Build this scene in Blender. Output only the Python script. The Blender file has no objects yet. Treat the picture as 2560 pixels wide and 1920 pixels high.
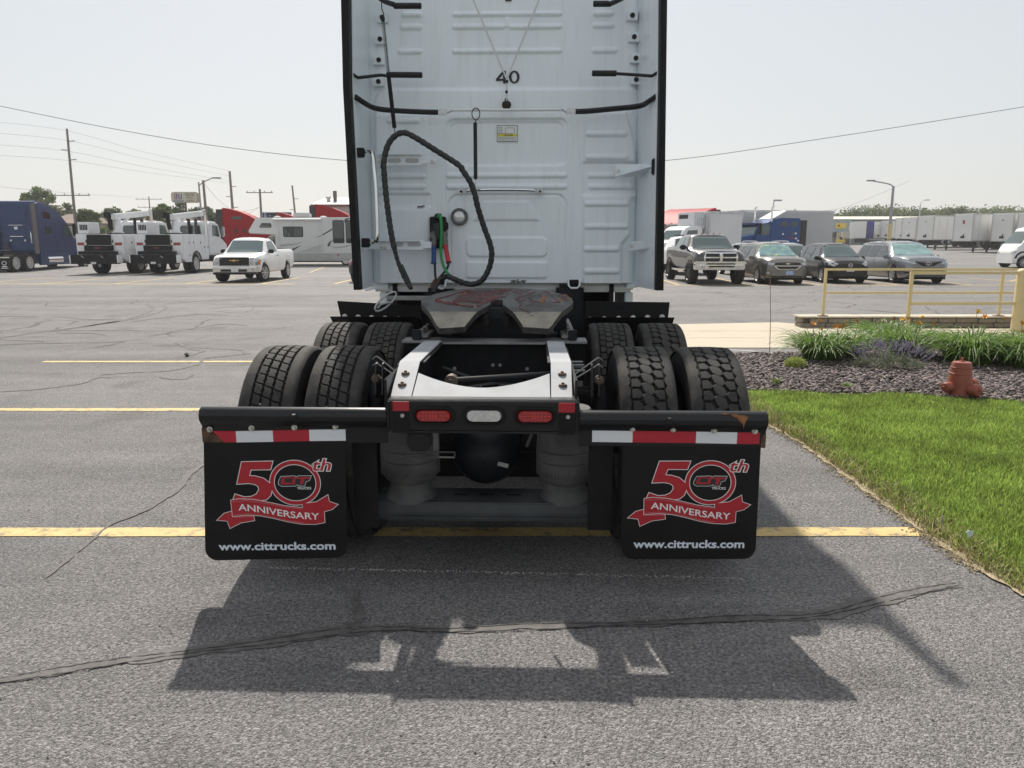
import bpy, bmesh, math, random
import numpy as np
from mathutils import Vector, Matrix
from mathutils.bvhtree import BVHTree

R = math.radians
random.seed(7)
rng = np.random.default_rng(11)
SC = bpy.context.scene
COL = SC.collection

# ------------------------------------------------------------------ camera, sky, sun, exposure
cam_data = bpy.data.cameras.new('camera')
cam_data.sensor_width = 36.0
cam_data.lens = 36.0 * 1925 / 2560
cam_data.clip_start = 0.05
cam_data.clip_end = 3000
cam = bpy.data.objects.new('camera', cam_data)
cam.location = (0, 0, 1.65)
cam.rotation_euler = (R(90 - 10.4), 0, 0)
COL.objects.link(cam)
SC.camera = cam

SUN_ELEV, SUN_AZ = 48.5, 9.3            # sun stands ahead of the camera, a little to the left of +Y
world = bpy.data.worlds.new('World')
SC.world = world
world.use_nodes = True
wn, wl = world.node_tree.nodes, world.node_tree.links
sky = wn.new('ShaderNodeTexSky')
sky.sky_type = 'NISHITA'
sky.sun_disc = False
sky.sun_elevation = R(SUN_ELEV)
sky.sun_rotation = R(-SUN_AZ)
sky.altitude = 200
sky.air_density = 1.2
sky.dust_density = 2.0
sky.ozone_density = 1.0
hs = wn.new('ShaderNodeHueSaturation')   # smoke haze: the sky is nearly colourless
hs.inputs['Saturation'].default_value = 0.8
hs.inputs['Value'].default_value = 1.0
wl.new(sky.outputs[0], hs.inputs['Color'])
veil = wn.new('ShaderNodeMix')           # an even veil of smoke over the whole sky
veil.data_type = 'RGBA'
veil.inputs[0].default_value = 0.76
veil.inputs[7].default_value = (5.3, 5.38, 5.45, 1)
wl.new(hs.outputs[0], veil.inputs[6])
wl.new(veil.outputs[2], wn['Background'].inputs['Color'])
wn['Background'].inputs['Strength'].default_value = 0.121

sun_data = bpy.data.lights.new('sun', 'SUN')
sun_data.energy = 5.0
sun_data.angle = R(0.9)
sun_data.color = (1.0, 0.93, 0.84)
sun = bpy.data.objects.new('sun', sun_data)
az = R(SUN_AZ)
sdir = Vector((-math.sin(az) * math.cos(R(SUN_ELEV)), math.cos(az) * math.cos(R(SUN_ELEV)), math.sin(R(SUN_ELEV))))
sun.rotation_euler = sdir.to_track_quat('Z', 'Y').to_euler()
sun.location = sdir * 60
COL.objects.link(sun)

SC.view_settings.view_transform = 'Standard'
SC.view_settings.look = 'None'
SC.view_settings.exposure = 0.16
SC.view_settings.gamma = 1.0
SC.view_settings.use_curve_mapping = False
SC.cycles.max_bounces = 6
SC.cycles.diffuse_bounces = 3
SC.cycles.glossy_bounces = 3
SC.cycles.use_denoising = True

# ------------------------------------------------------------------ materials
MATS = {}


def mat(name, col, rough=0.5, metal=0.0, var=0.0, vscale=8.0, bump=0.0, bscale=60.0, coat=0.0, dirt=None, dscale=3.0, damt=0.5,
        spec=0.5, island=0.0, trans=0.0, leaf=0.0, streak=None):
    """Principled surface with noise-driven colour variation, an optional dirt colour and fine relief."""
    if name in MATS:
        return MATS[name]
    m = bpy.data.materials.new(name)
    m.use_nodes = True
    n, l = m.node_tree.nodes, m.node_tree.links
    b = n['Principled BSDF']
    b.inputs['Roughness'].default_value = rough
    b.inputs['Metallic'].default_value = metal
    b.inputs['Specular IOR Level'].default_value = spec
    b.inputs['Coat Weight'].default_value = coat
    b.inputs['Coat Roughness'].default_value = 0.04
    if trans:
        b.inputs['Transmission Weight'].default_value = trans
    tc = n.new('ShaderNodeTexCoord')
    c = (*col, 1)
    if var or dirt or island or streak:
        nz = n.new('ShaderNodeTexNoise')
        nz.inputs['Scale'].default_value = vscale
        nz.inputs['Detail'].default_value = 6
        l.new(tc.outputs['Object'], nz.inputs['Vector'])
        rp = n.new('ShaderNodeValToRGB')
        rp.color_ramp.elements[0].position = 0.3
        rp.color_ramp.elements[1].position = 0.7
        rp.color_ramp.elements[0].color = (*[max(0, v * (1 - var)) for v in col], 1)
        rp.color_ramp.elements[1].color = (*[min(1, v * (1 + var)) for v in col], 1)
        l.new(nz.outputs['Fac'], rp.inputs[0])
        out = rp.outputs[0]
        if island:
            ge = n.new('ShaderNodeNewGeometry')
            mp = n.new('ShaderNodeMapRange')
            mp.inputs['To Min'].default_value = 1 - island
            mp.inputs['To Max'].default_value = 1 + island
            l.new(ge.outputs['Random Per Island'], mp.inputs['Value'])
            mx = n.new('ShaderNodeMix')
            mx.data_type = 'RGBA'
            mx.blend_type = 'MULTIPLY'
            mx.inputs[0].default_value = 1
            l.new(out, mx.inputs[6])
            cb = n.new('ShaderNodeCombineColor')
            for i in range(3):
                l.new(mp.outputs[0], cb.inputs[i])
            l.new(cb.outputs[0], mx.inputs[7])
            out = mx.outputs[2]
        if dirt:
            n2 = n.new('ShaderNodeTexNoise')
            n2.inputs['Scale'].default_value = dscale
            n2.inputs['Detail'].default_value = 9
            n2.inputs['Roughness'].default_value = 0.68
            l.new(tc.outputs['Object'], n2.inputs['Vector'])
            r2 = n.new('ShaderNodeValToRGB')
            r2.color_ramp.elements[0].position = 1 - damt
            r2.color_ramp.elements[1].position = min(1, 1 - damt + 0.22)
            l.new(n2.outputs['Fac'], r2.inputs[0])
            mx = n.new('ShaderNodeMix')
            mx.data_type = 'RGBA'
            l.new(r2.outputs[0], mx.inputs[0])
            l.new(out, mx.inputs[6])
            mx.inputs[7].default_value = (*dirt, 1)
            out = mx.outputs[2]
            mr = n.new('ShaderNodeMapRange')
            mr.inputs['To Min'].default_value = rough
            mr.inputs['To Max'].default_value = min(1, rough + 0.3)
            l.new(r2.outputs[0], mr.inputs['Value'])
            l.new(mr.outputs[0], b.inputs['Roughness'])
        if streak:                         # runs of road film down an upright panel
            mp = n.new('ShaderNodeMapping')
            mp.inputs['Scale'].default_value = (11, 11, 0.9)
            l.new(tc.outputs['Object'], mp.inputs['Vector'])
            n3 = n.new('ShaderNodeTexNoise')
            n3.inputs['Scale'].default_value = 1.6
            n3.inputs['Detail'].default_value = 8
            n3.inputs['Roughness'].default_value = 0.7
            l.new(mp.outputs[0], n3.inputs['Vector'])
            r3 = n.new('ShaderNodeValToRGB')
            r3.color_ramp.elements[0].position = 0.50
            r3.color_ramp.elements[1].position = 0.78
            r3.color_ramp.elements[1].color = (0.6, 0.6, 0.6, 1)
            l.new(n3.outputs['Fac'], r3.inputs[0])
            mx = n.new('ShaderNodeMix')
            mx.data_type = 'RGBA'
            l.new(r3.outputs[0], mx.inputs[0])
            l.new(out, mx.inputs[6])
            mx.inputs[7].default_value = (*streak, 1)
            out = mx.outputs[2]
        l.new(out, b.inputs['Base Color'])
    else:
        b.inputs['Base Color'].default_value = c
    if bump:
        nb = n.new('ShaderNodeTexNoise')
        nb.inputs['Scale'].default_value = bscale
        nb.inputs['Detail'].default_value = 4
        l.new(tc.outputs['Object'], nb.inputs['Vector'])
        bp = n.new('ShaderNodeBump')
        bp.inputs['Strength'].default_value = bump
        bp.inputs['Distance'].default_value = 0.01
        l.new(nb.outputs['Fac'], bp.inputs['Height'])
        l.new(bp.outputs[0], b.inputs['Normal'])
    if leaf:                               # light shining through thin leaves
        tr_ = n.new('ShaderNodeBsdfTranslucent')
        mx = n.new('ShaderNodeMixShader')
        mx.inputs[0].default_value = leaf
        if b.inputs['Base Color'].links:
            gm_ = n.new('ShaderNodeGamma')
            gm_.inputs[1].default_value = 0.82
            l.new(b.inputs['Base Color'].links[0].from_socket, gm_.inputs[0])
            l.new(gm_.outputs[0], tr_.inputs['Color'])
        else:
            tr_.inputs['Color'].default_value = c
        l.new(b.outputs[0], mx.inputs[1])
        l.new(tr_.outputs[0], mx.inputs[2])
        l.new(mx.outputs[0], n['Material Output'].inputs['Surface'])
    MATS[name] = m
    return m


# ------------------------------------------------------------------ mesh helpers
class MB:
    """Collects simple shapes and links them as one mesh object."""

    def __init__(s):
        s.v, s.f, s.m, s.cur = [], [], [], 0

    def add(s, vs, fs):
        o = len(s.v)
        s.v += [tuple(p) for p in vs]
        s.f += [tuple(i + o for i in f) for f in fs]
        s.m += [s.cur] * len(fs)
        return s

    def mat(s, i):
        s.cur = i
        return s

    def bx(s, x0, x1, y0, y1, z0, z1):
        v = [(x, y, z) for z in (z0, z1) for y in (y0, y1) for x in (x0, x1)]
        return s.add(v, [(0, 2, 3, 1), (4, 5, 7, 6), (0, 1, 5, 4), (2, 6, 7, 3), (0, 4, 6, 2), (1, 3, 7, 5)])

    def box(s, c, d, rot=None):
        v = [Vector((x * d[0] / 2, y * d[1] / 2, z * d[2] / 2)) for z in (-1, 1) for y in (-1, 1) for x in (-1, 1)]
        if rot is not None:
            v = [rot @ p for p in v]
        v = [p + Vector(c) for p in v]
        return s.add(v, [(0, 2, 3, 1), (4, 5, 7, 6), (0, 1, 5, 4), (2, 6, 7, 3), (0, 4, 6, 2), (1, 3, 7, 5)])

    def tube(s, pts, r, n=8, cap=True, closed=False):
        P = [Vector(p) for p in pts]
        k = len(P)
        rr = r if isinstance(r, (list, tuple)) else [r] * k
        T = []
        for i in range(k):
            a = P[i - 1] if (i > 0 or closed) else P[0]
            b = P[(i + 1) % k] if (i < k - 1 or closed) else P[-1]
            T.append((b - a).normalized())
        u = T[0].orthogonal().normalized()
        vs = []
        for i in range(k):
            u = (u - T[i] * u.dot(T[i])).normalized()
            w = T[i].cross(u)
            for j in range(n):
                a = 2 * math.pi * j / n
                vs.append(P[i] + (u * math.cos(a) + w * math.sin(a)) * rr[i])
        fs = []
        for i in range(k if closed else k - 1):
            i2 = (i + 1) % k
            for j in range(n):
                fs.append((i * n + j, i * n + (j + 1) % n, i2 * n + (j + 1) % n, i2 * n + j))
        if cap and not closed:
            fs.append(tuple(range(n - 1, -1, -1)))
            fs.append(tuple((k - 1) * n + j for j in range(n)))
        return s.add(vs, fs)

    def lathe(s, prof, c=(0, 0, 0), axis='z', n=24, a0=0.0, a1=2 * math.pi):
        """prof: (radius, height along axis)."""
        full = abs(a1 - a0 - 2 * math.pi) < 1e-6
        m = n if full else n + 1
        c = Vector(c)
        vs = []
        for j in range(m):
            a = a0 + (a1 - a0) * j / n
            ca, sa = math.cos(a), math.sin(a)
            for r, h in prof:
                p = (r * ca, r * sa, h)
                if axis == 'x':
                    p = (h, r * ca, r * sa)
                elif axis == 'y':
                    p = (r * ca, h, r * sa)
                vs.append(c + Vector(p))
        k = len(prof)
        fs = []
        for j in range(n):
            j2 = (j + 1) % m
            for i in range(k - 1):
                fs.append((j * k + i, j2 * k + i, j2 * k + i + 1, j * k + i + 1))
        return s.add(vs, fs)

    def disc(s, c, r, h0, h1, axis='y', n=16):
        return s.lathe([(0.0001, h0), (r, h0), (r, h1), (0.0001, h1)], c, axis, n)

    def prism(s, poly, h0, h1, plane='xz'):
        f = {'xz': lambda u, v, w: (u, w, v), 'yz': lambda u, v, w: (w, u, v), 'xy': lambda u, v, w: (u, v, w)}[plane]
        k = len(poly)
        vs = [f(u, v, h0) for u, v in poly] + [f(u, v, h1) for u, v in poly]
        fs = [tuple(range(k)), tuple(range(2 * k - 1, k - 1, -1))]
        fs += [(i, (i + 1) % k, k + (i + 1) % k, k + i) for i in range(k)]
        return s.add(vs, fs)

    def mesh(s, name, mats, bevel=0.0, seg=2, smooth=35, recalc=True):
        me = bpy.data.meshes.new(name)
        me.from_pydata(s.v, [], s.f)
        ms = mats if isinstance(mats, (list, tuple)) else [mats]
        for q in ms:
            me.materials.append(q)
        if len(ms) > 1:
            me.polygons.foreach_set('material_index', s.m)
        if recalc or bevel:
            bm = bmesh.new()
            bm.from_mesh(me)
            if recalc:
                bmesh.ops.recalc_face_normals(bm, faces=bm.faces)
            if bevel:
                ed = [e for e in bm.edges if len(e.link_faces) == 2 and e.calc_face_angle(0) > R(28)]
                bmesh.ops.bevel(bm, geom=ed, offset=bevel, segments=seg, affect='EDGES', clamp_overlap=True)
            bm.to_mesh(me)
            bm.free()
        if smooth:
            me.polygons.foreach_set('use_smooth', [True] * len(me.polygons))
            me.set_sharp_from_angle(angle=R(smooth))
        me.update()
        return me

    def build(s, name, mats, parent=None, **kw):
        o = bpy.data.objects.new(name, s.mesh(name, mats, **kw))
        COL.objects.link(o)
        o.parent = parent
        return o


def tag(o, label=None, cat=None, group=None, kind=None):
    for k, v in (('label', label), ('category', cat), ('group', group), ('kind', kind)):
        if v:
            o[k] = v
    return o


def thing(name, label, cat, loc=(0, 0, 0), rz=0.0, group=None):
    o = bpy.data.objects.new(name, None)
    o.empty_display_size = 0.2
    o.location = loc
    o.rotation_euler = (0, 0, rz)
    COL.objects.link(o)
    return tag(o, label, cat, group)


def inst(me, name, parent, loc=(0, 0, 0), rot=(0, 0, 0), scale=(1, 1, 1)):
    o = bpy.data.objects.new(name, me)
    COL.objects.link(o)
    o.parent = parent
    o.location = loc
    o.rotation_euler = rot
    o.scale = scale
    return o


def copy_tree(o, parent=None):
    c = o.copy()
    COL.objects.link(c)
    c.parent = parent
    for ch in [q for q in bpy.data.objects if q.parent == o]:
        copy_tree(ch, c)
    return c


def npmesh(name, verts, faces, m, smooth=False):
    """Large mesh from numpy arrays: faces is (n,3) or (n,4)."""
    me = bpy.data.meshes.new(name)
    k = faces.shape[1]
    me.vertices.add(len(verts))
    me.vertices.foreach_set('co', np.ascontiguousarray(verts, dtype=np.float32).ravel())
    me.loops.add(faces.size)
    me.loops.foreach_set('vertex_index', np.ascontiguousarray(faces, dtype=np.int32).ravel())
    me.polygons.add(len(faces))
    me.polygons.foreach_set('loop_start', np.arange(0, faces.size, k, dtype=np.int32))
    me.polygons.foreach_set('loop_total', np.full(len(faces), k, dtype=np.int32))
    if smooth:
        me.polygons.foreach_set('use_smooth', np.ones(len(faces), dtype=bool))
    me.materials.append(m)
    me.update(calc_edges=True)
    me.validate()
    return me


def npobj(name, verts, faces, m, parent=None, smooth=False):
    o = bpy.data.objects.new(name, npmesh(name, verts, faces, m, smooth))
    COL.objects.link(o)
    o.parent = parent
    return o


def bez(pts, n=8):
    """Catmull-Rom through points."""
    P = [Vector(p) for p in pts]
    out = []
    for i in range(len(P) - 1):
        a = P[max(i - 1, 0)]
        b, c = P[i], P[i + 1]
        d = P[min(i + 2, len(P) - 1)]
        for k in range(n):
            t = k / n
            out.append(0.5 * ((2 * b) + (c - a) * t + (2 * a - 5 * b + 4 * c - d) * t * t + (3 * b - a - 3 * c + d) * t ** 3))
    out.append(P[-1])
    return out


def text_flat(s, bold=0.0, shear=0.0, res=3):
    """Glyph triangles of a string, scaled so that its bounding box is the unit square."""
    cu = bpy.data.curves.new('lettering', 'FONT')
    cu.body = s
    cu.offset = bold
    cu.shear = shear
    cu.resolution_u = res
    ob = bpy.data.objects.new('lettering', cu)
    me = ob.to_mesh()
    v = np.array([p.co[:] for p in me.vertices])
    me.calc_loop_triangles()
    f = [tuple(t.vertices) for t in me.loop_triangles]
    ob.to_mesh_clear()
    bpy.data.objects.remove(ob)
    bpy.data.curves.remove(cu)
    v = v[:, :2]
    lo, hi = v.min(0), v.max(0)
    return (v - lo) / (hi - lo), f


def lettering(name, s, m, parent, box, y, bold=0.0, shear=0.0, warp=None, face=(-1), thick=0.0012):
    """Flat letters on a plane facing -y (face=-1) or +y; box = (x0, x1, z0, z1)."""
    uv, f = text_flat(s, bold, shear)
    x0, x1, z0, z1 = box
    pts = []
    for u, v in uv:
        x, z = x0 + u * (x1 - x0), z0 + v * (z1 - z0)
        if warp:
            x, z = warp(u, v, x, z)
        pts.append((x, y + face * thick, z))
    b = MB()
    b.add(pts, f)
    return b.build(name, m, parent, smooth=0, recalc=False)


def project(name, bvh, outline, direction, m, parent, off=0.006, cell=0.08, far=30.0, thick=True):
    """A pane, lamp or panel cut to an outline and laid on a curved body: outline is in (y,z) for direction +-x,
    (x,z) for +-y, (x,y) for +z."""
    ax = 'xyz'.index(direction[1])
    sg = 1 if direction[0] == '+' else -1
    mp = {0: lambda u, v: Vector((sg * far, u, v)), 1: lambda u, v: Vector((u, sg * far, v)), 2: lambda u, v: Vector((u, v, sg * far))}[ax]
    bm = bmesh.new()
    vs = [bm.verts.new(mp(u, v)) for u, v in outline]
    bm.faces.new(vs)
    us = [p[0] for p in outline]
    ws = [p[1] for p in outline]
    uax = 1 if ax == 0 else 0
    vax = 1 if ax == 2 else 2
    for lo, hi, a in ((min(us), max(us), uax), (min(ws), max(ws), vax)):
        k = int((hi - lo) / cell)
        for i in range(1, k + 1):
            no = Vector((0, 0, 0))
            no[a] = 1
            co = Vector((0, 0, 0))
            co[a] = lo + (hi - lo) * i / (k + 1)
            bmesh.ops.bisect_plane(bm, geom=bm.verts[:] + bm.edges[:] + bm.faces[:], plane_co=co, plane_no=no)
    d = Vector((0, 0, 0))
    d[ax] = -sg
    for v in bm.verts:
        h = bvh.ray_cast(v.co, d)
        if h[0] is None:
            q = v.co.copy()
            q[ax] = 0
            h2 = bvh.find_nearest(q)
            h = (h2[0], h2[1], 0, 0)
        nn = h[1]
        if nn.dot(d) > 0:
            nn = -nn
        v.co = h[0] + nn * off
    if thick:
        ret = bmesh.ops.extrude_face_region(bm, geom=bm.faces[:])
        nv = [g for g in ret['geom'] if isinstance(g, bmesh.types.BMVert)]
        for v in nv:
            v.co += -d * 0.004
    bmesh.ops.recalc_face_normals(bm, faces=bm.faces)
    me = bpy.data.meshes.new(name)
    bm.to_mesh(me)
    bm.free()
    me.materials.append(m)
    me.polygons.foreach_set('use_smooth', [True] * len(me.polygons))
    me.set_sharp_from_angle(angle=R(40))
    o = bpy.data.objects.new(name, me)
    COL.objects.link(o)
    o.parent = parent
    return o


def bvh_of(o):
    me = o.data
    return BVHTree.FromPolygons([v.co[:] for v in me.vertices], [tuple(p.vertices) for p in me.polygons])


def rrect(x0, x1, y0, y1, r, n=4):
    out = []
    for cx, cy, a in ((x1 - r, y1 - r, 0), (x0 + r, y1 - r, 90), (x0 + r, y0 + r, 180), (x1 - r, y0 + r, 270)):
        for i in range(n + 1):
            t = R(a + 90 * i / n)
            out.append((cx + r * math.cos(t), cy + r * math.sin(t)))
    return out


def grow(poly, d):
    """Offset a 2-D outline outward by d."""
    n = len(poly)
    area = sum(poly[i][0] * poly[(i + 1) % n][1] - poly[(i + 1) % n][0] * poly[i][1] for i in range(n))
    s = 1 if area > 0 else -1
    out = []
    for i in range(n):
        a, b, c = Vector(poly[i - 1]), Vector(poly[i]), Vector(poly[(i + 1) % n])
        e1, e2 = (b - a).normalized(), (c - b).normalized()
        n1, n2 = Vector((e1.y, -e1.x)) * s, Vector((e2.y, -e2.x)) * s
        m = n1 + n2
        k = m.length
        m = m / k if k > 1e-6 else n1
        q = max(0.45, m.dot(n1))
        out.append(tuple(b + m * (d / q)))
    return out


# shared materials
RUBBER = mat('tyre rubber', (0.022, 0.022, 0.023), 0.8, var=0.35, vscale=14, bump=0.25, bscale=120, dirt=(0.06, 0.055, 0.05), dscale=5, damt=0.42, spec=0.2)
BLACKP = mat('black painted steel', (0.012, 0.0125, 0.014), 0.32, var=0.3, vscale=9, bump=0.08, bscale=40, dirt=(0.035, 0.033, 0.031), dscale=4, damt=0.36, spec=0.3)
CHASSIS = mat('dusty black chassis', (0.014, 0.0145, 0.017), 0.6, var=0.4, vscale=7, bump=0.15, bscale=50, dirt=(0.04, 0.037, 0.034), dscale=5, damt=0.40, spec=0.22)
BLACKR = mat('black rubber', (0.008, 0.008, 0.009), 0.55, var=0.3, vscale=12, bump=0.1, spec=0.2)
PLASTIC = mat('black plastic trim', (0.014, 0.014, 0.015), 0.5, var=0.2, spec=0.25)
CHROME = mat('chrome', (0.75, 0.75, 0.74), 0.12, 1.0, var=0.06)
STEEL = mat('brushed steel', (0.50, 0.51, 0.53), 0.38, 1.0, var=0.12, vscale=5, bump=0.05, bscale=90)
ZINC = mat('zinc plated bolt', (0.55, 0.54, 0.50), 0.4, 0.8, var=0.2, vscale=60)
WHITEP = mat('white truck paint', (0.80, 0.81, 0.82), 0.35, var=0.03, vscale=3, coat=0.3)
GLASS = mat('dark window glass', (0.018, 0.024, 0.026), 0.04, spec=0.9)
WGLASS = mat('windshield glass', (0.05, 0.085, 0.085), 0.04, spec=1.0)
ALU = mat('polished aluminium wheel', (0.60, 0.60, 0.60), 0.30, 0.35, var=0.1, vscale=20)
WPAINT = mat('white paint plain', (0.80, 0.80, 0.79), 0.45, var=0.04, vscale=2, dirt=(0.55, 0.53, 0.5), dscale=1.5, damt=0.33)
REDL = mat('red lens', (0.28, 0.008, 0.01), 0.15, coat=0.6, var=0.15, vscale=90)
AMBL = mat('amber lens', (0.5, 0.16, 0.02), 0.2, coat=0.4)
CLEARL = mat('clear lamp lens', (0.62, 0.63, 0.62), 0.12, 0.4, coat=0.6, var=0.2, vscale=70)
WHITE = mat('white print', (0.80, 0.80, 0.80), 0.5)
REDP = mat('red print', (0.40, 0.012, 0.022), 0.45, var=0.08, vscale=6)

# ------------------------------------------------------------------ the lot, walks, lawn and bed
def asphalt_material():
    m = bpy.data.materials.new('worn asphalt')
    m.use_nodes = True
    n, l = m.node_tree.nodes, m.node_tree.links
    b = n['Principled BSDF']
    b.inputs['Roughness'].default_value = 0.78
    b.inputs['Specular IOR Level'].default_value = 0.35
    tc = n.new('ShaderNodeTexCoord')
    P = tc.outputs['Object']

    def noise(scale, detail=5, vec=P, rough=0.6):
        q = n.new('ShaderNodeTexNoise')
        q.inputs['Scale'].default_value = scale
        q.inputs['Detail'].default_value = detail
        q.inputs['Roughness'].default_value = rough
        l.new(vec, q.inputs['Vector'])
        return q.outputs['Fac']

    def ramp(fac, p0, p1, c0, c1):
        r = n.new('ShaderNodeValToRGB')
        r.color_ramp.elements[0].position = p0
        r.color_ramp.elements[1].position = p1
        r.color_ramp.elements[0].color = (*c0, 1)
        r.color_ramp.elements[1].color = (*c1, 1)
        l.new(fac, r.inputs[0])
        return r.outputs[0]

    def mix(a, bb, fac=None, f=1.0, mode='MIX'):
        x = n.new('ShaderNodeMix')
        x.data_type = 'RGBA'
        x.blend_type = mode
        if fac is not None:
            l.new(fac, x.inputs[0])
        else:
            x.inputs[0].default_value = f
        l.new(a, x.inputs[6])
        if isinstance(bb, tuple):
            x.inputs[7].default_value = (*bb, 1)
        else:
            l.new(bb, x.inputs[7])
        return x.outputs[2]

    vo = n.new('ShaderNodeTexVoronoi')
    vo.inputs['Scale'].default_value = 140
    wob = n.new('ShaderNodeMixRGB')
    wob.inputs[0].default_value = 0.02
    nzv = n.new('ShaderNodeTexNoise')
    nzv.inputs['Scale'].default_value = 40
    l.new(P, nzv.inputs['Vector'])
    l.new(P, wob.inputs[1])
    l.new(nzv.outputs['Color'], wob.inputs[2])
    l.new(wob.outputs[0], vo.inputs['Vector'])
    sep = n.new('ShaderNodeSeparateColor')
    l.new(vo.outputs['Color'], sep.inputs[0])
    stone = ramp(sep.outputs[0], 0.0, 1.0, (0.145, 0.144, 0.144), (0.375, 0.370, 0.365))
    big = ramp(noise(0.35, 6), 0.35, 0.7, (0.86, 0.86, 0.88), (1.1, 1.08, 1.05))
    mid = ramp(noise(3.0, 6), 0.3, 0.75, (0.88, 0.88, 0.88), (1.09, 1.08, 1.07))
    c = mix(mix(stone, big, mode='MULTIPLY'), mid, mode='MULTIPLY')
    fine = ramp(noise(64, 4), 0.30, 0.62, (0.40, 0.40, 0.415), (1.08, 1.08, 1.08))
    c = mix(c, fine, mode='MULTIPLY')
    spots = ramp(noise(1.15, 3, rough=0.45), 0.60, 0.72, (1, 1, 1), (0.76, 0.75, 0.74))      # old oil and tyre stains
    c = mix(c, spots, mode='MULTIPLY')
    pale = ramp(noise(2.1, 4, rough=0.5), 0.62, 0.76, (1, 1, 1), (1.13, 1.10, 1.04))
    c = mix(c, pale, mode='MULTIPLY')
    # wheel-polished streaks along the driving lane
    mp = n.new('ShaderNodeMapping')
    mp.inputs['Scale'].default_value = (0.06, 0.8, 1)
    l.new(P, mp.inputs['Vector'])
    st = ramp(noise(1.0, 7, mp.outputs[0], 0.7), 0.36, 0.66, (0.78, 0.78, 0.79), (1.12, 1.11, 1.09))
    c = mix(c, st, mode='MULTIPLY')
    # hairline cracking
    wp = n.new('ShaderNodeMixRGB')
    wp.inputs[0].default_value = 0.35
    nw = n.new('ShaderNodeTexNoise')
    nw.inputs['Scale'].default_value = 0.9
    nw.inputs['Detail'].default_value = 5
    l.new(P, nw.inputs['Vector'])
    l.new(P, wp.inputs[1])
    l.new(nw.outputs['Color'], wp.inputs[2])
    ve = n.new('ShaderNodeTexVoronoi')
    ve.feature = 'DISTANCE_TO_EDGE'
    ve.inputs['Scale'].default_value = 0.62
    l.new(wp.outputs[0], ve.inputs['Vector'])
    ck = n.new('ShaderNodeMapRange')
    ck.inputs['From Min'].default_value = 0.004
    ck.inputs['From Max'].default_value = 0.014
    ck.inputs['To Min'].default_value = 1
    ck.inputs['To Max'].default_value = 0
    l.new(ve.outputs['Distance'], ck.inputs['Value'])
    sx = n.new('ShaderNodeSeparateXYZ')
    l.new(P, sx.inputs[0])
    yr = n.new('ShaderNodeMapRange')
    yr.inputs['From Min'].default_value = 9
    yr.inputs['From Max'].default_value = 14
    l.new(sx.outputs[1], yr.inputs['Value'])
    msk = n.new('ShaderNodeMath')
    msk.operation = 'MULTIPLY'
    l.new(ck.outputs[0], msk.inputs[0])
    l.new(ramp(noise(0.16, 3), 0.47, 0.56, (0, 0, 0), (0.75, 0.75, 0.75)), msk.inputs[1])
    ms2 = n.new('ShaderNodeMath')
    ms2.operation = 'MULTIPLY'
    l.new(msk.outputs[0], ms2.inputs[0])
    l.new(yr.outputs[0], ms2.inputs[1])
    c = mix(c, (0.045, 0.042, 0.04), fac=ms2.outputs[0])
    l.new(c, b.inputs['Base Color'])
    # relief of the aggregate
    bp = n.new('ShaderNodeBump')
    bp.inputs['Strength'].default_value = 0.9
    bp.inputs['Distance'].default_value = 0.009
    ad = n.new('ShaderNodeMath')
    ad.operation = 'SUBTRACT'
    l.new(noise(64, 4), ad.inputs[0])
    l.new(vo.outputs['Distance'], ad.inputs[1])
    l.new(ad.outputs[0], bp.inputs['Height'])
    l.new(bp.outputs[0], b.inputs['Normal'])
    return m


ASPHALT = asphalt_material()


def gz(y):
    """The lot is level for 45 m, then climbs gently towards the far yard."""
    return 0.0 if y < 45 else min(1.25, 0.0155 * (y - 45))


def sheet(name, m, x0, x1, ys, dz=0.0, kind='structure'):
    b = MB()
    for y in ys:
        b.v += [(x0, y, gz(y) + dz), (x1, y, gz(y) + dz)]
    for i in range(len(ys) - 1):
        b.f.append((2 * i, 2 * i + 1, 2 * i + 3, 2 * i + 2))
        b.m.append(0)
    o = b.build(name, m, smooth=0)
    return tag(o, kind=kind)


sheet('asphalt_lot', ASPHALT, -170, 170, [-40, 20, 45, 60, 80, 100, 120, 126, 150])
FIELD = mat('distant grass field', (0.075, 0.10, 0.04), 0.95, var=0.3, vscale=0.2)
fm = MB()
fm.add([(-420, -120, -0.05), (420, -120, -0.05), (420, 45, -0.05), (-420, 45, -0.05), (420, 126, 1.15), (-420, 126, 1.15), (420, 420, 1.15), (-420, 420, 1.15)],
       [(0, 1, 2, 3), (3, 2, 4, 5), (5, 4, 6, 7)])
tag(fm.build('ground', FIELD, smooth=0), kind='structure')

PAINT_Y = None


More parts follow.
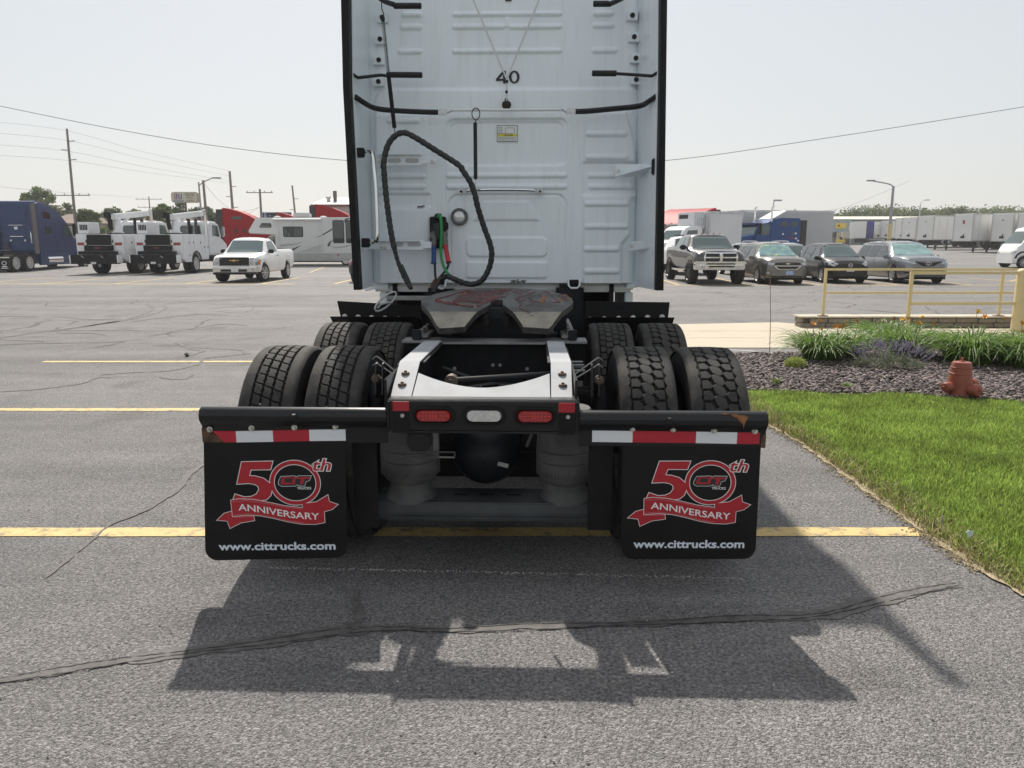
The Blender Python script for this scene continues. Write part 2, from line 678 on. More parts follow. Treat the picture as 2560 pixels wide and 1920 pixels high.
def paint_material():
    m = bpy.data.materials.new('worn yellow line paint')
    m.use_nodes = True
    n, l = m.node_tree.nodes, m.node_tree.links
    b = n['Principled BSDF']
    b.inputs['Roughness'].default_value = 0.7
    tc = n.new('ShaderNodeTexCoord')
    nz = n.new('ShaderNodeTexNoise')
    nz.inputs['Scale'].default_value = 9
    nz.inputs['Detail'].default_value = 12
    nz.inputs['Roughness'].default_value = 0.75
    l.new(tc.outputs['Object'], nz.inputs['Vector'])
    r = n.new('ShaderNodeValToRGB')
    r.color_ramp.elements[0].position = 0.37
    r.color_ramp.elements[1].position = 0.49
    r.color_ramp.elements[0].color = (0.15, 0.14, 0.12, 1)
    r.color_ramp.elements[1].color = (0.58, 0.42, 0.16, 1)
    e = r.color_ramp.elements.new(0.75)
    e.color = (0.62, 0.49, 0.26, 1)
    l.new(nz.outputs['Fac'], r.inputs[0])
    l.new(r.outputs[0], b.inputs['Base Color'])
    bp = n.new('ShaderNodeBump')
    bp.inputs['Strength'].default_value = 0.4
    bp.inputs['Distance'].default_value = 0.004
    vo = n.new('ShaderNodeTexVoronoi')
    vo.inputs['Scale'].default_value = 105
    l.new(tc.outputs['Object'], vo.inputs['Vector'])
    l.new(vo.outputs['Distance'], bp.inputs['Height'])
    l.new(bp.outputs[0], b.inputs['Normal'])
    return m


PAINT_Y = paint_material()


def ribbon(name, pts, width, m, z=0.004, jitter=0.0, kind='structure', step=None):
    """Flat band along ground points, its edges wavering a little."""
    P = [Vector((p[0], p[1])) for p in pts]
    if step:
        Q = []
        for a, b in zip(P, P[1:]):
            k = max(1, int((b - a).length / step))
            Q += [a.lerp(b, i / k) for i in range(k)]
        P = Q + [P[-1]]
    mb = MB()
    ph_ = [random.uniform(0, 6.28) for _ in range(4)]
    dist = 0.0
    for i, p in enumerate(P):
        if i:
            dist += (p - P[i - 1]).length
        u_ = dist / max(.02, (width if not isinstance(width, (list, tuple)) else .06))
        t = (P[min(i + 1, len(P) - 1)] - P[max(i - 1, 0)]).normalized()
        nn = Vector((-t.y, t.x))
        w = width[i * len(width) // len(P)] if isinstance(width, (list, tuple)) else width
        j1 = jitter * (.6 * math.sin(u_ * 1.1 + ph_[0]) + .5 * math.sin(u_ * 2.7 + ph_[1]) + random.uniform(-.25, .25))
        j2 = jitter * (.6 * math.sin(u_ * .9 + ph_[2]) + .5 * math.sin(u_ * 2.3 + ph_[3]) + random.uniform(-.25, .25))
        a, c = p + nn * (w / 2 + j1), p - nn * (w / 2 + j2)
        mb.v += [(a.x, a.y, gz(a.y) + z), (c.x, c.y, gz(c.y) + z)]
    for i in range(len(P) - 1):
        mb.f.append((2 * i, 2 * i + 1, 2 * i + 3, 2 * i + 2))
        mb.m.append(0)
    return tag(mb.build(name, m, smooth=0), kind=kind)


ribbon('road_marking', [(-16, 4.215), (2.385, 4.235)], 0.135, PAINT_Y, jitter=0.004, step=0.08)
ribbon('road_marking', [(-22, 7.54), (0.9, 7.56)], 0.125, PAINT_Y, jitter=0.004, step=0.1)
ribbon('road_marking', [(-6.6, 10.72), (0.6, 10.74)], 0.125, PAINT_Y, jitter=0.004, step=0.1)
ribbon('road_marking', [(-60, 31.45), (-8.8, 31.45)], 0.26, PAINT_Y)
ribbon('road_marking', [(4.6, 30.55), (60, 30.75)], 0.22, PAINT_Y)
for x in (-28, -25, -22, -19, -16.15, -13.25, -10.15, -7.2):
    ribbon('road_marking', [(x, 31.5), (x - 0.05, 37.3)], 0.14, PAINT_Y, z=0.008)
for x in (6.6, 9.36, 12.2, 15.27, 18.2, 21.3):
    ribbon('road_marking', [(x, 30.6), (x + 0.25, 36.6)], 0.14, PAINT_Y, z=0.008)
ribbon('road_marking', [(21.1, 33.0), (26, 39)], 0.11, PAINT_Y, z=0.008)
ribbon('road_marking', [(-11.3, 43.5), (-12.2, 50.5)], 0.11, PAINT_Y, z=0.008)
WHITELINE = mat('faded white line paint', (0.42, 0.41, 0.40), 0.7, var=0.3, vscale=30)
ribbon('road_marking', [(2.864, 11.990), (3.560, 11.885), (3.909, 11.628), (4.157, 11.147)], 0.07, WHITELINE, step=0.15)
ribbon('road_marking', [(12.063, 19.264), (12.427, 19.190)], 0.09, WHITELINE)

SEAL = mat('tar crack sealant', (0.105, 0.099, 0.093), 0.75, var=0.35, vscale=18, bump=0.5, bscale=70)
SEALD = mat('dark crack', (0.095, 0.091, 0.088), 0.8, var=0.35, vscale=9, bump=0.2)
MAIN_CRACK = bez([(*(-2.051, 2.672), 0), (*(-1.960, 2.694), 0), (*(-1.740, 2.775), 0), (*(-1.570, 2.836), 0), (*(-1.372, 2.893), 0), (*(-1.058, 2.974), 0), (*(-0.731, 3.075), 0), (*(-0.495, 3.100), 0), (*(-0.292, 3.083), 0), (*(0.211, 3.124), 0), (*(0.641, 3.149), 0), (*(1.064, 3.196), 0), (*(1.231, 3.201), 0), (*(1.433, 3.240), 0), (*(1.724, 3.368), 0), (*(1.945, 3.461), 0), (*(2.181, 3.542), 0)], 14)
ribbon('crack_seal', MAIN_CRACK, [0.035, 0.06, 0.085, 0.09, 0.05, 0.045, 0.055, 0.085, 0.10, 0.07], SEAL, z=0.0035, jitter=0.011)
for dy_ in (-.024, .014):
    ribbon('crack', [(p[0], p[1] + dy_ + .008 * math.sin(p[0] * 7 + dy_ * 90)) for p in MAIN_CRACK], 0.006, mat('open crack', (0.03, 0.029, 0.028), .9), z=0.0048, jitter=0.004)
ribbon('crack_seal', bez([(*(-2.330, 3.595), 0), (*(-2.351, 3.990), 0), (*(-2.384, 4.289), 0), (*(-2.357, 4.419), 0), (*(-2.281, 4.667), 0), (*(-2.279, 4.992), 0), (*(-2.303, 5.197), 0), (*(-2.339, 5.396), 0), (*(-2.316, 5.854), 0), (*(-2.246, 6.177), 0)], 12), [0.012, 0.018, 0.03, 0.06, 0.05, 0.03], SEAL, z=0.0055, jitter=0.006)
ribbon('crack_seal', bez([(*(-0.677, 3.083), 0), (*(-0.683, 3.218), 0), (*(-0.735, 3.354), 0), (*(-0.746, 3.476), 0)], 10), [0.03, 0.05, 0.03, 0.02], SEAL, z=0.0055, jitter=0.006)
CR = [
    ([(-5.810, 8.451), (-5.749, 8.488), (-5.415, 8.639), (-5.129, 8.959), (-5.133, 9.275), (-5.116, 9.419), (-4.961, 9.391)], 0.03),
    ([(-5.224, 9.623), (-4.891, 9.797), (-4.486, 9.916), (-4.367, 10.228), (-4.319, 10.446), (-4.435, 11.008), (-4.308, 11.158), (-4.064, 11.417), (-3.947, 11.578)], 0.045),
    ([(-5.615, 12.826), (-5.326, 12.392), (-5.011, 11.972), (-4.768, 11.758), (-4.806, 11.286)], 0.06),
    ([(-8.955, 13.255), (-8.428, 13.115), (-7.934, 12.977)], 0.05),
    ([(-8.447, 12.486), (-7.880, 12.711), (-6.888, 12.826), (-6.564, 12.943), (-6.662, 12.164)], 0.05),
    ([(-8.984, 13.435), (-8.795, 14.620), (-8.474, 15.653), (-8.439, 16.839), (-8.814, 18.726), (-9.337, 20.031), (-9.973, 21.078)], 0.09),
    ([(-9.205, 20.437), (-8.819, 19.640), (-8.474, 18.383), (-8.327, 17.186), (-8.437, 16.030), (-8.670, 14.409)], 0.09),
    ([(-10.184, 17.365), (-9.225, 16.755), (-8.649, 16.982)], 0.07), ([(-11.634, 17.486), (-10.763, 17.425)], 0.07),
    ([(-4.406, 9.483), (-4.267, 9.346), (-4.022, 9.284), (-4.044, 9.623)], 0.03),
    ([(-6.492, 13.713), (-6.385, 14.244), (-6.226, 14.949), (-5.966, 15.777), (-5.380, 15.580)], 0.07),
    ([(-5.142, 12.194), (-4.681, 12.045), (-4.232, 11.900), (-4.063, 11.551)], 0.03),
    ([(-8.373, 14.102), (-7.823, 14.162), (-7.355, 13.847)], 0.05), ([(-8.022, 14.620), (-7.522, 14.728), (-7.061, 14.577)], 0.05),
    ([(-8.035, 16.291), (-7.801, 17.275), (-7.349, 17.988), (-6.546, 17.733)], 0.1),
    ([(-9.489, 21.078), (-8.641, 22.487), (-7.496, 23.535)], 0.12), ([(-7.649, 19.450), (-7.121, 20.232), (-6.220, 20.437)], 0.1),
]
for p, w in CR:
    ribbon('crack_seal', bez([(*q, 0) for q in p], 6), w, SEALD, z=0.0045, jitter=w * 0.35)

def glint_line(name, pts, n):
    b = MB()
    for k in range(n):
        t = random.random() * (len(pts) - 1)
        i = min(int(t), len(pts) - 2)
        p = Vector(pts[i]).lerp(Vector(pts[i + 1]), t - i)
        s_ = random.uniform(.0015, .0045)
        x, y = p.x, p.y + random.gauss(0, .008)
        b.add([(x - s_, y, .003), (x, y - s_, .003), (x + s_ * 1.3, y, .003), (x, y + s_, .003), (x, y, .003 + s_)], [(0, 1, 4), (1, 2, 4), (2, 3, 4), (3, 0, 4)])
    return b.build(name, mat('pale glint chips', (0.55, 0.52, 0.48), .8), smooth=0)


# loose grit on the near asphalt
lg = MB()
for k in range(900):
    x, y, s_ = random.uniform(-4, 2.35), 1.9 + 7 * random.random() ** 1.6, random.uniform(.0015, .0048)
    lg.add([(x - s_, y, .002), (x, y - s_, .002), (x + s_ * 1.4, y, .002), (x, y + s_, .002), (x, y, .002 + s_ * 1.2)], [(0, 1, 4), (1, 2, 4), (2, 3, 4), (3, 0, 4)])
tag(tag(lg.build('grit', mat('mixed grit', (0.30, 0.285, 0.26), .8, island=.9), smooth=0), 'loose pale and dark grit scattered on the near asphalt', 'grit'), kind='stuff')

# dropped leaf of dark rubber and small litter
deb = MB()
for k in range(7):
    deb.box((random.uniform(-.06, .06), random.uniform(-.05, .05), 0.02 + 0.012 * k), (0.09, 0.06, 0.02), Matrix.Rotation(random.uniform(0, 3), 3, 'Z') @ Matrix.Rotation(random.uniform(-.6, .6), 3, 'X'))
o = deb.build('debris', BLACKR, bevel=0.006)
o.location = (*(-4.789, 11.222), 0.0)
o.scale = (.5, .5, .5)
tag(o, 'small crumpled wad of black rubber lying on the asphalt by a crack', 'debris')

# pale glint chips set in a line to stand for sunlit glints on asphalt
tag(tag(glint_line('grit', [(-1.25, 3.73), (-.2, 3.68), (1.15, 3.60)], 420), 'thin line of pale glint chips standing for sun glints under the truck tail', 'grit'), kind='stuff')

# concrete walk beyond the flower bed
def conc_mat():
    return mat('pale concrete walk', (0.47, 0.41, 0.32), 0.85, var=0.08, vscale=0.9, bump=0.2, bscale=90, dirt=(0.40, 0.35, 0.28), dscale=0.9, damt=0.5)


CONC = conc_mat()
wk = MB()
wk.prism([(1.2, 12.13), (4.6, 12.13), (6.2, 12.5), (8.7, 13.25), (11, 13.55), (30, 13.9), (30, 14.95), (6.75, 14.95), (6.2, 15.35), (5.55, 16.1), (3.4, 15.7), (1.2, 15.45)], -0.05, 0.012, 'xy')
tag(wk.build('path', CONC, smooth=0), kind='structure')
jt = MB()
SEALC = mat('sealant joint', (0.07, 0.065, 0.06), 0.8)
for y in (13.4, 14.45):
    jt.bx(1.3, 5.9 if y < 14 else 6.4, y, y + 0.012, 0.010, 0.0135)
tag(jt.build('path_joint', SEALC, smooth=0), kind='structure')

# stone kerb wall carrying the back railing
STONE = mat('buff split stone', (0.235, 0.205, 0.155), 0.9, var=0.28, vscale=14, bump=0.7, bscale=45, dirt=(0.12, 0.105, 0.085), dscale=7, damt=0.4)
CAP = mat('concrete wall cap', (0.50, 0.45, 0.36), 0.85, var=0.12, vscale=6, bump=0.2, bscale=70)
kw = thing('kerb_wall', 'low wall of buff stone blocks with concrete cap under the back railing', 'wall', (5.7, 15.1, 0))
MORTAR = mat('dark mortar', (0.11, 0.10, 0.085), 0.95, var=0.2)
co_ = MB().bx(0.03, 24, 0.02, 0.36, -0.02, 0.20)
co_.build('core', MORTAR, kw, smooth=0)
variants = []
for L in (0.34, 0.42, 0.50):
    q = MB().bx(0, L, 0, 0.06, 0, 0.088)
    variants.append((L, q.mesh('stone', STONE, bevel=0.012, seg=1)))
for row in range(2):
    x = -0.05 + 0.2 * row
    while x < 12:
        L, me = variants[random.randrange(3)]
        s_ = inst(me, 'stone', kw, (x, -0.035 - random.uniform(0, 0.012), 0.006 + row * 0.096), (0, random.uniform(-.01, .01), random.uniform(-.012, .012)))
        x += L + 0.012
inst(variants[0][1], 'stone', kw, (-0.02, 0.34, 0.006), (0, 0, R(-90)))
inst(variants[0][1], 'stone', kw, (-0.03, 0.33, 0.102), (0, 0, R(-90)))
x = -0.06
while x < 24:
    L = 1.2
    MB().bx(0, L - 0.008, -0.06, 0.40, 0.200, 0.232).build('cap_stone', CAP, kw, bevel=0.008).location = (x, 0, 0)
    x += L

# lawn base and bed base
SOIL = mat('lawn soil', (0.085, 0.105, 0.030), 0.95, var=0.4, vscale=6, bump=0.6, bscale=40)
lawn_left = [(2.43, -3), (2.43, 3.4), (2.41, 3.65), (2.40, 3.88), (2.385, 4.2), (2.39, 4.66), (2.41, 5.13), (2.415, 5.6), (2.415, 6.2), (2.36, 6.9), (2.30, 7.4), (2.30, 8.0)]
bed_front = [(2.42, 8.40), (2.9, 8.33), (3.5, 8.24), (4.07, 8.22), (4.5, 8.03), (4.99, 7.93), (5.3, 7.66), (6.2, 7.25), (8.0, 6.7), (14, 6.2)]
ln = MB()
ln.prism(lawn_left + bed_front + [(14, -3)], -0.05, 0.007, 'xy')
tag(ln.build('lawn', SOIL, smooth=0), kind='structure')
STRAW = mat('dry straw and grit edge', (0.36, 0.30, 0.19), 0.95, var=0.35, vscale=35, bump=0.8, bscale=90)
ribbon('lawn_edge', [(p[0] + 0.015, p[1]) for p in lawn_left[1:]] + bed_front[:3], [0.07, 0.06, 0.09, 0.08, 0.06, 0.1, 0.08, 0.06, 0.07], STRAW, z=0.0095, jitter=0.016, step=0.03)
BEDS = mat('bed soil', (0.05, 0.042, 0.042), 0.95, var=0.3, vscale=20, bump=0.5)
bd = MB()
bed_back = [(14, 13.0), (9, 12.75), (6.5, 12.2), (5.2, 11.65), (4.2, 11.45), (3.0, 11.3), (1.7, 11.3), (1.7, 8.45)]
bd.prism(bed_front + bed_back, -0.05, 0.022, 'xy')
tag(bd.build('flower_bed', BEDS, smooth=0), kind='structure')
ribbon('bed_edging', [(1.7, 8.46), (2.3, 8.42)] + bed_front[1:4], 0.035, CAP, z=0.032)

EDG = []
for k in range(3600):
    i = random.randrange(2, len(lawn_left) - 1)
    a, b = Vector(lawn_left[i]), Vector(lawn_left[i + 1])
    p = a.lerp(b, random.random())
    EDG.append((p.x + random.gauss(-.005, .035), p.y, random.uniform(.002, .007)))
eg = MB()
for x, y, s_ in EDG:
    a = random.uniform(0, 3.1)
    c_, q = math.cos(a) * s_, math.sin(a) * s_
    eg.add([(x - c_ * 2, y - q * 2, .006), (x + q, y - c_, .006), (x + c_ * 2, y + q * 2, .006), (x - q, y + c_, .006), (x, y, .008 + s_ * .8)], [(0, 1, 4), (1, 2, 4), (2, 3, 4), (3, 0, 4)])
tag(tag(eg.build('straw_litter', mat('straw chips', (0.34, 0.285, 0.18), .9, var=.3, vscale=30, island=.5), smooth=0), 'straw and grit spilling from the lawn edge', 'litter'), kind='stuff')

# shards of dark purple-grey rock mulch
def inside(px, py, poly):
    c = np.zeros(len(px), bool)
    n = len(poly)
    for i in range(n):
        x0, y0 = poly[i]
        x1, y1 = poly[(i + 1) % n]
        t = ((y0 > py) != (y1 > py)) & (px < (x1 - x0) * (py - y0) / (y1 - y0 + 1e-12) + x0)
        c ^= t
    return c


def rocks(name, poly, n, m, size=(0.014, 0.034), z0=0.022):
    xs = [p[0] for p in poly]
    ys = [p[1] for p in poly]
    px = rng.uniform(min(xs), max(xs), n)
    py = rng.uniform(min(ys), max(ys), n)
    k = inside(px, py, poly)
    px, py = px[k], py[k]
    n = len(px)
    base = np.array([(1, 0, 0), (0, 1, 0), (-1, 0, 0), (0, -1, 0), (0, 0, 1), (0, 0, -1)], float)
    tri = np.array([(0, 1, 4), (1, 2, 4), (2, 3, 4), (3, 0, 4), (1, 0, 5), (2, 1, 5), (3, 2, 5), (0, 3, 5)])
    s = rng.uniform(size[0], size[1], n)
    v = np.repeat(base[None], n, 0) * (1 + rng.uniform(-.35, .35, (n, 6, 3)))
    v[:, :, 0] *= rng.uniform(0.8, 1.5, (n, 1))
    v[:, :, 2] *= rng.uniform(0.35, 0.8, (n, 1))
    a = rng.uniform(0, 6.28, n)
    tl = rng.uniform(-.7, .7, n)
    x, y, z = v[:, :, 0], v[:, :, 1], v[:, :, 2]
    y2 = y * np.cos(tl)[:, None] - z * np.sin(tl)[:, None]
    z2 = y * np.sin(tl)[:, None] + z * np.cos(tl)[:, None]
    xr = x * np.cos(a)[:, None] - y2 * np.sin(a)[:, None]
    yr = x * np.sin(a)[:, None] + y2 * np.cos(a)[:, None]
    v = np.stack([xr, yr, z2], 2) * s[:, None, None]
    v[:, :, 0] += px[:, None]
    v[:, :, 1] += py[:, None]
    v[:, :, 2] += z0 + s[:, None] * 0.35 + rng.uniform(0, 0.025, (n, 1))
    f = (tri[None] + (np.arange(n) * 6)[:, None, None]).reshape(-1, 3)
    return tag(npobj(name, v.reshape(-1, 3), f, m), kind='stuff')


ROCK = mat('purple grey rock mulch', (0.150, 0.122, 0.115), 0.85, var=0.2, vscale=30, island=0.75, bump=0.3, bscale=80)
tag(rocks('gravel', bed_front[:8] + [(9.5, 6.5), (9.5, 12.0), (6.2, 12.1), (5.2, 11.6), (4.2, 11.4), (3.0, 11.25), (1.9, 11.25), (1.9, 8.5)], 46000, ROCK),
    'dark purple-grey rock mulch covering the flower bed', 'gravel')


# grass blades
def grass(name, poly, n, m, h=(0.035, 0.075), w=0.0032, lean=0.7, z0=0.007, thin=None):
    xs = [p[0] for p in poly]
    ys = [p[1] for p in poly]
    px = rng.uniform(min(xs), max(xs), n)
    py = rng.uniform(min(ys), max(ys), n)
    k = inside(px, py, poly)
    if thin is not None:
        k &= rng.uniform(0, 1, n) < thin(px, py)
    px, py = px[k], py[k]
    n = len(px)
    cl = 0.5 + 0.5 * np.sin(px * 5.1 + 1.3 * np.sin(py * 3.7)) * np.sin(py * 4.3 + px)
    hh = rng.uniform(h[0], h[1], n) * (0.75 + 0.5 * cl)
    a = rng.uniform(0, 6.28, n)
    ln_ = rng.uniform(0.1, lean, n) * hh
    b = a + rng.uniform(-1.2, 1.2, n)
    wx, wy = np.cos(a + 1.57) * w, np.sin(a + 1.57) * w
    dx, dy = np.cos(b) * ln_, np.sin(b) * ln_
    v = np.zeros((n, 5, 3))
    v[:, 0] = np.stack([px - wx, py - wy, np.full(n, z0)], 1)
    v[:, 1] = np.stack([px + wx, py + wy, np.full(n, z0)], 1)
    v[:, 2] = np.stack([px + wx * .8 + dx * .4, py + wy * .8 + dy * .4, z0 + hh * .6], 1)
    v[:, 3] = np.stack([px - wx * .8 + dx * .4, py - wy * .8 + dy * .4, z0 + hh * .6], 1)
    v[:, 4] = np.stack([px + dx * 1.15, py + dy * 1.15, z0 + hh], 1)
    t = np.array([(0, 1, 2), (0, 2, 3), (3, 2, 4)])
    f = (t[None] + (np.arange(n) * 5)[:, None, None]).reshape(-1, 3)
    return tag(npobj(name, v.reshape(-1, 3), f, m), kind='stuff')


GRASS = mat('lawn grass', (0.215, 0.315, 0.052), 0.55, var=0.38, vscale=1.9, island=0.5, spec=0.4, dirt=(0.29, 0.28, 0.075), dscale=1.1, damt=0.40, leaf=0.5)
lawn_vis = [(2.45, 1.5)] + lawn_left[1:] + bed_front[:8] + [(7.6, 6.9), (6.2, 4.0), (5.0, 1.5)]
edge = lambda x, y: np.clip((x - 2.40) / 0.22, 0.12, 1)
tag(grass('grass', lawn_vis, 290000, GRASS, thin=edge, h=(0.03, 0.068)), 'mown green lawn beside the asphalt', 'grass')
DRYG = mat('dry grass stalks', (0.34, 0.30, 0.13), 0.75, var=0.3, vscale=12, island=0.4)
strip = lawn_left[1:] + [(2.6, 8.3), (2.62, 3.3)]
tag(grass('dry_grass', strip, 9000, DRYG, h=(0.02, 0.06), w=0.0028, lean=1.6), 'dry straw along the lawn edge', 'grass')
tag(grass('grass', [(4.2, 6.0), (4.9, 5.75), (5.2, 5.2), (4.7, 5.3)], 1500, mat('bleached grass', (0.42, 0.45, 0.33), 0.7, island=0.3), h=(0.05, 0.085)), 'bleached pale patch of lawn', 'grass')

# ------------------------------------------------------------------ the white sleeper tractor seen from behind
TR = thing('semi_truck', 'white sleeper tractor seen from behind with bare fifth wheel and black printed mudflaps', 'semi truck',
           (-0.245 * math.cos(R(1.7)) + 4.9 * math.sin(R(1.7)), 0.245 * math.sin(R(1.7)) + 4.9 * math.cos(R(1.7)), 0), R(-1.7))
CABW = mat('white cab paint with road grime', (0.80, 0.87, 0.915), 0.36, var=0.02, vscale=2, coat=0.25, dirt=(0.70, 0.745, 0.77), dscale=2.2, damt=0.38, streak=(0.64, 0.67, 0.68))  # blue tint in the paint stands in for skylight on the rear wall


def seg(p, q):
    return [p, q]


# --- stamped rear wall of the sleeper: a height field of beads and panels
def stamped_wall():
    x0, x1, z0, z1 = -1.205, 1.115, 1.305, 4.12
    nx, nz = 290, 352
    X, Z = np.meshgrid(np.linspace(x0, x1, nx), np.linspace(z0, z1, nz))
    H = np.zeros_like(X)

    def sd(a, b, r):
        """signed distance to a rounded rectangle given two corners (x, y, z)."""
        cx, cz = (a[0] + b[0]) / 2, (a[2] + b[2]) / 2
        hx, hz = abs(a[0] - b[0]) / 2 - r, abs(a[2] - b[2]) / 2 - r
        dx, dz = np.abs(X - cx) - hx, np.abs(Z - cz) - hz
        return np.hypot(np.maximum(dx, 0), np.maximum(dz, 0)) + np.minimum(np.maximum(dx, dz), 0) - r

    def step(d, w=0.008):
        t = np.clip(0.5 - d / (2 * w), 0, 1)
        return t * t * (3 - 2 * t)

    def poly(pts):
        P = [(p[0], p[2]) for p in pts]
        d = np.full(X.shape, 9.0)
        for (ax, az), (bx, bz) in zip(P, P[1:] + P[:1]):
            t = np.clip(((X - ax) * (bx - ax) + (Z - az) * (bz - az)) / ((bx - ax) ** 2 + (bz - az) ** 2 + 1e-9), 0, 1)
            d = np.minimum(d, np.hypot(X - ax - t * (bx - ax), Z - az - t * (bz - az)))
        ins = inside(X.ravel(), Z.ravel(), P).reshape(X.shape)
        return np.where(ins, -d, d)

    beads = [
        [(-0.448, 1.900, 3.510), (0.451, 1.900, 3.503)], [(-0.449, 1.900, 3.412), (-0.016, 1.900, 3.409)], [(0.019, 1.900, 3.409), (0.453, 1.900, 3.405)], [(-0.452, 1.900, 3.221), (0.455, 1.900, 3.215)],
        [(-0.868, 1.900, 3.510), (-0.706, 1.900, 3.509)], [(-0.883, 1.900, 3.412), (-0.706, 1.900, 3.411)], [(-0.908, 1.900, 3.221), (-0.710, 1.900, 3.219)], [(-1.006, 1.900, 2.661), (-0.734, 1.900, 2.660)],
        [(0.711, 1.900, 3.504), (0.872, 1.900, 3.503)], [(0.713, 1.900, 3.413), (0.884, 1.900, 3.411)], [(0.710, 1.900, 3.219), (0.913, 1.900, 3.218)],
        [(0.667, 1.900, 2.549), (1.010, 1.900, 2.547)], [(0.670, 1.900, 2.361), (1.021, 1.900, 2.360)],
        [(-0.514, 1.900, 2.215), (0.508, 1.900, 2.212)], [(-0.516, 1.900, 2.121), (0.509, 1.900, 2.119)], [(-1.084, 1.900, 2.209), (-0.696, 1.900, 2.208)], [(-1.093, 1.900, 2.122), (-0.697, 1.900, 2.121)],
        [(0.695, 1.900, 2.212), (0.925, 1.900, 2.211)], [(0.697, 1.900, 2.119), (1.078, 1.900, 2.118)], [(0.666, 1.900, 1.978), (1.038, 1.900, 1.977)],
        [(0.667, 1.900, 1.787), (1.039, 1.900, 1.786)], [(0.666, 1.900, 1.595), (0.968, 1.900, 1.595)], [(0.670, 1.900, 1.406), (0.970, 1.900, 1.407)],
    ]
    # big lower pressing, right and left side panels, door blanks
    H += 0.022 * step(sd((-1.118, 1.900, 2.917), (1.162, 1.900, 1.205), 0.12), 0.016)
    H += 0.02 * step(poly([(0.648, 1.900, 2.320), (0.664, 1.900, 2.726), (0.999, 1.900, 2.724), (1.082, 1.900, 2.436), (1.100, 1.900, 2.318)]), 0.012)
    H += 0.02 * step(poly([(0.652, 1.900, 2.050), (1.103, 1.900, 2.049), (1.050, 1.900, 1.999), (1.054, 1.900, 1.715), (0.987, 1.900, 1.637), (0.996, 1.900, 1.205), (0.666, 1.900, 1.204)]), 0.014)
    H += 0.018 * step(poly([(-1.106, 1.900, 2.716), (-0.683, 1.900, 2.714), (-0.662, 1.900, 2.289), (-0.658, 1.900, 2.061), (-1.133, 1.900, 2.061), (-1.144, 1.900, 2.321)]), 0.014)
    H += 0.018 * step(poly([(-1.137, 1.900, 1.945), (-0.660, 1.900, 1.945), (-0.678, 1.900, 1.202), (-1.161, 1.900, 1.201)]), 0.03)
    H -= 0.016 * step(sd((-0.507, 1.900, 2.676), (0.510, 1.900, 2.296), 0.06), 0.010)
    H -= 0.010 * step(sd((-0.482, 1.900, 2.652), (0.475, 1.900, 2.303), 0.05), 0.006)
    H -= 0.012 * step(sd((-0.500, 1.900, 2.059), (0.509, 1.900, 1.139), 0.09), 0.007)
    H += 0.006 * step(sd((-0.485, 1.900, 2.047), (0.496, 1.900, 1.139), 0.085), 0.006)
    H += 0.012 * step(poly([(-0.204, 1.900, 1.999), (0.193, 1.900, 1.998), (0.278, 1.900, 1.840), (-0.289, 1.900, 1.840)]), 0.008)
    H += 0.012 * step(sd((-0.353, 1.900, 1.696), (0.347, 1.900, 1.530), 0.05), 0.007)
    H += 0.012 * step(sd((-0.355, 1.900, 1.486), (0.348, 1.900, 1.346), 0.016), 0.007)
    H += 0.010 * step(poly([(-0.016, 1.900, 3.403), (-0.016, 1.900, 3.480), (0.019, 1.900, 3.480), (0.019, 1.900, 3.403)]), 0.008)
    for a, b in beads:
        d = sd((a[0], 0, a[2] - 0.019), (b[0], 0, b[2] + 0.019), 0.018)
        H += 0.015 * step(d, 0.008)
    for a, b in ([(0.560, 1.900, 2.809), (0.563, 1.900, 1.665)], [(0.647, 1.900, 2.809), (0.652, 1.900, 1.665)], [(-0.649, 1.900, 2.816), (-0.663, 1.900, 1.892)], [(-0.564, 1.900, 2.301), (-0.571, 1.900, 1.892)], [(-0.528, 1.900, 2.301), (-0.535, 1.900, 1.892)]):
        H -= 0.005 * step(poly([(a[0] - .003, 0, a[2]), (a[0] + .003, 0, a[2]), (b[0] + .003, 0, b[2]), (b[0] - .003, 0, b[2])]), 0.004)
    # the panel rounds away to the sides
    e = np.minimum(X - x0, x1 - X)
    H -= 0.05 * np.clip(1 - e / 0.07, 0, 1) ** 2
    # slight hammering of the sheet
    H += 0.0012 * np.sin(X * 9 + 2 * np.sin(Z * 5)) * np.sin(Z * 7 + 1.1)
    v = np.stack([X, 1.9 - H, Z], 2).reshape(-1, 3)
    i = np.arange(nx * nz).reshape(nz, nx)
    f = np.stack([i[:-1, :-1], i[:-1, 1:], i[1:, 1:], i[1:, :-1]], 2).reshape(-1, 4)
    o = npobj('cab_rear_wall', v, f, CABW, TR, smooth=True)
    return o


wall = stamped_wall()
cabb = MB()
cabb.prism([(-1.20, 1.96), (1.11, 1.96), (1.16, 4.2), (-1.25, 4.2)], 1.22, 1.29, 'xy')
cabb.bx(-1.2, 1.11, 1.962, 4.2, 1.29, 4.12)
cabb.build('cab', WHITEP, TR, bevel=0.02)
roof = MB()
roof.prism([(1.9, 4.12), (4.3, 4.12), (4.3, 3.3), (3.6, 3.95), (2.6, 4.2), (1.9, 4.2)], -1.2, 1.11, 'yz')
roof.build('roof', WHITEP, TR)

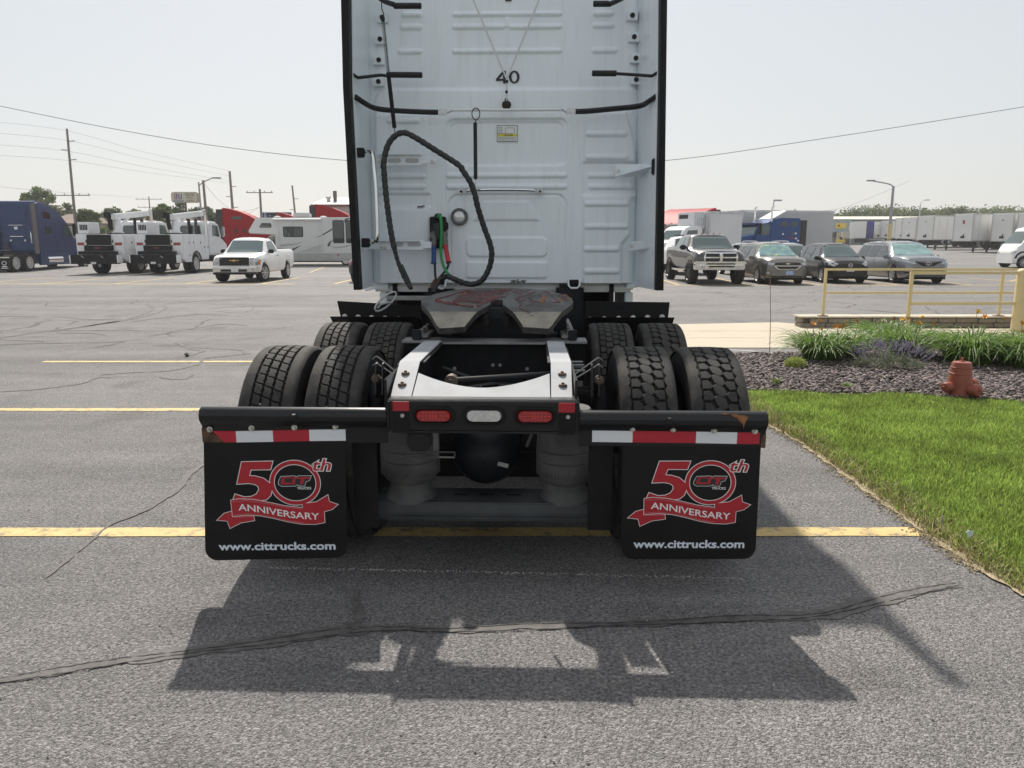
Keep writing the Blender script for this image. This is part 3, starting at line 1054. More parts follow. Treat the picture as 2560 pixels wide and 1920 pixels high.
# --- side extenders: white inner skin, black rubber trailing edge
for sx, nm in ((-1, 'L'), (1, 'R')):
    if sx < 0:
        top_o, mid_o, bot_o = (-1.231, 1.400, 3.481), (-1.241, 1.400, 2.822), (-1.216, 1.400, 1.270)
        top_i, mid_i, bot_i = (-1.168, 1.400, 3.480), (-1.186, 1.400, 2.788), (-1.160, 1.400, 1.270)
        wt, wb = (-1.13, 1.93), (-1.185, 1.93)
    else:
        top_o, mid_o, bot_o = (1.219, 1.400, 3.460), (1.234, 1.400, 2.819), (1.269, 1.400, 1.274)
        top_i, mid_i, bot_i = (1.166, 1.400, 3.460), (1.183, 1.400, 2.776), (1.205, 1.400, 1.274)
        wt, wb = (1.07, 1.93), (1.11, 1.93)
    zt = 4.05
    k = (zt - mid_o[2]) / (top_o[2] - mid_o[2])
    xo_t = mid_o[0] + (top_o[0] - mid_o[0]) * k
    xi_t = mid_i[0] + (top_i[0] - mid_i[0]) * k
    ex = MB()
    zb, zm = 1.275, mid_o[2]
    prof = [(zb, bot_i[0], bot_o[0], wb[0]), (1.9, bot_i[0] * .6 + mid_i[0] * .4, bot_o[0] * .6 + mid_o[0] * .4, wb[0]), (zm, mid_i[0], mid_o[0], wb[0] * .5 + wt[0] * .5), (zt, xi_t, xo_t, wt[0])]
    vs = []
    for z, xi, xo, xw in prof:
        vs += [(xi, 1.40, z), (xo - sx * 0.012, 1.40, z), (xo - sx * .02, 2.4, z), (xw + sx * 0.02, 2.4, z), (xw, 1.93, z)]
    fs = []
    for i in range(3):
        for j in range(5):
            fs.append((i * 5 + j, i * 5 + (j + 1) % 5, (i + 1) * 5 + (j + 1) % 5, (i + 1) * 5 + j))
    fs += [(4, 3, 2, 1, 0), (15, 16, 17, 18, 19)]
    ex.add(vs, fs)
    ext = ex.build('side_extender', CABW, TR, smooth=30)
    eb = MB()
    vs = []
    for z, xi, xo, xw in prof:
        vs += [(xi + sx * 0.004, 1.30, z), (xo, 1.30, z), (xo, 1.42, z), (xo - sx * 0.014, 1.42, z), (xo - sx * .014, 1.395, z), (xi + sx * 0.004, 1.395, z)]
    fs = []
    for i in range(3):
        for j in range(6):
            fs.append((i * 6 + j, i * 6 + (j + 1) % 6, (i + 1) * 6 + (j + 1) % 6, (i + 1) * 6 + j))
    fs += [(5, 4, 3, 2, 1, 0), (18, 19, 20, 21, 22, 23)]
    eb.add(vs, fs)
    eb.build('edge_trim', BLACKR, ext, smooth=30)

# bolted tabs down both corners
for p in ((-1.027, 1.860, 3.477), (-1.050, 1.860, 3.309), (-1.065, 1.860, 3.146), (-1.074, 1.860, 2.976), (1.029, 1.860, 3.476), (1.048, 1.860, 3.311), (1.066, 1.860, 3.146), (1.074, 1.860, 2.979)):
    q = MB().bx(p[0] - .045, p[0] + .045, 1.855, 1.90, p[2] - .036, p[2] + .036)
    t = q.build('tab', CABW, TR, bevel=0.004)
    MB().disc((p[0], 1.846, p[2]), .02, 0, .012, 'y', 10).build('bolt', PLASTIC, t)

# black grab handles on stalks
for a, b, tail in (((-0.898, 1.680, 3.515), (-0.675, 1.680, 3.513), [(-0.901, 1.700, 3.531), (-0.976, 1.750, 3.566), (-1.033, 1.800, 3.608)]),
                   ((0.695, 1.680, 3.517), (0.821, 1.680, 3.516), [(0.823, 1.700, 3.517), (0.877, 1.750, 3.551), (0.941, 1.800, 3.593)]),
                   ((-0.967, 1.680, 2.993), (-0.679, 1.680, 2.989), None), ((0.695, 1.680, 2.994), (0.893, 1.680, 2.992), None)):
    h = MB().tube([(a[0], 1.68, a[2]), (b[0], 1.68, b[2])], 0.024, 10).build('deflector_hinge', BLACKP, TR, bevel=0.004)
    if tail:
        MB().tube(tail, 0.020, 8).build('arm', BLACKP, h)
for pts in ([(-1.187, 1.420, 2.946), (-1.158, 1.450, 2.926), (-1.004, 1.620, 2.979), (-0.964, 1.660, 2.980)], [(0.899, 1.660, 2.986), (1.146, 1.450, 2.925), (1.183, 1.420, 2.943)]):
    MB().tube(pts, 0.013, 8).build('brace_arm', BLACKP, TR)

# tie bar across the cab: black ends, bright rod between
for pts in ([(-1.180, 1.440, 2.782), (-1.130, 1.500, 2.750), (-1.063, 1.600, 2.723), (-0.916, 1.620, 2.706), (-0.638, 1.620, 2.692), (-0.493, 1.620, 2.690)],
            [(0.517, 1.620, 2.691), (0.658, 1.620, 2.693), (0.848, 1.620, 2.709), (1.071, 1.600, 2.727), (1.139, 1.500, 2.749), (1.181, 1.440, 2.772)]):
    MB().tube(bez(pts, 5), 0.022, 8).build('tie_bar', BLACKP, TR)
MB().tube([(-0.427, 1.620, 2.706), (0.449, 1.620, 2.705)], 0.011, 8).build('tie_rod', mat('bright zinc rod', (0.72, 0.73, 0.74), 0.35, 0.2), TR)
for p in ((-0.509, 1.590, 2.686), (0.528, 1.590, 2.689)):
    c_ = MB().box(p, (0.07, 0.012, 0.05)).build('clevis', STEEL, TR, bevel=0.004)
    MB().disc((p[0], p[1] - .012, p[2]), .014, 0, .012, 'y', 8).build('bolt', ZINC, c_)
for a, b in (((-0.484, 1.620, 2.681), (-0.421, 1.620, 2.707)), ((0.449, 1.620, 2.708), (0.505, 1.620, 2.676))):
    MB().tube([a, b], 0.007, 6).build('tie_hook', STEEL, TR)
# V cable, keeper and rubber ball
for a, b in (((-0.271, 1.800, 3.597), (-0.002, 1.780, 2.984)), ((0.268, 1.800, 3.592), (0.007, 1.780, 2.984)), ((0.003, 1.780, 2.989), (0.003, 1.780, 2.803))):
    MB().tube([a, b], 0.0075, 6).build('lanyard', mat('grey coated cable', (0.60, 0.62, 0.63), 0.45), TR)
cb = (0.001, 1.790, 2.775)
MB().lathe([(0.001, 0.055), (0.012, 0.05), (0.016, 0.03), (0.034, 0.02), (0.040, 0), (0.034, -0.022), (0.018, -0.034), (0.001, -0.036)], cb, 'z', 12).build('stop_ball', mat('brown rubber', (0.03, 0.022, 0.016), 0.7), TR)
for p in ((0.006, 1.770, 2.953), (0.002, 1.770, 2.872)):
    MB().box(p, (0.022, 0.02, 0.022)).build('clip', PLASTIC, TR, bevel=0.004)

INK = mat('black print', (0.02, 0.02, 0.022), 0.5)
a, b = (-0.091, 1.875, 2.962), (0.107, 1.875, 3.063)
x0, z0, w_, h_ = a[0], a[2], b[0] - a[0], b[2] - a[2]
for nm_, loops in (('fleet_number', [[(.30, 1), (.42, 1), (.42, .36), (.50, .36), (.50, .20), (.42, .20), (.42, 0), (.30, 0), (.30, .20), (0, .20), (0, .36)], [(.30, .36), (.13, .36), (.30, .74)]]),
                   ('fleet_number', [[(.775 + .225 * math.cos(R(k * 10)), .5 + .5 * math.sin(R(k * 10))) for k in range(36)], [(.775 + .115 * math.cos(R(k * 10)), .5 + .365 * math.sin(R(k * 10))) for k in range(36)]])):
    bmd = bmesh.new()
    ed_ = []
    for lp_ in loops:
        vv = [bmd.verts.new((x0 + u * w_, 1.8925, z0 + v * h_)) for u, v in lp_]
        ed_ += [bmd.edges.new((vv[i], vv[(i + 1) % len(vv)])) for i in range(len(vv))]
    bmesh.ops.triangle_fill(bmd, edges=ed_, use_beauty=True)
    if nm_ and len(loops[1]) == 3:
        pass
    med = bpy.data.meshes.new(nm_)
    bmd.to_mesh(med)
    bmd.free()
    med.materials.append(INK)
    inst(med, nm_, TR)
a, b = (-0.014, 1.875, 3.603), (0.040, 1.875, 3.675)
lettering('fleet_number', '2', INK, TR, (a[0], b[0], a[2], b[2]), 1.893, bold=0.022)

# warning label
a, b = (-0.084, 1.900, 2.493), (0.090, 1.900, 2.627)
ly_ = 1.897
LAB = mat('printed label', (0.78, 0.82, 0.80), 0.5)
lab = MB().bx(a[0], b[0], ly_ - .002, ly_ + .006, a[2], b[2]).build('warning_label', LAB, TR)
zz = b[2] - a[2]
brd = MB()
for x0, x1, z0, z1 in ((a[0], b[0], a[2], a[2] + .004), (a[0], b[0], b[2] - .004, b[2]), (a[0], a[0] + .004, a[2] + .004, b[2] - .004), (b[0] - .004, b[0], a[2] + .004, b[2] - .004)):
    brd.bx(x0, x1, ly_ - .0035, ly_ - .002, z0, z1)
brd.build('label_border', INK, lab)
MB().bx(a[0] + .005, b[0] - .005, ly_ - .0033, ly_ - .002, a[2] + zz * .32, a[2] + zz * .46).build('label_band', mat('yellow print', (0.70, 0.62, 0.04), 0.5), lab)
lettering('lettering', 'CAUTION', INK, lab, (a[0] + .06, b[0] - .04, a[2] + zz * .34, a[2] + zz * .44), ly_ - .0034, bold=0.02)
fine = MB()
for r_ in range(6):
    fine.bx(a[0] + .01, b[0] - .015 - .02 * (r_ == 5), ly_ - .0032, ly_ - .002, a[2] + .012 + r_ * .0105, a[2] + .016 + r_ * .0105)
GREYP = mat('grey fine print', (0.28, 0.30, 0.30), 0.6)
for r_ in range(5):
    fine.bx(a[0] + .012, a[0] + .05, ly_ - .0032, ly_ - .002, b[2] - .02 - r_ * .012, b[2] - .016 - r_ * .012)
for q in ((.07, .01, .15, .014), (.07, .062, .15, .066), (.07, .014, .074, .062), (.146, .014, .15, .062)):
    fine.bx(a[0] + q[0], a[0] + q[2], ly_ - .0032, ly_ - .002, b[2] - q[3] - .01, b[2] - q[1] - .01)
fine.build('fine_print', GREYP, lab)

# grab bars
MB().tube(bez([(-1.137, 1.460, 2.368), (-1.073, 1.420, 2.363), (-1.045, 1.400, 2.329), (-1.038, 1.400, 2.234), (-1.029, 1.400, 2.071), (-1.027, 1.400, 1.781), (-1.034, 1.400, 1.687), (-1.060, 1.420, 1.654), (-1.126, 1.460, 1.649)], 6), 0.016, 10).build('grab_handle', CHROME, TR)
for p in ((-1.157, 1.450, 2.357), (-1.138, 1.450, 1.649)):
    MB().box(p, (0.07, 0.05, 0.075)).build('handle_mount', PLASTIC, TR, bevel=0.008)
MB().tube(bez([(-0.376, 1.840, 2.080), (-0.331, 1.760, 2.079), (-0.268, 1.750, 2.084), (-0.056, 1.750, 2.088), (0.181, 1.750, 2.084), (0.243, 1.770, 2.079), (0.271, 1.840, 2.079)], 5), 0.015, 10).build('grab_bar', CHROME, TR)
for p in ((-0.392, 1.845, 2.079), (0.283, 1.845, 2.079)):
    f_ = MB().box(p, (0.055, 0.012, 0.04)).build('foot_plate', STEEL, TR, bevel=0.005)
    MB().disc((p[0], p[1] - .014, p[2]), .010, 0, .01, 'y', 8).build('bolt', PLASTIC, f_)

# work lamp
p = (-0.410, 1.870, 1.869)
GREYPL = mat('grey plastic bezel', (0.11, 0.115, 0.12), 0.5, var=0.1)
wl_ = MB().lathe([(0.050, -0.022), (0.068, -0.022), (0.074, -0.012), (0.074, 0.03)], p, 'y', 28).build('work_lamp', GREYPL, TR)
MB().lathe([(0.0005, -0.020), (0.028, -0.019), (0.050, -0.014), (0.052, 0.0)], p, 'y', 24).build('lens', CLEARL, wl_)
for t in (90, 210, 330):
    MB().disc((p[0] + .061 * math.cos(R(t + 60)), p[1] - .024, p[2] + .061 * math.sin(R(t + 60))), .006, 0, .004, 'y', 8).build('screw', PLASTIC, wl_)

# perforated support brackets
def bracket(pts, slots, bolts, y):
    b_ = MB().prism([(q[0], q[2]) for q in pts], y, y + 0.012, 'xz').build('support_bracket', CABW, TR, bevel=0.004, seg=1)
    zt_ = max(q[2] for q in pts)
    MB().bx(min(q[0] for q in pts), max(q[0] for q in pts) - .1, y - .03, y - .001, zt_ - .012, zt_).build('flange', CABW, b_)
    for s_, e_ in slots:
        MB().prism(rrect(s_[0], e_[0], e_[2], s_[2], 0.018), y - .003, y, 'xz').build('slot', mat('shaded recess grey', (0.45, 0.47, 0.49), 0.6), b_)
    for q in bolts:
        MB().disc((q[0], y - .012, q[2]), .014, 0, .012, 'y', 8).build('bolt', ZINC, b_)


bracket([(-1.067, 1.720, 2.380), (-0.714, 1.720, 2.379), (-0.696, 1.720, 2.350), (-0.587, 1.720, 2.345), (-0.588, 1.720, 2.297), (-0.697, 1.720, 2.295), (-0.716, 1.720, 2.281), (-1.071, 1.720, 2.282)],
        [((-0.988, 1.700, 2.342), (-0.877, 1.700, 2.306)), ((-0.842, 1.700, 2.341), (-0.728, 1.700, 2.305))], [(-1.057, 1.700, 2.347), (-1.058, 1.700, 2.311), (-0.615, 1.700, 2.316)], 1.72)
bracket([(-1.204, 1.720, 1.674), (-0.710, 1.720, 1.674), (-0.692, 1.720, 1.659), (-0.635, 1.720, 1.657), (-0.636, 1.720, 1.602), (-0.699, 1.720, 1.602), (-0.715, 1.720, 1.585), (-1.207, 1.720, 1.596)],
        [((-0.966, 1.700, 1.654), (-0.873, 1.700, 1.619)), ((-0.840, 1.700, 1.654), (-0.724, 1.700, 1.619))], [(-1.062, 1.700, 1.609), (-1.030, 1.700, 1.609), (-1.046, 1.700, 1.657)], 1.72)
for pts, bl in (([(0.902, 1.720, 2.289), (1.112, 1.720, 2.289), (1.176, 1.500, 2.313), (1.196, 1.500, 2.256), (1.115, 1.720, 2.189), (0.904, 1.720, 2.189)], [(0.931, 1.700, 2.233), (1.045, 1.700, 2.233)]),
                ([(1.056, 1.720, 1.664), (1.171, 1.650, 1.664), (1.203, 1.500, 1.668), (1.205, 1.500, 1.616), (1.193, 1.650, 1.576), (1.019, 1.720, 1.576)], [(1.043, 1.700, 1.627), (1.101, 1.700, 1.627)])):
    b_ = MB()
    n_ = len(pts)
    b_.add([q for q in pts] + [(q[0], q[1] + .014, q[2]) for q in pts], [tuple(range(n_)), tuple(range(2 * n_ - 1, n_ - 1, -1))] + [(i, (i + 1) % n_, n_ + (i + 1) % n_, n_ + i) for i in range(n_)])
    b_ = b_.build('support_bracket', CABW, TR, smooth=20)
    for q in bl:
        MB().disc((q[0], q[1] - .012, q[2]), .014, 0, .012, 'y', 8).build('bolt', ZINC, b_)
    e_ = pts[2]
    MB().box((e_[0] + .03, 1.46, e_[2] - .07), (0.08, 0.06, 0.13)).build('bracket_clamp', BLACKP, b_, bevel=0.01)

# hose hanger with spring (outer) and sprung rod (inner)
a, b = (-0.955, 1.500, 3.369), (-0.924, 1.500, 2.970)
c_ = (-0.886, 1.500, 2.554)
pole = MB().tube([b, c_], 0.0165, 10).build('hose_hanger', BLACKR, TR)
sp = MB()
va, vb = Vector(a), Vector(b)
sp.tube([va.lerp(vb, i / 120) + Vector((math.cos(i * 1.57) * .012, math.sin(i * 1.57) * .012, 0)) for i in range(121)], 0.0035, 5)
sp.build('spring', mat('spring steel', (0.12, 0.12, 0.125), 0.4, 0.8), pole)
MB().tube([(-0.971, 1.550, 3.522), (-0.966, 1.530, 3.451), (-0.948, 1.510, 3.408), a], 0.0045, 6).build('hook', PLASTIC, pole)
MB().box(a, (0.03, 0.03, 0.03)).build('end_cap', PLASTIC, pole, bevel=0.004)
MB().tube([c_, (-0.881, 1.500, 2.505)], 0.004, 6).build('cord', PLASTIC, pole)
rg = (-0.240, 1.600, 2.673)
a, b = (-0.242, 1.600, 2.608), (-0.250, 1.600, 2.160)
rod = MB().box(((a[0] + b[0]) / 2, 1.60, (a[2] + b[2]) / 2), (0.03, 0.03, a[2] - b[2])).build('hose_hanger', BLACKP, TR, bevel=0.006)
MB().tube([(rg[0] + .032 * math.cos(t * .3927), 1.60, rg[2] + .046 * math.sin(t * .3927)) for t in range(16)], 0.004, 6, closed=True).build('ring', PLASTIC, rod)
MB().tube([(rg[0], 1.6, rg[2] - .046), a], 0.005, 6).build('link', PLASTIC, rod)
MB().tube([b, (-0.248, 1.600, 2.142), (-0.250, 1.580, 2.088)], 0.004, 6).build('link', STEEL, rod)
for k in range(3):
    MB().disc((a[0], 1.582, a[2] - .05 - k * .035), .006, 0, .004, 'y', 8).build('hole', BLACKR, rod)

# spiral-wrapped hose bundle
hp = bez([(-0.772, 1.450, 1.274), (-0.827, 1.450, 1.364), (-0.875, 1.450, 1.491), (-0.904, 1.450, 1.604), (-0.927, 1.450, 1.729), (-0.950, 1.450, 1.923), (-0.963, 1.450, 2.075), (-0.972, 1.450, 2.236), (-0.975, 1.450, 2.254), (-0.954, 1.450, 2.357), (-0.921, 1.450, 2.436), (-0.867, 1.450, 2.490), (-0.802, 1.450, 2.509), (-0.725, 1.450, 2.479), (-0.573, 1.450, 2.387), (-0.374, 1.450, 2.263), (-0.338, 1.450, 2.217), (-0.280, 1.450, 2.131), (-0.245, 1.450, 2.044), (-0.220, 1.450, 1.934), (-0.174, 1.470, 1.782), (-0.123, 1.470, 1.640), (-0.110, 1.470, 1.545), (-0.135, 1.470, 1.437), (-0.192, 1.470, 1.345), (-0.268, 1.480, 1.313), (-0.353, 1.500, 1.326), (-0.451, 1.500, 1.367), (-0.485, 1.500, 1.379)], 12)
cum = [0.0]
for p, q in zip(hp, hp[1:]):
    cum.append(cum[-1] + (q - p).length)
pts, rad = [], []
s_, k = 0.0, 0
while s_ < cum[-1]:
    while cum[k + 1] < s_:
        k += 1
    pts.append(hp[k].lerp(hp[k + 1], (s_ - cum[k]) / (cum[k + 1] - cum[k])))
    ph = (s_ / 0.052) % 1
    rad.append((0.0195 if (ph < 0.08 or ph > 0.96) else 0.0262 - 0.005 * ph) * (1 if s_ > 0.35 else 0.75))
    s_ += 0.0055
WRAP = mat('black spiral hose wrap', (0.02, 0.0215, 0.023), 0.55, var=0.4, vscale=14, dirt=(0.05, 0.052, 0.052), dscale=9, damt=0.4)
hose = MB().tube(pts, rad, 12).build('air_hose', WRAP, TR, smooth=50)
MB().tube(bez([(-0.773, 1.460, 1.273), (-0.798, 1.450, 1.352), (-0.852, 1.450, 1.473)], 8), 0.014, 8).build('inner_hose', mat('dark green hose', (0.015, 0.035, 0.022), 0.5), hose)
GREENH = mat('green hose', (0.01, 0.22, 0.055), 0.4, var=0.1)
MB().tube(bez([(-0.578, 1.720, 1.861), (-0.561, 1.660, 1.877), (-0.541, 1.620, 1.852), (-0.533, 1.600, 1.761), (-0.538, 1.600, 1.664), (-0.541, 1.600, 1.554), (-0.523, 1.580, 1.469), (-0.493, 1.550, 1.415), (-0.461, 1.500, 1.384)], 8), 0.0125, 10).build('air_line', GREENH, TR)
BLK = mat('black air line', (0.013, 0.013, 0.014), 0.45)
MB().tube(bez([(-0.608, 1.700, 1.478), (-0.603, 1.680, 1.379), (-0.593, 1.640, 1.331), (-0.613, 1.600, 1.284), (-0.620, 1.500, 1.228)], 6), 0.011, 8).build('air_line', BLK, TR)
MB().tube(bez([(-0.486, 1.660, 1.492), (-0.490, 1.640, 1.449), (-0.533, 1.620, 1.388), (-0.577, 1.620, 1.338), (-0.606, 1.600, 1.284), (-0.608, 1.500, 1.228)], 6), 0.011, 8).build('air_line', BLK, TR)
MB().tube(bez([(-0.486, 1.500, 1.377), (-0.540, 1.520, 1.347), (-0.575, 1.500, 1.301), (-0.595, 1.450, 1.243)], 6), 0.022, 10).build('air_line', BLK, TR)
MB().tube(bez([(-0.581, 1.600, 1.343), (-0.608, 1.600, 1.311), (-0.618, 1.520, 1.251)], 6), 0.019, 8).build('hose_sleeve', mat('rusty brown sleeve', (0.10, 0.038, 0.022), 0.7, var=0.4, vscale=40), TR)
# coupling panel, glad hands
a, b = (-0.662, 1.840, 1.601), (-0.524, 1.840, 1.870)
gp = MB().bx(a[0], b[0], 1.82, 1.90, a[2], b[2]).build('coupling_panel', PLASTIC, TR, bevel=0.008)
q = (-0.521, 1.800, 1.789)
MB().box((q[0], 1.80, q[2]), (0.045, 0.06, 0.075)).build('socket', PLASTIC, gp, bevel=0.01)
q = (-0.593, 1.780, 1.764)
MB().lathe([(0.001, .05), (.03, .045), (.032, -.04), (.024, -.09), (.001, -.09)], q, 'z', 12).build('plug', mat('grey black plug', (0.028, 0.032, 0.035), 0.5), gp)
q = (-0.579, 1.770, 1.872)
MB().tube(bez([(-0.604, 1.800, 1.856), (-0.588, 1.760, 1.875), (-0.558, 1.740, 1.874)], 5), 0.02, 8).build('plug_cap', PLASTIC, gp)
for (t0, t1, m0, top) in (((-0.619, 1.740, 1.615), (-0.618, 1.710, 1.472), mat('blue grip', (0.018, 0.065, 0.24), 0.45, var=0.15), (-0.621, 1.780, 1.714)),
                          ((-0.519, 1.740, 1.627), (-0.487, 1.680, 1.481), mat('red grip', (0.50, 0.035, 0.05), 0.45, var=0.15), (-0.532, 1.780, 1.714))):
    A_, B_ = Vector(t0), Vector(t1)
    pr = [(0, .024), (.06, .026), (.1, .02), (.3, .0195), (.7, .0205), (.88, .020), (.93, .026), (1, .024)]
    MB().tube([A_.lerp(B_, t) for t, _ in pr], [r for _, r in pr], 12).build('hose_grip', m0, TR)
    cpl = MB().tube([Vector(top), A_.lerp(Vector(top), .3), A_], [0.020, 0.026, 0.016], 10)
    cpl.disc((top[0], top[1] - .01, top[2]), .032, -.015, .015, 'y', 14)
    cpl.build('glad_hand', mat('cast grey metal', (0.16, 0.155, 0.15), 0.55, 0.6, var=0.3, vscale=30), TR)

# scuffs on the lower edge of the wall
SC_ = mat('scraped paint', (0.10, 0.10, 0.09), 0.8, var=0.6, vscale=60)
random.seed(21)
for n_, u0, u1, v0, v1 in ((0, 1115, 1225, 862, 884), (1, 490, 540, 362, 376)):
    a, b = (((0.020, 1.900, 1.301), (0.163, 1.900, 1.330)), ((-0.779, 1.900, 1.947), (-0.720, 1.900, 1.965)))[n_]
    sc = MB()
    for k in range(26 if n_ == 0 else 7):
        x, z = random.uniform(a[0], b[0]), random.uniform(a[2], b[2])
        w_, h_ = random.uniform(.006, .03), random.uniform(.002, .008)
        yy = 1.8735 if n_ == 0 else 1.858
        sc.prism([(x, z), (x + w_ * .5, z - h_ * .6), (x + w_, z + h_ * .3), (x + w_ * .6, z + h_)], yy - .001 - k * 2e-4, yy + .012, 'xz')
    sc.build('scuff', SC_, TR, smooth=0)

# --- under the cab: dark opening, fairing corners, tow hooks, deck bar
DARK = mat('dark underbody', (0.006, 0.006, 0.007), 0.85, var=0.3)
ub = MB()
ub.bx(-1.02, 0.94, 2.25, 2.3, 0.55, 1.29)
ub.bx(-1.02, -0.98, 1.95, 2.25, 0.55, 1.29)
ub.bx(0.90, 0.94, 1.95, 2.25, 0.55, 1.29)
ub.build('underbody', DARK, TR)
for a, b, c2 in (((-1.261, 1.920, 1.297), (-1.052, 1.920, 1.226), (-1.117, 1.980, 1.103)), ((1.046, 1.920, 1.281), (1.276, 1.920, 1.249), (1.074, 1.980, 1.134))):
    x0, x1 = sorted((a[0], b[0]))
    fp = MB().prism([(x0, 1.31), (x1, 1.31), (x1, b[2] + .01), ((x0 + x1) / 2, b[2] + .02), (x0, b[2])], 1.905, 2.4, 'xz')
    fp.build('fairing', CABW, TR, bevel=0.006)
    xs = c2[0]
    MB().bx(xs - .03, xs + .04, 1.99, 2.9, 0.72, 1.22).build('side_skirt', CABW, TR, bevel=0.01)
for a, b in (((0.535, 1.820, 1.265), (0.629, 1.820, 1.334)), ((-0.595, 1.820, 1.258), (-0.533, 1.820, 1.325))):
    hk = MB()
    x0, x1, z0, z1 = a[0], b[0], a[2], b[2]
    hk.tube([(x0, 1.82, z1), (x0, 1.80, z0 + .02), (x0 + .02, 1.80, z0), (x1 - .02, 1.80, z0), (x1, 1.80, z0 + .02), (x1, 1.82, z1)], 0.009, 6)
    hk.build('step_loop', CABW, TR)
    MB().bx(x0 + .008, x1 - .008, 1.80, 1.86, z0 + .035, z1).build('step_pad', BLACKR, TR)
a, b = (-0.881, 1.200, 1.218), (-0.609, 1.200, 1.218)
MB().bx(a[0] - .05, -0.1, 1.18, 1.24, a[2] - .016, a[2] + .016).build('deck_bar', mat('galvanised bar', (0.30, 0.31, 0.30), 0.5, 0.7, var=0.2), TR, bevel=0.004)
hw = (-0.900, 1.000, 1.206)
MB().tube([(hw[0] + .075 * math.cos(t * .3927), 1.0 + .05 * math.cos(t * .3927), hw[2] + .045 * math.sin(t * .3927) + .055 * math.cos(t * .3927)) for t in range(16)], 0.008, 8, closed=True).build('release_handle', mat('grey plated handle', (0.42, 0.43, 0.43), 0.4, 0.5), TR)
MB().tube(bez([(hw[0] - .055, .965, hw[2] - .05), (hw[0] - .03, 0.98, hw[2] - .02), (hw[0] + .05, 1.02, hw[2] - .005)], 5), 0.008, 8).build('release_handle', MATS['grey plated handle'], TR)
# unseen engine, tanks and steer tyres, added under the cab to block skylight
MB().bx(-.95, .87, 2.6, 5.4, .30, 1.2).build('engine', DARK, TR, bevel=.05)
for s_ in (-1, 1):
    MB().bx(min(s_ * .62, s_ * 1.15), max(s_ * .62, s_ * 1.15), 2.35, 4.6, .38, 1.0).build('fuel_tank', DARK, TR, bevel=.08)
    MB().lathe([(.3, -.14), (.5, -.15), (.53, -.1), (.53, .1), (.5, .15), (.3, .14)], (s_ * 1.03, 5.4, .53), 'x', 28).build('steer_tyre', RUBBER, TR)
# battery/tank lumps in the dark gap
for c, d in (((-.55, 1.9, 1.15), (.22, .2, .2)), ((.55, 1.95, 1.1), (.24, .25, .38)), ((-.2, 1.9, 1.05), (.5, .15, .2)), ((-.62, 1.5, 1.22), (.1, .1, .12))):
    MB().box(c, d).build('gearbox', CHASSIS, TR, bevel=0.03)

# ------------------------------------------------------------------ chassis, fifth wheel, tyres, mudflaps
# frame rails and cross members
fr = MB()
for x in (-0.40, 0.40):
    s_ = 1 if x > 0 else -1
    fr.bx(min(x, x - s_ * .012), max(x, x - s_ * .012), -1.10, 2.2, 0.80, 1.055)
    for z in (0.80, 1.043):
        fr.bx(min(x - s_ * .09, x - s_ * .012), max(x - s_ * .09, x - s_ * .012), -1.05, 2.2, z, z + .012)
fr.build('frame_rail', CHASSIS, TR, bevel=0.003, seg=1)
cm = MB()
cm.bx(-.39, .39, 1.0, 1.1, 0.6, 1.02)
cm.build('cross_member', CHASSIS, TR, bevel=0.006)
cm = MB()
cm.bx(-.39, .39, -0.16, -0.08, 0.72, 1.035)
cm.bx(-.39, .39, -0.30, -0.16, 0.72, 0.745)
cm.bx(-.39, .39, -0.20, -0.16, 1.01, 1.035)
cm.build('cross_member', CHASSIS, TR, bevel=0.006)
for x in (-.015, .03, .2, -.24):
    MB().disc((x, -.305 + (.14 if abs(x) < .1 else 0), .90), .011, 0, .003, 'y', 8).build('hole', mat('daylit hole', (0.35, 0.35, 0.36), 0.7), TR)
# torque rod with bushes
pa, pb = Vector((-0.189, -0.950, 0.938)), Vector((0.361, -0.850, 0.962))
rodm = MB()
rodm.tube([pa, pa.lerp(pb, .06), pa.lerp(pb, .94), pb], [0.028, 0.019, 0.017, 0.024], 10)
rodo = rodm.build('torque_rod', CHASSIS, TR)
for q, r_ in ((pa, .036), (pb, .034)):
    e_ = MB().lathe([(0.001, -.05), (.018, -.05), (.02, -.035), (r_, -.033), (r_, .033), (.001, .035)], q, 'y', 16).build('bush', mat('worn bush steel', (0.14, 0.115, 0.095), 0.5, 0.6, var=0.3, vscale=50), rodo)
dif = MB().lathe([(0.001, -.32), (.07, -.31), (.15, -.22), (.19, -.05), (.17, .12), (.10, .2), (.001, .24)], (0.0, -0.62, 0.60), 'y', 20)
dif.tube([(-1.1, -.65, .54), (-.3, -.65, .56), (.3, -.65, .56), (1.1, -.65, .54)], [.07, .085, .085, .07], 12)
dif.build('drive_axle', CHASSIS, TR)
dif2 = MB().tube([(-1.1, .65, .54), (1.1, .65, .54)], .075, 12).lathe([(0.001, -.32), (.12, -.28), (.19, -.05), (.14, .15), (.001, .24)], (0, .68, .60), 'y', 18)
dif2.build('drive_axle', CHASSIS, TR)
for pts in ([(-.3, -.75, .82), (-.1, -.7, .86), (.05, -.5, .84), (.12, -.3, .80)], [(-.25, -.9, .84), (-.1, -.95, .80), (.0, -.9, .74)], [(.3, -.6, .9), (.1, -.55, .84), (-.1, -.45, .86), (-.3, -.4, .92)]):
    MB().tube(bez(pts, 6), 0.012, 6).build('air_line', BLK, TR)

# rear end plates on the rails and the arched closing plate (bright, facing up and back)
def up(p, q=0.004):
    return (p[0], p[1], p[2])


yb, yf = -1.44, -1.13        # rear edge low, bend line high
zl, zh = 0.955, 1.070
def on_slope(x, t):          # t = 0 at the rear edge, 1 at the bend
    return (x, yb + (yf - yb) * t, zl + (zh - zl) * t)


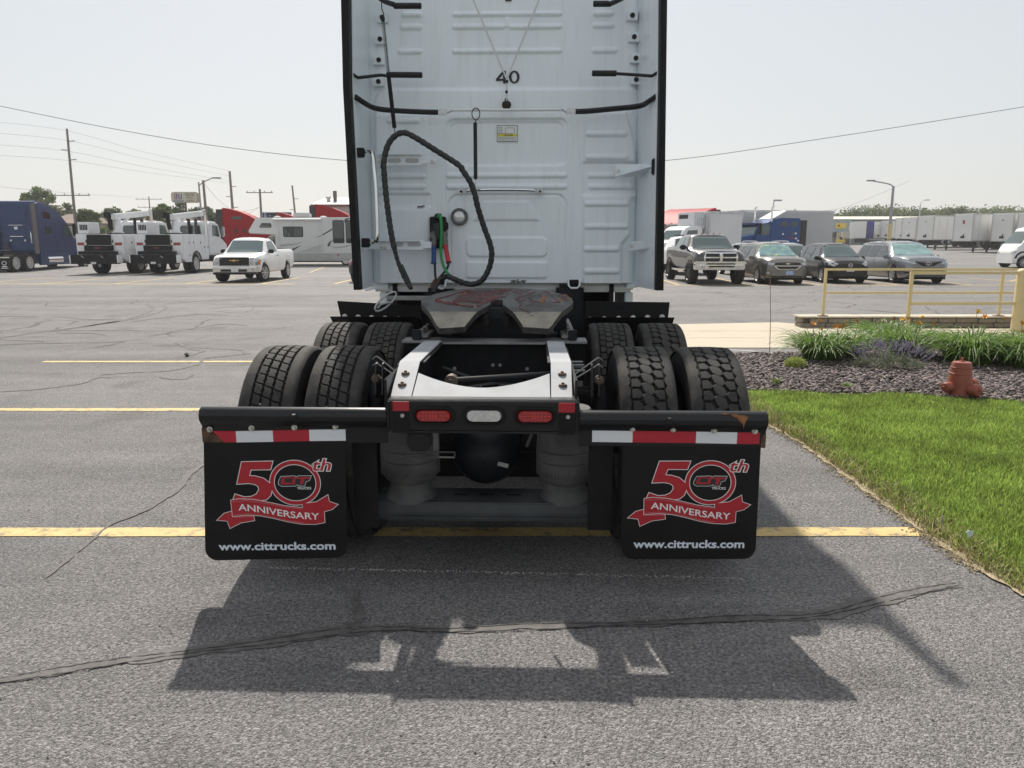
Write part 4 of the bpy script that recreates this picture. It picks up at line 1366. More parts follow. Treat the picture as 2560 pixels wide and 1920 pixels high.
def slab(poly3, th, name, m, **kw):
    n_ = len(poly3)
    b_ = MB()
    b_.add([q for q in poly3] + [(q[0], q[1], q[2] - th) for q in poly3], [tuple(range(n_)), tuple(range(2 * n_ - 1, n_ - 1, -1))] + [(i, (i + 1) % n_, n_ + (i + 1) % n_, n_ + i) for i in range(n_)])
    return b_.build(name, m, TR, smooth=20, **kw)


PLATE = mat('bright worn plate', (0.36, 0.375, 0.395), 0.6, 0.0, spec=0.12, var=0.12, vscale=6, bump=0.06, bscale=40, dirt=(0.25, 0.24, 0.23), dscale=6, damt=0.36)
for s_ in (-1, 1):
    xo0, xo1, xi0, xi1 = s_ * 0.418, s_ * 0.425, s_ * 0.322, s_ * 0.325
    pl_ = slab([on_slope(xo0, 0), on_slope(xo1, 1), on_slope(xi1, 1.0), on_slope(xi0, 0)][::s_], 0.008, 'rail_end_plate', PLATE)
    slab([on_slope(xo1, 1.0), (s_ * .418, -.34, zh + .001), (s_ * .318, -.30, zh + .001), on_slope(xi1, 1.0)][::s_], 0.008, 'rail_top_plate', PLATE)
    for t in (0.30, 0.62):
        q = on_slope(s_ * .378, t)
        bt = MB().lathe([(0.001, .016), (.007, .016), (.008, .008), (.017, .008), (.020, .004), (.021, 0.0)], q, 'z', 14).build('bolt', mat('rusty bolt', (0.12, 0.085, 0.062), 0.6, 0.5, var=0.35, vscale=60), pl_)
        bt.location = (0, 0, 0.001)
    MB().bx(min(s_ * .428, s_ * .440), max(s_ * .428, s_ * .440), -1.47, -.36, .80, 1.04).build('rail_web', BLACKP, TR, bevel=0.004)
arch = []
for i in range(25):
    u = -1 + 2 * i / 24
    t = 0.245 + 0.42 * (abs(u) ** 1.8)
    arch.append(on_slope(u * 0.318, t))
slab([on_slope(-0.318, -0.02)] + arch + [on_slope(0.318, -0.02)], 0.008, 'arched_plate', PLATE, bevel=0.002, seg=1)

# light box
p0, p1 = (-0.421, -1.520, 0.813), (0.447, -1.520, 0.962)
xa, xb, za, zb_ = p0[0], p1[0], p0[2], zl
LB = MB().prism([(-1.52, za), (-1.52, zb_ - .012), (-1.505, zb_), (-1.40, zb_), (-1.40, za)], xa, xb, 'yz').build('light_box', BLACKP, TR, bevel=0.004)
for nm, cu, m_ in (('tail_light', (727, 640), REDL), ('reversing_light', (1178, 640), CLEARL), ('tail_light', (1632, 645), REDL)):
    c_ = {727: (-0.210, -1.520, 0.882), 1178: (0.019, -1.520, 0.883), 1632: (0.248, -1.520, 0.882)}[cu[0]]

    def oval(hx, hz, y0, y1, inset=0.0):
        o1 = rrect(c_[0] - hx, c_[0] + hx, c_[2] - hz, c_[2] + hz, hz - .0005, 8)
        o2 = [(c_[0] + (x - c_[0]) * (1 - inset), c_[2] + (z - c_[2]) * (1 - inset)) for x, z in o1]
        n_ = len(o1)
        b_ = MB()
        b_.add([(x, y0, z) for x, z in o1] + [(x, y1, z) for x, z in o2], [(i, (i + 1) % n_, n_ + (i + 1) % n_, n_ + i) for i in range(n_)] + [tuple(range(n_, 2 * n_))])
        return b_
    # rubber grommet ring
    gr = MB()
    rings = []
    for hx, hz, y in ((0.0985, 0.0445, -1.5205), (0.0955, 0.0415, -1.530), (0.086, 0.032, -1.531), (0.080, 0.027, -1.522)):
        rings.append([(x, y, z) for x, z in rrect(c_[0] - hx, c_[0] + hx, c_[2] - hz, c_[2] + hz, hz - .0005, 8)])
    n_ = len(rings[0])
    for r_ in rings:
        gr.v += r_
    for k in range(3):
        for i in range(n_):
            gr.f.append((k * n_ + i, k * n_ + (i + 1) % n_, (k + 1) * n_ + (i + 1) % n_, (k + 1) * n_ + i))
            gr.m.append(0)
    gro = gr.build('grommet', BLACKR, TR, smooth=50)
    le = oval(0.080, 0.0265, -1.5215, -1.5295, 0.07).build(nm, m_, TR, smooth=50)
    if nm == 'tail_light':
        dots = MB()
        for ix in range(-4, 5):
            for iz in (-1, 0, 1):
                if abs(ix) == 4 and iz:
                    continue
                dots.lathe([(0.0055, -1.5297), (0.0005, -1.5312)], (c_[0] + ix * .0155, 0, c_[2] + iz * .0145), 'y', 6)
        dots.bx(c_[0] - .016, c_[0] + .016, -1.5312, -1.5297, c_[2] - .007, c_[2] + .007)
        dots.build('lens_optic', mat('bright red optic', (0.45, 0.02, 0.02), 0.15, coat=0.6), le)
    else:
        MB().lathe([(.023, -1.5297), (.023, -1.5315), (.0195, -1.5315), (.0195, -1.5300), (.0005, -1.5302)], (c_[0], 0, c_[2]), 'y', 20).bx(c_[0] - .007, c_[0] + .007, -1.5318, -1.530, c_[2] - .007, c_[2] + .007).build('bulb_window', CLEARL, le)
for c_ in ((-0.356, -1.520, 0.925), (0.390, -1.520, 0.923)):
    MB().bx(c_[0] - .037, c_[0] + .037, -1.5245, -1.5203, c_[2] - .0215, c_[2] + .0215).build('reflector', mat('red reflector tape', (0.36, 0.012, 0.022), 0.35, var=0.1, vscale=80), TR)
    MB().bx(c_[0] - .037, c_[0] + .037, -1.5235, -1.5203, c_[2] - .118, c_[2] - .022).build('end_panel', BLACKR, TR, bevel=0.002)
    MB().disc((c_[0] + .006, -1.53, c_[2] - .042), .009, 0, .008, 'y', 10).build('bolt', ZINC, TR)
for x in (xa + .002, xb - .012):
    MB().bx(x, x + .01, -1.535, -1.40, za - .006, zb_ - .006).build('side_lip', BLACKP, TR, bevel=0.003)
MB().bx(xa + .02, xb - .02, -1.519, -1.45, za - .012, za - .002).build('bottom_lip', BLACKP, TR)
# plate holder, lamp and little brackets under the box
q = (-0.281, -1.500, 0.755)
pl = MB().prism([(-.055, -.03), (-.06, .02), (-.03, .045), (.035, .045), (.06, .015), (.055, -.02), (.03, -.05), (-.03, -.05)], -1.50, -1.44, 'xz')
pl.v = [(v[0] + q[0], v[1], v[2] + q[2]) for v in pl.v]
pl.build('plate_lamp', PLASTIC, TR, bevel=0.008)
q0, q1 = (-0.412, -1.500, 0.693), (-0.116, -1.500, 0.695)
ph = MB()
for dz in (-.013, .013):
    ph.bx(q0[0], q1[0], -1.50, -1.494, q0[2] + dz - .003, q0[2] + dz + .003)
for x in (q0[0], (q0[0] + q1[0]) / 2 - .05, (q0[0] + q1[0]) / 2 + .05, q1[0] - .006):
    ph.bx(x, x + .006, -1.4995, -1.4945, q0[2] - .010, q0[2] + .010)
ph.build('plate_bracket', mat('worn black strip', (0.05, 0.05, 0.05), 0.35, 0.4), TR)
q0 = (-0.206, -1.480, 0.808)
MB().bx(q0[0] - .012, q0[0] + .012, -1.49, -1.484, q0[2] - .125, q0[2] + .005).build('hanger_strip', mat('dull strip', (0.10, 0.10, 0.105), 0.5, 0.4), TR)
q0, q1 = (0.238, -1.450, 0.799), (0.211, -1.400, 0.712)
MB().tube([q0, q1], 0.008, 6).build('drain_pipe', MATS['dull strip'], TR)

# dark air tank across the rear, spring beam, air bags
tank = (-0.010, -0.950, 0.522)
MB().lathe([(0.001, -.20), (.07, -.19), (.14, -.14), (.178, -.04), (.182, .05), (.178, .4), (.001, .45)], (tank[0], -0.95, tank[2] + .05), 'y', 28).build('air_tank', mat('streaked black tank', (0.007, 0.008, 0.012), 0.42, var=0.4, vscale=9, dirt=(0.05, 0.05, 0.055), dscale=14, damt=0.38, spec=0.25), TR)
q = (0.088, -1.140, 0.543)
MB().box(q, (0.055, 0.004, 0.02), Matrix.Rotation(R(14), 3, 'Y')).build('tank_sticker', mat('grey sticker', (0.30, 0.31, 0.29), 0.5), TR)
BAG = mat('dusty rubber air bag', (0.080, 0.080, 0.079), 0.75, var=0.30, vscale=10, bump=0.4, bscale=70, dirt=(0.15, 0.145, 0.135), dscale=6, damt=0.45)
for a, b, c_ in (((-0.536, -1.150, 0.591), (-0.236, -1.150, 0.593), (-0.385, -1.150, 0.385)), ((0.257, -1.150, 0.597), (0.554, -1.150, 0.600), (0.409, -1.150, 0.381))):
    cx, r_ = (a[0] + b[0]) / 2, (b[0] - a[0]) / 2 * 1.0
    zc = 0.38
    prof = [(.001, .84), (r_ * .8, .84), (r_ * .9, .815), (r_ * .955, .76), (r_ * .96, .738), (r_ * .935, .734), (r_ * .975, .730), (r_ * .99, .66), (r_, .636), (r_ * .965, .631), (r_ * 1.012, .627), (r_ * 1.0, .580), (r_ * .965, .575), (r_ * 1.012, .571), (r_ * .99, .53), (r_ * .93, .495), (r_ * .82, .470), (r_ * .70, .455),
            (r_ * .695, .43), (r_ * .72, .412), (r_ * .80, .392), (r_ * .885, .375), (r_ * .885, .362), (.001, .36)]
    bag = MB().lathe(prof, (cx, -1.12, 0), 'z', 40).build('air_bag', BAG, TR, smooth=40)
    rbs = MB()
    for k in range(56):
        a_ = 2 * math.pi * k / 56
        rbs.box((cx + math.cos(a_) * r_ * .985, -1.12 + math.sin(a_) * r_ * .985, .528), (.006, .006, .05), Matrix.Rotation(a_, 3, 'Z'))
    rbs.build('bag_rib', BAG, bag)
bm_ = MB()
q0, q1 = (-0.558, -1.200, 0.376), (0.582, -1.200, 0.388)
bm_.prism([(-1.24, .375), (-1.00, .375), (-.98, .335), (-.98, .30), (-1.20, .30), (-1.29, .298), (-1.29, .312), (-1.25, .318)], q0[0], q1[0], 'yz')
bm_.build('spring_beam', mat('dusty spring beam', (0.032, 0.037, 0.040), 0.5, var=0.35, vscale=6, dirt=(0.075, 0.08, 0.08), dscale=5, damt=0.45), TR, bevel=0.006)
for k in (-.13, .0, .14):
    MB().prism(rrect(k - .04, k + .04, -1.13, -1.10, .0145), .3745, .3765, 'xy').build('slot', DARK, TR)
for x in (q0[0] + .03, q1[0] - .03):
    MB().box((x, -1.25, .285), (.08, .1, .03)).build('beam_foot', CHASSIS, TR, bevel=0.005)

MB().bx(-.40, .40, -.36, -.31, .235, .73).build('suspension_shade_panel', DARK, TR, bevel=.01)  # dark panel added to hide lit ground, so the gap reads as shade
for s_ in (-1, 1):
    MB().bx(min(s_ * .40, s_ * .62), max(s_ * .40, s_ * .62), -.50, -.46, .22, .80).build('suspension_plate', DARK, TR, bevel=.01)
for s_ in (-1, 1):
    bc = MB().lathe([(.001, -.10), (.07, -.10), (.088, -.08), (.088, -.01), (.098, -.005), (.098, .02), (.088, .025), (.08, .09), (.001, .10)], (s_ * .27, -.55, .50), 'y', 20).build('brake_chamber', CHASSIS, TR)
    MB().tube(bez([(s_ * .27, -.65, .55), (s_ * .22, -.8, .66), (s_ * .12, -.85, .78), (s_ * .05, -.7, .86)], 6), .011, 6).build('brake_hose', BLK, TR)
    MB().tube(bez([(s_ * .34, -.66, .48), (s_ * .42, -.9, .60), (s_ * .40, -1.0, .76)], 6), .009, 6).build('brake_hose', BLK, TR)
# shock absorbers and their brackets outside the rails
for s_, q, b0 in ((-1, (-0.568, -1.000, 0.964), (-0.586, -1.000, 0.837)), (1, (0.572, -1.000, 0.962), (0.589, -1.000, 0.845))):
    MB().tube([(q[0], -1.0, q[2]), (q[0] + s_ * .01, -.98, q[2] - .08), (q[0] + s_ * .012, -.95, .42)], [.022, .034, .034], 12).build('shock_absorber', CHASSIS, TR)
    MB().lathe([(.001, -.035), (.014, -.035), (.016, -.02), (.024, -.018), (.024, .0), (.001, .005)], (q[0], -1.02, q[2]), 'y', 12).build('bolt', MATS['rusty bolt'], TR)
    hb = MB()
    for dx in (0, .035):
        x = q[0] - s_ * dx
        hb.prism([(-1.06, q[2] - .08), (-1.04, q[2] + .05), (-1.02, q[2] + .075), (-.99, q[2] + .08), (-.96, q[2] + .06), (-.9, q[2] - .16)], x - .004, x + .004, 'yz')
    hb.build('shock_bracket', BLACKP, TR)
    for dz in (0.0, .035):
        MB().tube(bez([(q[0] + s_ * .02, -1.0, q[2] + .06 + dz), (q[0] + s_ * .0, -1.01, q[2] + .075 + dz), (q[0] - s_ * .03, -1.02, q[2] + .06 + dz), (s_ * .44, -1.08, q[2] + .01 + dz * .6)], 5), 0.004, 6).build('bracket_edge', mat('worn edge steel', (0.20, 0.20, 0.20), 0.4, 0.7), TR)

# --- fifth wheel on its slider
FW = mat('greasy cast fifth wheel', (0.105, 0.106, 0.105), 0.42, 0.35, var=0.3, vscale=7, bump=0.3, bscale=26, dirt=(0.045, 0.043, 0.042), dscale=4, damt=0.53)
fwz = 1.268
half = [(0.038, 0.075), (0.040, -0.02), (0.055, -0.05), (0.165, -0.30), (0.175, -0.33), (0.325, -0.345), (0.345, -0.32), (0.475, -0.03), (0.492, 0.06), (0.485, 0.16), (0.43, 0.27), (0.34, 0.37), (0.22, 0.44), (0.09, 0.47)]
outl = [(-x, y) for x, y in half[::-1]] + half
outl = outl[:]
# sample the plate as a grid of triangles so that the ramps can bend down at the back
bmf = bmesh.new()
vs = [bmf.verts.new((x, y, 0)) for x, y in outl + []]
arc = [(0.038 * math.cos(R(a)), 0.075 + 0.038 * math.sin(R(a))) for a in range(30, 180, 30)]
bmf.verts.ensure_lookup_table()
ring = vs[14:] + vs[:14]                      # right half from the throat out to the nose, then left half back in
loop = [vs[14 + i] for i in range(14)] + [vs[i] for i in range(14)] + [bmf.verts.new((-x if False else x, y, 0)) for x, y in arc[::-1]]
bmf.faces.new(loop)
for k in range(1, 14):
    y = -0.35 + 0.83 * k / 14
    bmesh.ops.bisect_plane(bmf, geom=bmf.verts[:] + bmf.edges[:] + bmf.faces[:], plane_co=(0, y, 0), plane_no=(0, 1, 0))
for k in range(1, 16):
    x = -.5 + k / 16
    bmesh.ops.bisect_plane(bmf, geom=bmf.verts[:] + bmf.edges[:] + bmf.faces[:], plane_co=(x, 0, 0), plane_no=(1, 0, 0))


def fw_height(x, y):
    z = 0.155 * y
    if y < 0:
        z = 0.22 * y
    if y < -0.19:
        z -= 0.30 * (-0.19 - y)
    return z


ret = bmesh.ops.extrude_face_region(bmf, geom=bmf.faces[:])
low = [g for g in ret['geom'] if isinstance(g, bmesh.types.BMVert)]
lows = set(low)
for v in bmf.verts:
    z = fw_height(v.co.x, v.co.y)
    v.co.z = fwz + z - (0.036 if v in lows else 0)
bmesh.ops.recalc_face_normals(bmf, faces=bmf.faces)
me = bpy.data.meshes.new('fifth_wheel')
bmf.to_mesh(me)
bmf.free()
me.materials.append(FW)
me.materials.append(mat('polished greasy ramp steel', (0.27, 0.255, 0.205), 0.38, 0.5, var=0.3, vscale=9, bump=0.3, bscale=30, dirt=(0.10, 0.095, 0.08), dscale=9, damt=0.45))
me.materials.append(mat('caked dark grease', (0.035, 0.034, 0.031), 0.6, var=0.5, vscale=20, bump=0.8, bscale=40, spec=0.3))
for p_ in me.polygons:
    p_.material_index = 2 if p_.normal.z < .45 else (1 if p_.center.y < -0.165 else 0)
me.polygons.foreach_set('use_smooth', [True] * len(me.polygons))
me.set_sharp_from_angle(angle=R(30))
fw = bpy.data.objects.new('fifth_wheel', me)
COL.objects.link(fw)
fw.parent = TR
fw.location = (0, 0.03, 0)
sk = MB()
sk.bx(-.40, .40, -.02, .30, fwz - .16, fwz - .056)
sk.bx(-.06, .06, -.05, .12, fwz - .11, fwz - .03)
sk.bx(-.08, -.045, -.16, .0, fwz - .14, fwz - .06)
sk.bx(.045, .08, -.16, .0, fwz - .14, fwz - .06)
sk.build('lock_housing', CHASSIS, fw, bevel=0.015)
# red grease worms over the plate
GRE = mat('red grease', (0.16, 0.012, 0.022), 0.3, coat=0.5, var=0.4, vscale=60)
random.seed(5)


def worm(pts, r, seed):
    rr = random.Random(seed)
    P = bez([(x, y, 0) for x, y in pts], 7)
    out = []
    for p in P:
        x, y = p.x + rr.uniform(-.006, .006), p.y + rr.uniform(-.008, .008)
        out.append((x, y, fwz + fw_height(x, y) + 0.0035))
    gm.tube(out, [max(.0011, r * .75 * rr.uniform(.5, 1.3)) for _ in out], 5)


gm = MB()
worm([(-.20, .38), (-.27, .30), (-.33, .20), (-.40, .10), (-.38, .03), (-.30, -.02), (-.2, -.06), (-.13, -.07), (-.10, -.04), (-.05, .10), (.0, .2)], .0052, 1)
worm([(-.40, .10), (-.36, .05), (-.28, .0), (-.22, -.05), (-.17, -.06)], .0062, 2)
worm([(-.22, .37), (-.24, .25), (-.28, .10), (-.25, .05), (-.15, .04), (-.12, .08)], .0035, 3)
for k in range(9):
    y = .02 + .04 * k
    worm([(-.30 + .015 * k, y), (-.2, y + .02), (-.12, y - .015), (-.02 + .01 * k, y + .02)], .0026, 10 + k)
worm([(-.12, .36), (-.10, .2), (-.14, .06), (-.08, .02)], .0034, 4)
worm([(-.02, .38), (-.06, .24), (-.03, .14), (.05, .2), (.06, .34), (.0, .40), (.10, .38)], .0034, 5)
worm([(.11, .40), (.14, .25), (.12, .12), (.16, .0), (.15, -.08), (.19, -.16), (.225, -.2)], .0036, 6)
worm([(.10, .33), (.15, .28), (.17, .18), (.13, .10), (.20, .06), (.24, -.02)], .0028, 7)
worm([(.25, .36), (.21, .24), (.22, .10), (.26, .03), (.31, .05), (.30, .16), (.28, .26), (.33, .34), (.36, .2), (.40, .06), (.39, .02), (.34, .04)], .0032, 8)
worm([(.40, .22), (.43, .26), (.46, .2), (.42, .16), (.47, .06)], .0030, 9)
worm([(.12, .36), (.2, .33), (.19, .22), (.13, .2)], .0026, 20)
gm.build('grease', GRE, fw, smooth=60)
gw = MB()
for x, y, s_ in ((-.17, -.065, .006), (-.13, -.078, .006), (.225, -.205, .007), (-.41, .10, .005), (.13, .2, .005), (.42, .02, .005)):
    gw.lathe([(s_ * 1.3, -.002), (s_, s_ * .7), (.0003, s_)], (x, y, fwz + fw_height(x, y)), 'z', 8)
gw.build('grease_dab', mat('pale grease', (0.42, 0.33, 0.33), 0.3, coat=0.4), fw)
RUST = mat('orange rust', (0.30, 0.13, 0.045), 0.8, var=0.5, vscale=40)
ru = MB()
for pts in ([(.27, .02), (.285, .10), (.30, .22), (.318, .22), (.312, .10), (.30, .01)], [(.395, .09), (.41, .15), (.425, .12), (.415, .08)], [(.455, .26), (.47, .18), (.472, .10), (.452, .20), (.43, .27)], [(-.255, .25), (-.2, .262), (-.21, .285), (-.26, .275)]):
    ru.add([(x, y, fwz + fw_height(x, y) + .0012) for x, y in pts], [tuple(range(len(pts)))])
ru.build('rust_patch', RUST, fw, smooth=0)

# slider rails with bolts, bright rear crossbar
GALV = mat('worn grey steel', (0.26, 0.265, 0.265), 0.5, 0.6, var=0.25, vscale=8, dirt=(0.10, 0.09, 0.08), dscale=9, damt=0.4)
for s_ in (-1, 1):
    rl = MB().bx(min(s_ * .41, s_ * .50), max(s_ * .41, s_ * .50), -.22, 0.85, 1.075, 1.092).build('slider_rail', GALV, TR, bevel=0.004)
    for k in range(6):
        b_ = MB().lathe([(.0005, .032), (.012, .032), (.013, .012), (.02, .012), (.02, 0)], (s_ * .455, -.16 + k * .075, 1.093), 'z', 6).build('bolt', MATS['rusty bolt'] if k % 2 else GALV, rl)
    MB().box((s_ * .475, -.24, 1.098), (.055, .05, .06)).build('rail_stop', CHASSIS, TR, bevel=0.006)
    MB().box((s_ * .40, .18, 1.16), (.10, .22, .16)).build('wheel_pedestal', CHASSIS, TR, bevel=0.02)
cbp = []
for x, z in ((-.56, 1.066), (-.34, 1.066), (-.30, 1.060), (.30, 1.060), (.34, 1.066), (.56, 1.066)):
    cbp.append((x, z))
cbx = MB()
n_ = len(cbp)
cbx.add([(x, -.30, z) for x, z in cbp] + [(x, -.10, z) for x, z in cbp] + [(x, -.30, z - .012) for x, z in cbp] + [(x, -.10, z - .012) for x, z in cbp],
        [(i, i + 1, n_ + i + 1, n_ + i) for i in range(n_ - 1)] + [(2 * n_ + i, 2 * n_ + i + 1, i + 1, i) for i in range(n_ - 1)] + [(3 * n_ + i + 1, 3 * n_ + i, n_ + i, n_ + i + 1) for i in range(n_ - 1)] + [(2 * n_ + i + 1, 2 * n_ + i, 3 * n_ + i, 3 * n_ + i + 1) for i in range(n_ - 1)])
cbx.build('slider_crossbar', GALV, TR, smooth=0)
MB().bx(-.55, .55, -.20, -.12, 0.985, 1.045).build('slider_crossbar', CHASSIS, TR, bevel=0.01)
for s_ in (-1, 1):
    for k in range(4):
        MB().tube([(s_ * .43, -.55 - .06 * k, .98 - .02 * (k % 2)), (s_ * .52, -.55 - .06 * k, .98 - .02 * (k % 2))], 0.008, 6).build('stud', GALV, TR)

# --- front quarter fenders: black boards with six bolts each
for a, b, c_, d, l0, l1 in (((-1.342, 1.250, 1.191), (-0.664, 1.250, 1.152), (-0.674, 1.250, 1.018), (-1.317, 1.250, 1.064), (-1.283, 1.250, 1.065), (-0.741, 1.250, 1.044)),
                            ((0.647, 1.250, 1.191), (1.313, 1.250, 1.186), (1.303, 1.250, 1.061), (0.639, 1.250, 1.048), (0.683, 1.250, 1.048), (1.255, 1.250, 1.068))):
    fl = MB().prism([(a[0], a[2]), (b[0], b[2]), (c_[0], c_[2] - .02), (d[0], d[2] - .005)], 1.25, 1.262, 'xz').build('fender_board', BLACKR, TR, bevel=0.002)
    for k in range(6):
        t = k / 5
        x, z = l0[0] + (l1[0] - l0[0]) * t, l0[2] + (l1[2] - l0[2]) * t
        MB().lathe([(.0005, -.016), (.008, -.016), (.009, -.008), (.022, -.006), (.022, 0)], (x, 1.248, z), 'y', 12).build('bolt', ZINC, fl)
    gd = MB()
    x0, x1 = min(a[0], d[0]) - 0.0, max(b[0], c_[0])
    zt = min(c_[2], d[2])
    arcp = [(1.27 + .0 * k, zt) for k in range(1)] + [(.65 + .66 * math.cos(R(t)), .54 + .66 * math.sin(R(t))) for t in range(20, 62, 6)][::-1]
    for (ya, za2), (yb2, zb2) in zip(arcp, arcp[1:]):
        gd.add([(x0, ya, za2), (x1, ya, za2), (x1, yb2, zb2), (x0, yb2, zb2), (x0, ya + .008, za2), (x1, ya + .008, za2), (x1, yb2 + .008, zb2), (x0, yb2 + .008, zb2)],
               [(0, 1, 2, 3), (7, 6, 5, 4), (0, 4, 5, 1), (2, 6, 7, 3), (0, 3, 7, 4), (1, 5, 6, 2)])
    gd.bx(x0, x1, 1.30, 1.31, .35, zt)
    gd.build('fender', BLACKR, TR)

# --- tyres
RT = 0.54


def tyre_body(w, rb=RT - .0165):
    h = w / 2
    return [(0.30, -h * .70), (0.315, -h * .80), (0.36, -h * .97), (0.41, -h * 1.03), (0.46, -h * 1.02), (0.495, -h * .985), (rb - .012, -h * .95), (rb, -h * .90), (rb, h * .90), (rb - .012, h * .95),
            (0.495, h * .985), (0.46, h * 1.02), (0.41, h * 1.03), (0.36, h * .97), (0.315, h * .80), (0.30, h * .70)]


TREAD = mat('worn tread rubber', (0.037, 0.0355, 0.034), 0.78, var=0.35, vscale=14, bump=0.35, bscale=110, dirt=(0.11, 0.098, 0.085), dscale=4, damt=0.47, spec=0.35)


def wrap_block(outline, depth=0.017, crown=0.006, W=0.15, bev=0.0025):
    """A tread block: outline is (lateral, arc length) around zero, bent round the wheel, top slightly crowned."""
    n_ = len(outline)
    b_ = MB()

    def pt(u, s, r):
        r2 = r - crown * (u / W) ** 2
        a = s / RT
        return (u, r2 * math.cos(a), r2 * math.sin(a))
    cx = sum(p[0] for p in outline) / n_
    cs = sum(p[1] for p in outline) / n_
    low = [pt(u, s, RT - depth) for u, s in outline]
    mid = [pt(u, s, RT - bev) for u, s in outline]
    top = [pt(cx + (u - cx) * (1 - bev / 0.02), cs + (s - cs) * (1 - bev / .025), RT) for u, s in outline]
    b_.add(low + mid + top + [pt(cx, cs, RT)], [(i, (i + 1) % n_, n_ + (i + 1) % n_, n_ + i) for i in range(n_)] + [(n_ + i, n_ + (i + 1) % n_, 2 * n_ + (i + 1) % n_, 2 * n_ + i) for i in range(n_)] + [(2 * n_ + i, 2 * n_ + (i + 1) % n_, 3 * n_) for i in range(n_)])
    return b_


def ring_rib(b_, u0, u1, crown=0.006, W=0.15, n=84, notch=None, edge=0.02):
    """Continuous shoulder rib running round the tyre, optionally notched along one side."""
    vs, fs = [], []
    sides = [(u0, RT - .0145), (u0, RT - .003), (u0 + (.003 if u1 > u0 else -.003), RT), ((u0 + u1) / 2, RT), (u1 - (.012 if u1 > u0 else -.012), RT - .001), (u1, RT - .010), (u1 + (.006 if u1 > u0 else -.006), RT - edge)]
    for i in range(n):
        a = 2 * math.pi * i / n
        for k, (u, r) in enumerate(sides):
            uu = u
            if notch and k < 3:
                uu = u + notch[i % len(notch)] * (1 if u1 > u0 else -1)
            rr = r - crown * (uu / W) ** 2
            vs.append((uu, rr * math.cos(a), rr * math.sin(a)))
    m_ = len(sides)
    for i in range(n):
        j = (i + 1) % n
        for k in range(m_ - 1):
            fs.append((i * m_ + k, j * m_ + k, j * m_ + k + 1, i * m_ + k + 1))
    b_.add(vs, fs)


def pattern(kind):
    """-> list of (outline, count, offset), ribs mesh builder."""
    ribs = MB()
    cols = []
    if kind == 'rib':
        N = 52
        L = 2 * math.pi * RT / N
        for k, (u0, u1, off) in enumerate(((-.072, -.026, 0.0), (-.0205, .0255, .35), (.031, .077, .7))):
            g = .003
            z = .0062
            o_ = [(u0, g), (u0 + z, L * .35), (u0 + z * .3, L * .7), (u0 + z, L - g), (u1, L - g + .012), (u1 - z, L * .66 + .012), (u1 - z * .3, L * .33 + .012), (u1 - z, g + .012)]
            cols.append(([(u, s - L / 2) for u, s in o_], N, off))
        nt = [0, .004, .001, .004]
        ring_rib(ribs, -.078, -.140, n=208, notch=nt)
        ring_rib(ribs, .084, .140, n=208, notch=nt)
    elif kind == 'block':
        N = 58
        L = 2 * math.pi * RT / N
        for k, (u0, u1, off) in enumerate(((-.084, -.050, .3), (-.043, -.003, 0.0), (.004, .044, .5), (.051, .085, .2))):
            g = .003
            zz = .004
            o_ = [(u0, g + zz), ((u0 + u1) / 2, g), (u1, g + zz), (u1 + .002, L * .5), (u1, L - g), ((u0 + u1) / 2, L - g - zz), (u0, L - g), (u0 - .002, L * .5)]
            cols.append(([(u, s - L / 2) for u, s in o_], N, off))
        nt = [0, .005]
        ring_rib(ribs, -.092, -.140, n=232, notch=nt)
        ring_rib(ribs, .093, .140, n=232, notch=nt)
    else:
        N = 50
        L = 2 * math.pi * RT / N
        # long slanted hexagons down the middle, five-sided blocks either side
        o_ = [(-.035, -L * .40), (-.012, -L * .62), (.022, -L * .30), (.035, L * .40), (.012, L * .62), (-.022, L * .30)]
        cols.append((o_, N, 0.0))
        o_ = [(-.082, -L * .36), (-.052, -L * .42), (-.036, -L * .06), (-.030, L * .20), (-.046, L * .42), (-.082, L * .38)]
        cols.append((o_, N, 0.45))
        o_ = [(.082, L * .36), (.052, L * .42), (.036, L * .06), (.030, -L * .20), (.046, -L * .42), (.082, -L * .38)]
        cols.append((o_, N, 0.55))
        nt = [0, .001, .009, .001]
        ring_rib(ribs, -.089, -.140, n=200, notch=nt)
        ring_rib(ribs, .089, .140, n=200, notch=nt)
    return cols, ribs


PATS = {}
for kd in ('rib', 'block', 'hex'):
    cols, ribs = pattern(kd)
    PATS[kd] = ([(wrap_block(o_).mesh('tread_block', TREAD, smooth=30), o_, N, off) for o_, N, off in cols], ribs.mesh('shoulder_rib', TREAD, smooth=35))
TYRE_ME = MB().lathe(tyre_body(.285), (0, 0, 0), 'x', 72).mesh('tyre', RUBBER, smooth=40)
RIMM = mat('dirty steel rim', (0.10, 0.085, 0.072), 0.6, 0.5, var=0.4, vscale=20)
RIM_ME = MB().lathe([(.305, -.10), (.298, -.09), (.285, -.06), (.27, 0), (.24, .05), (.12, .06), (.11, .10), (.0005, .10)], (0, 0, 0), 'x', 36).mesh('rim', RIMM, smooth=40)


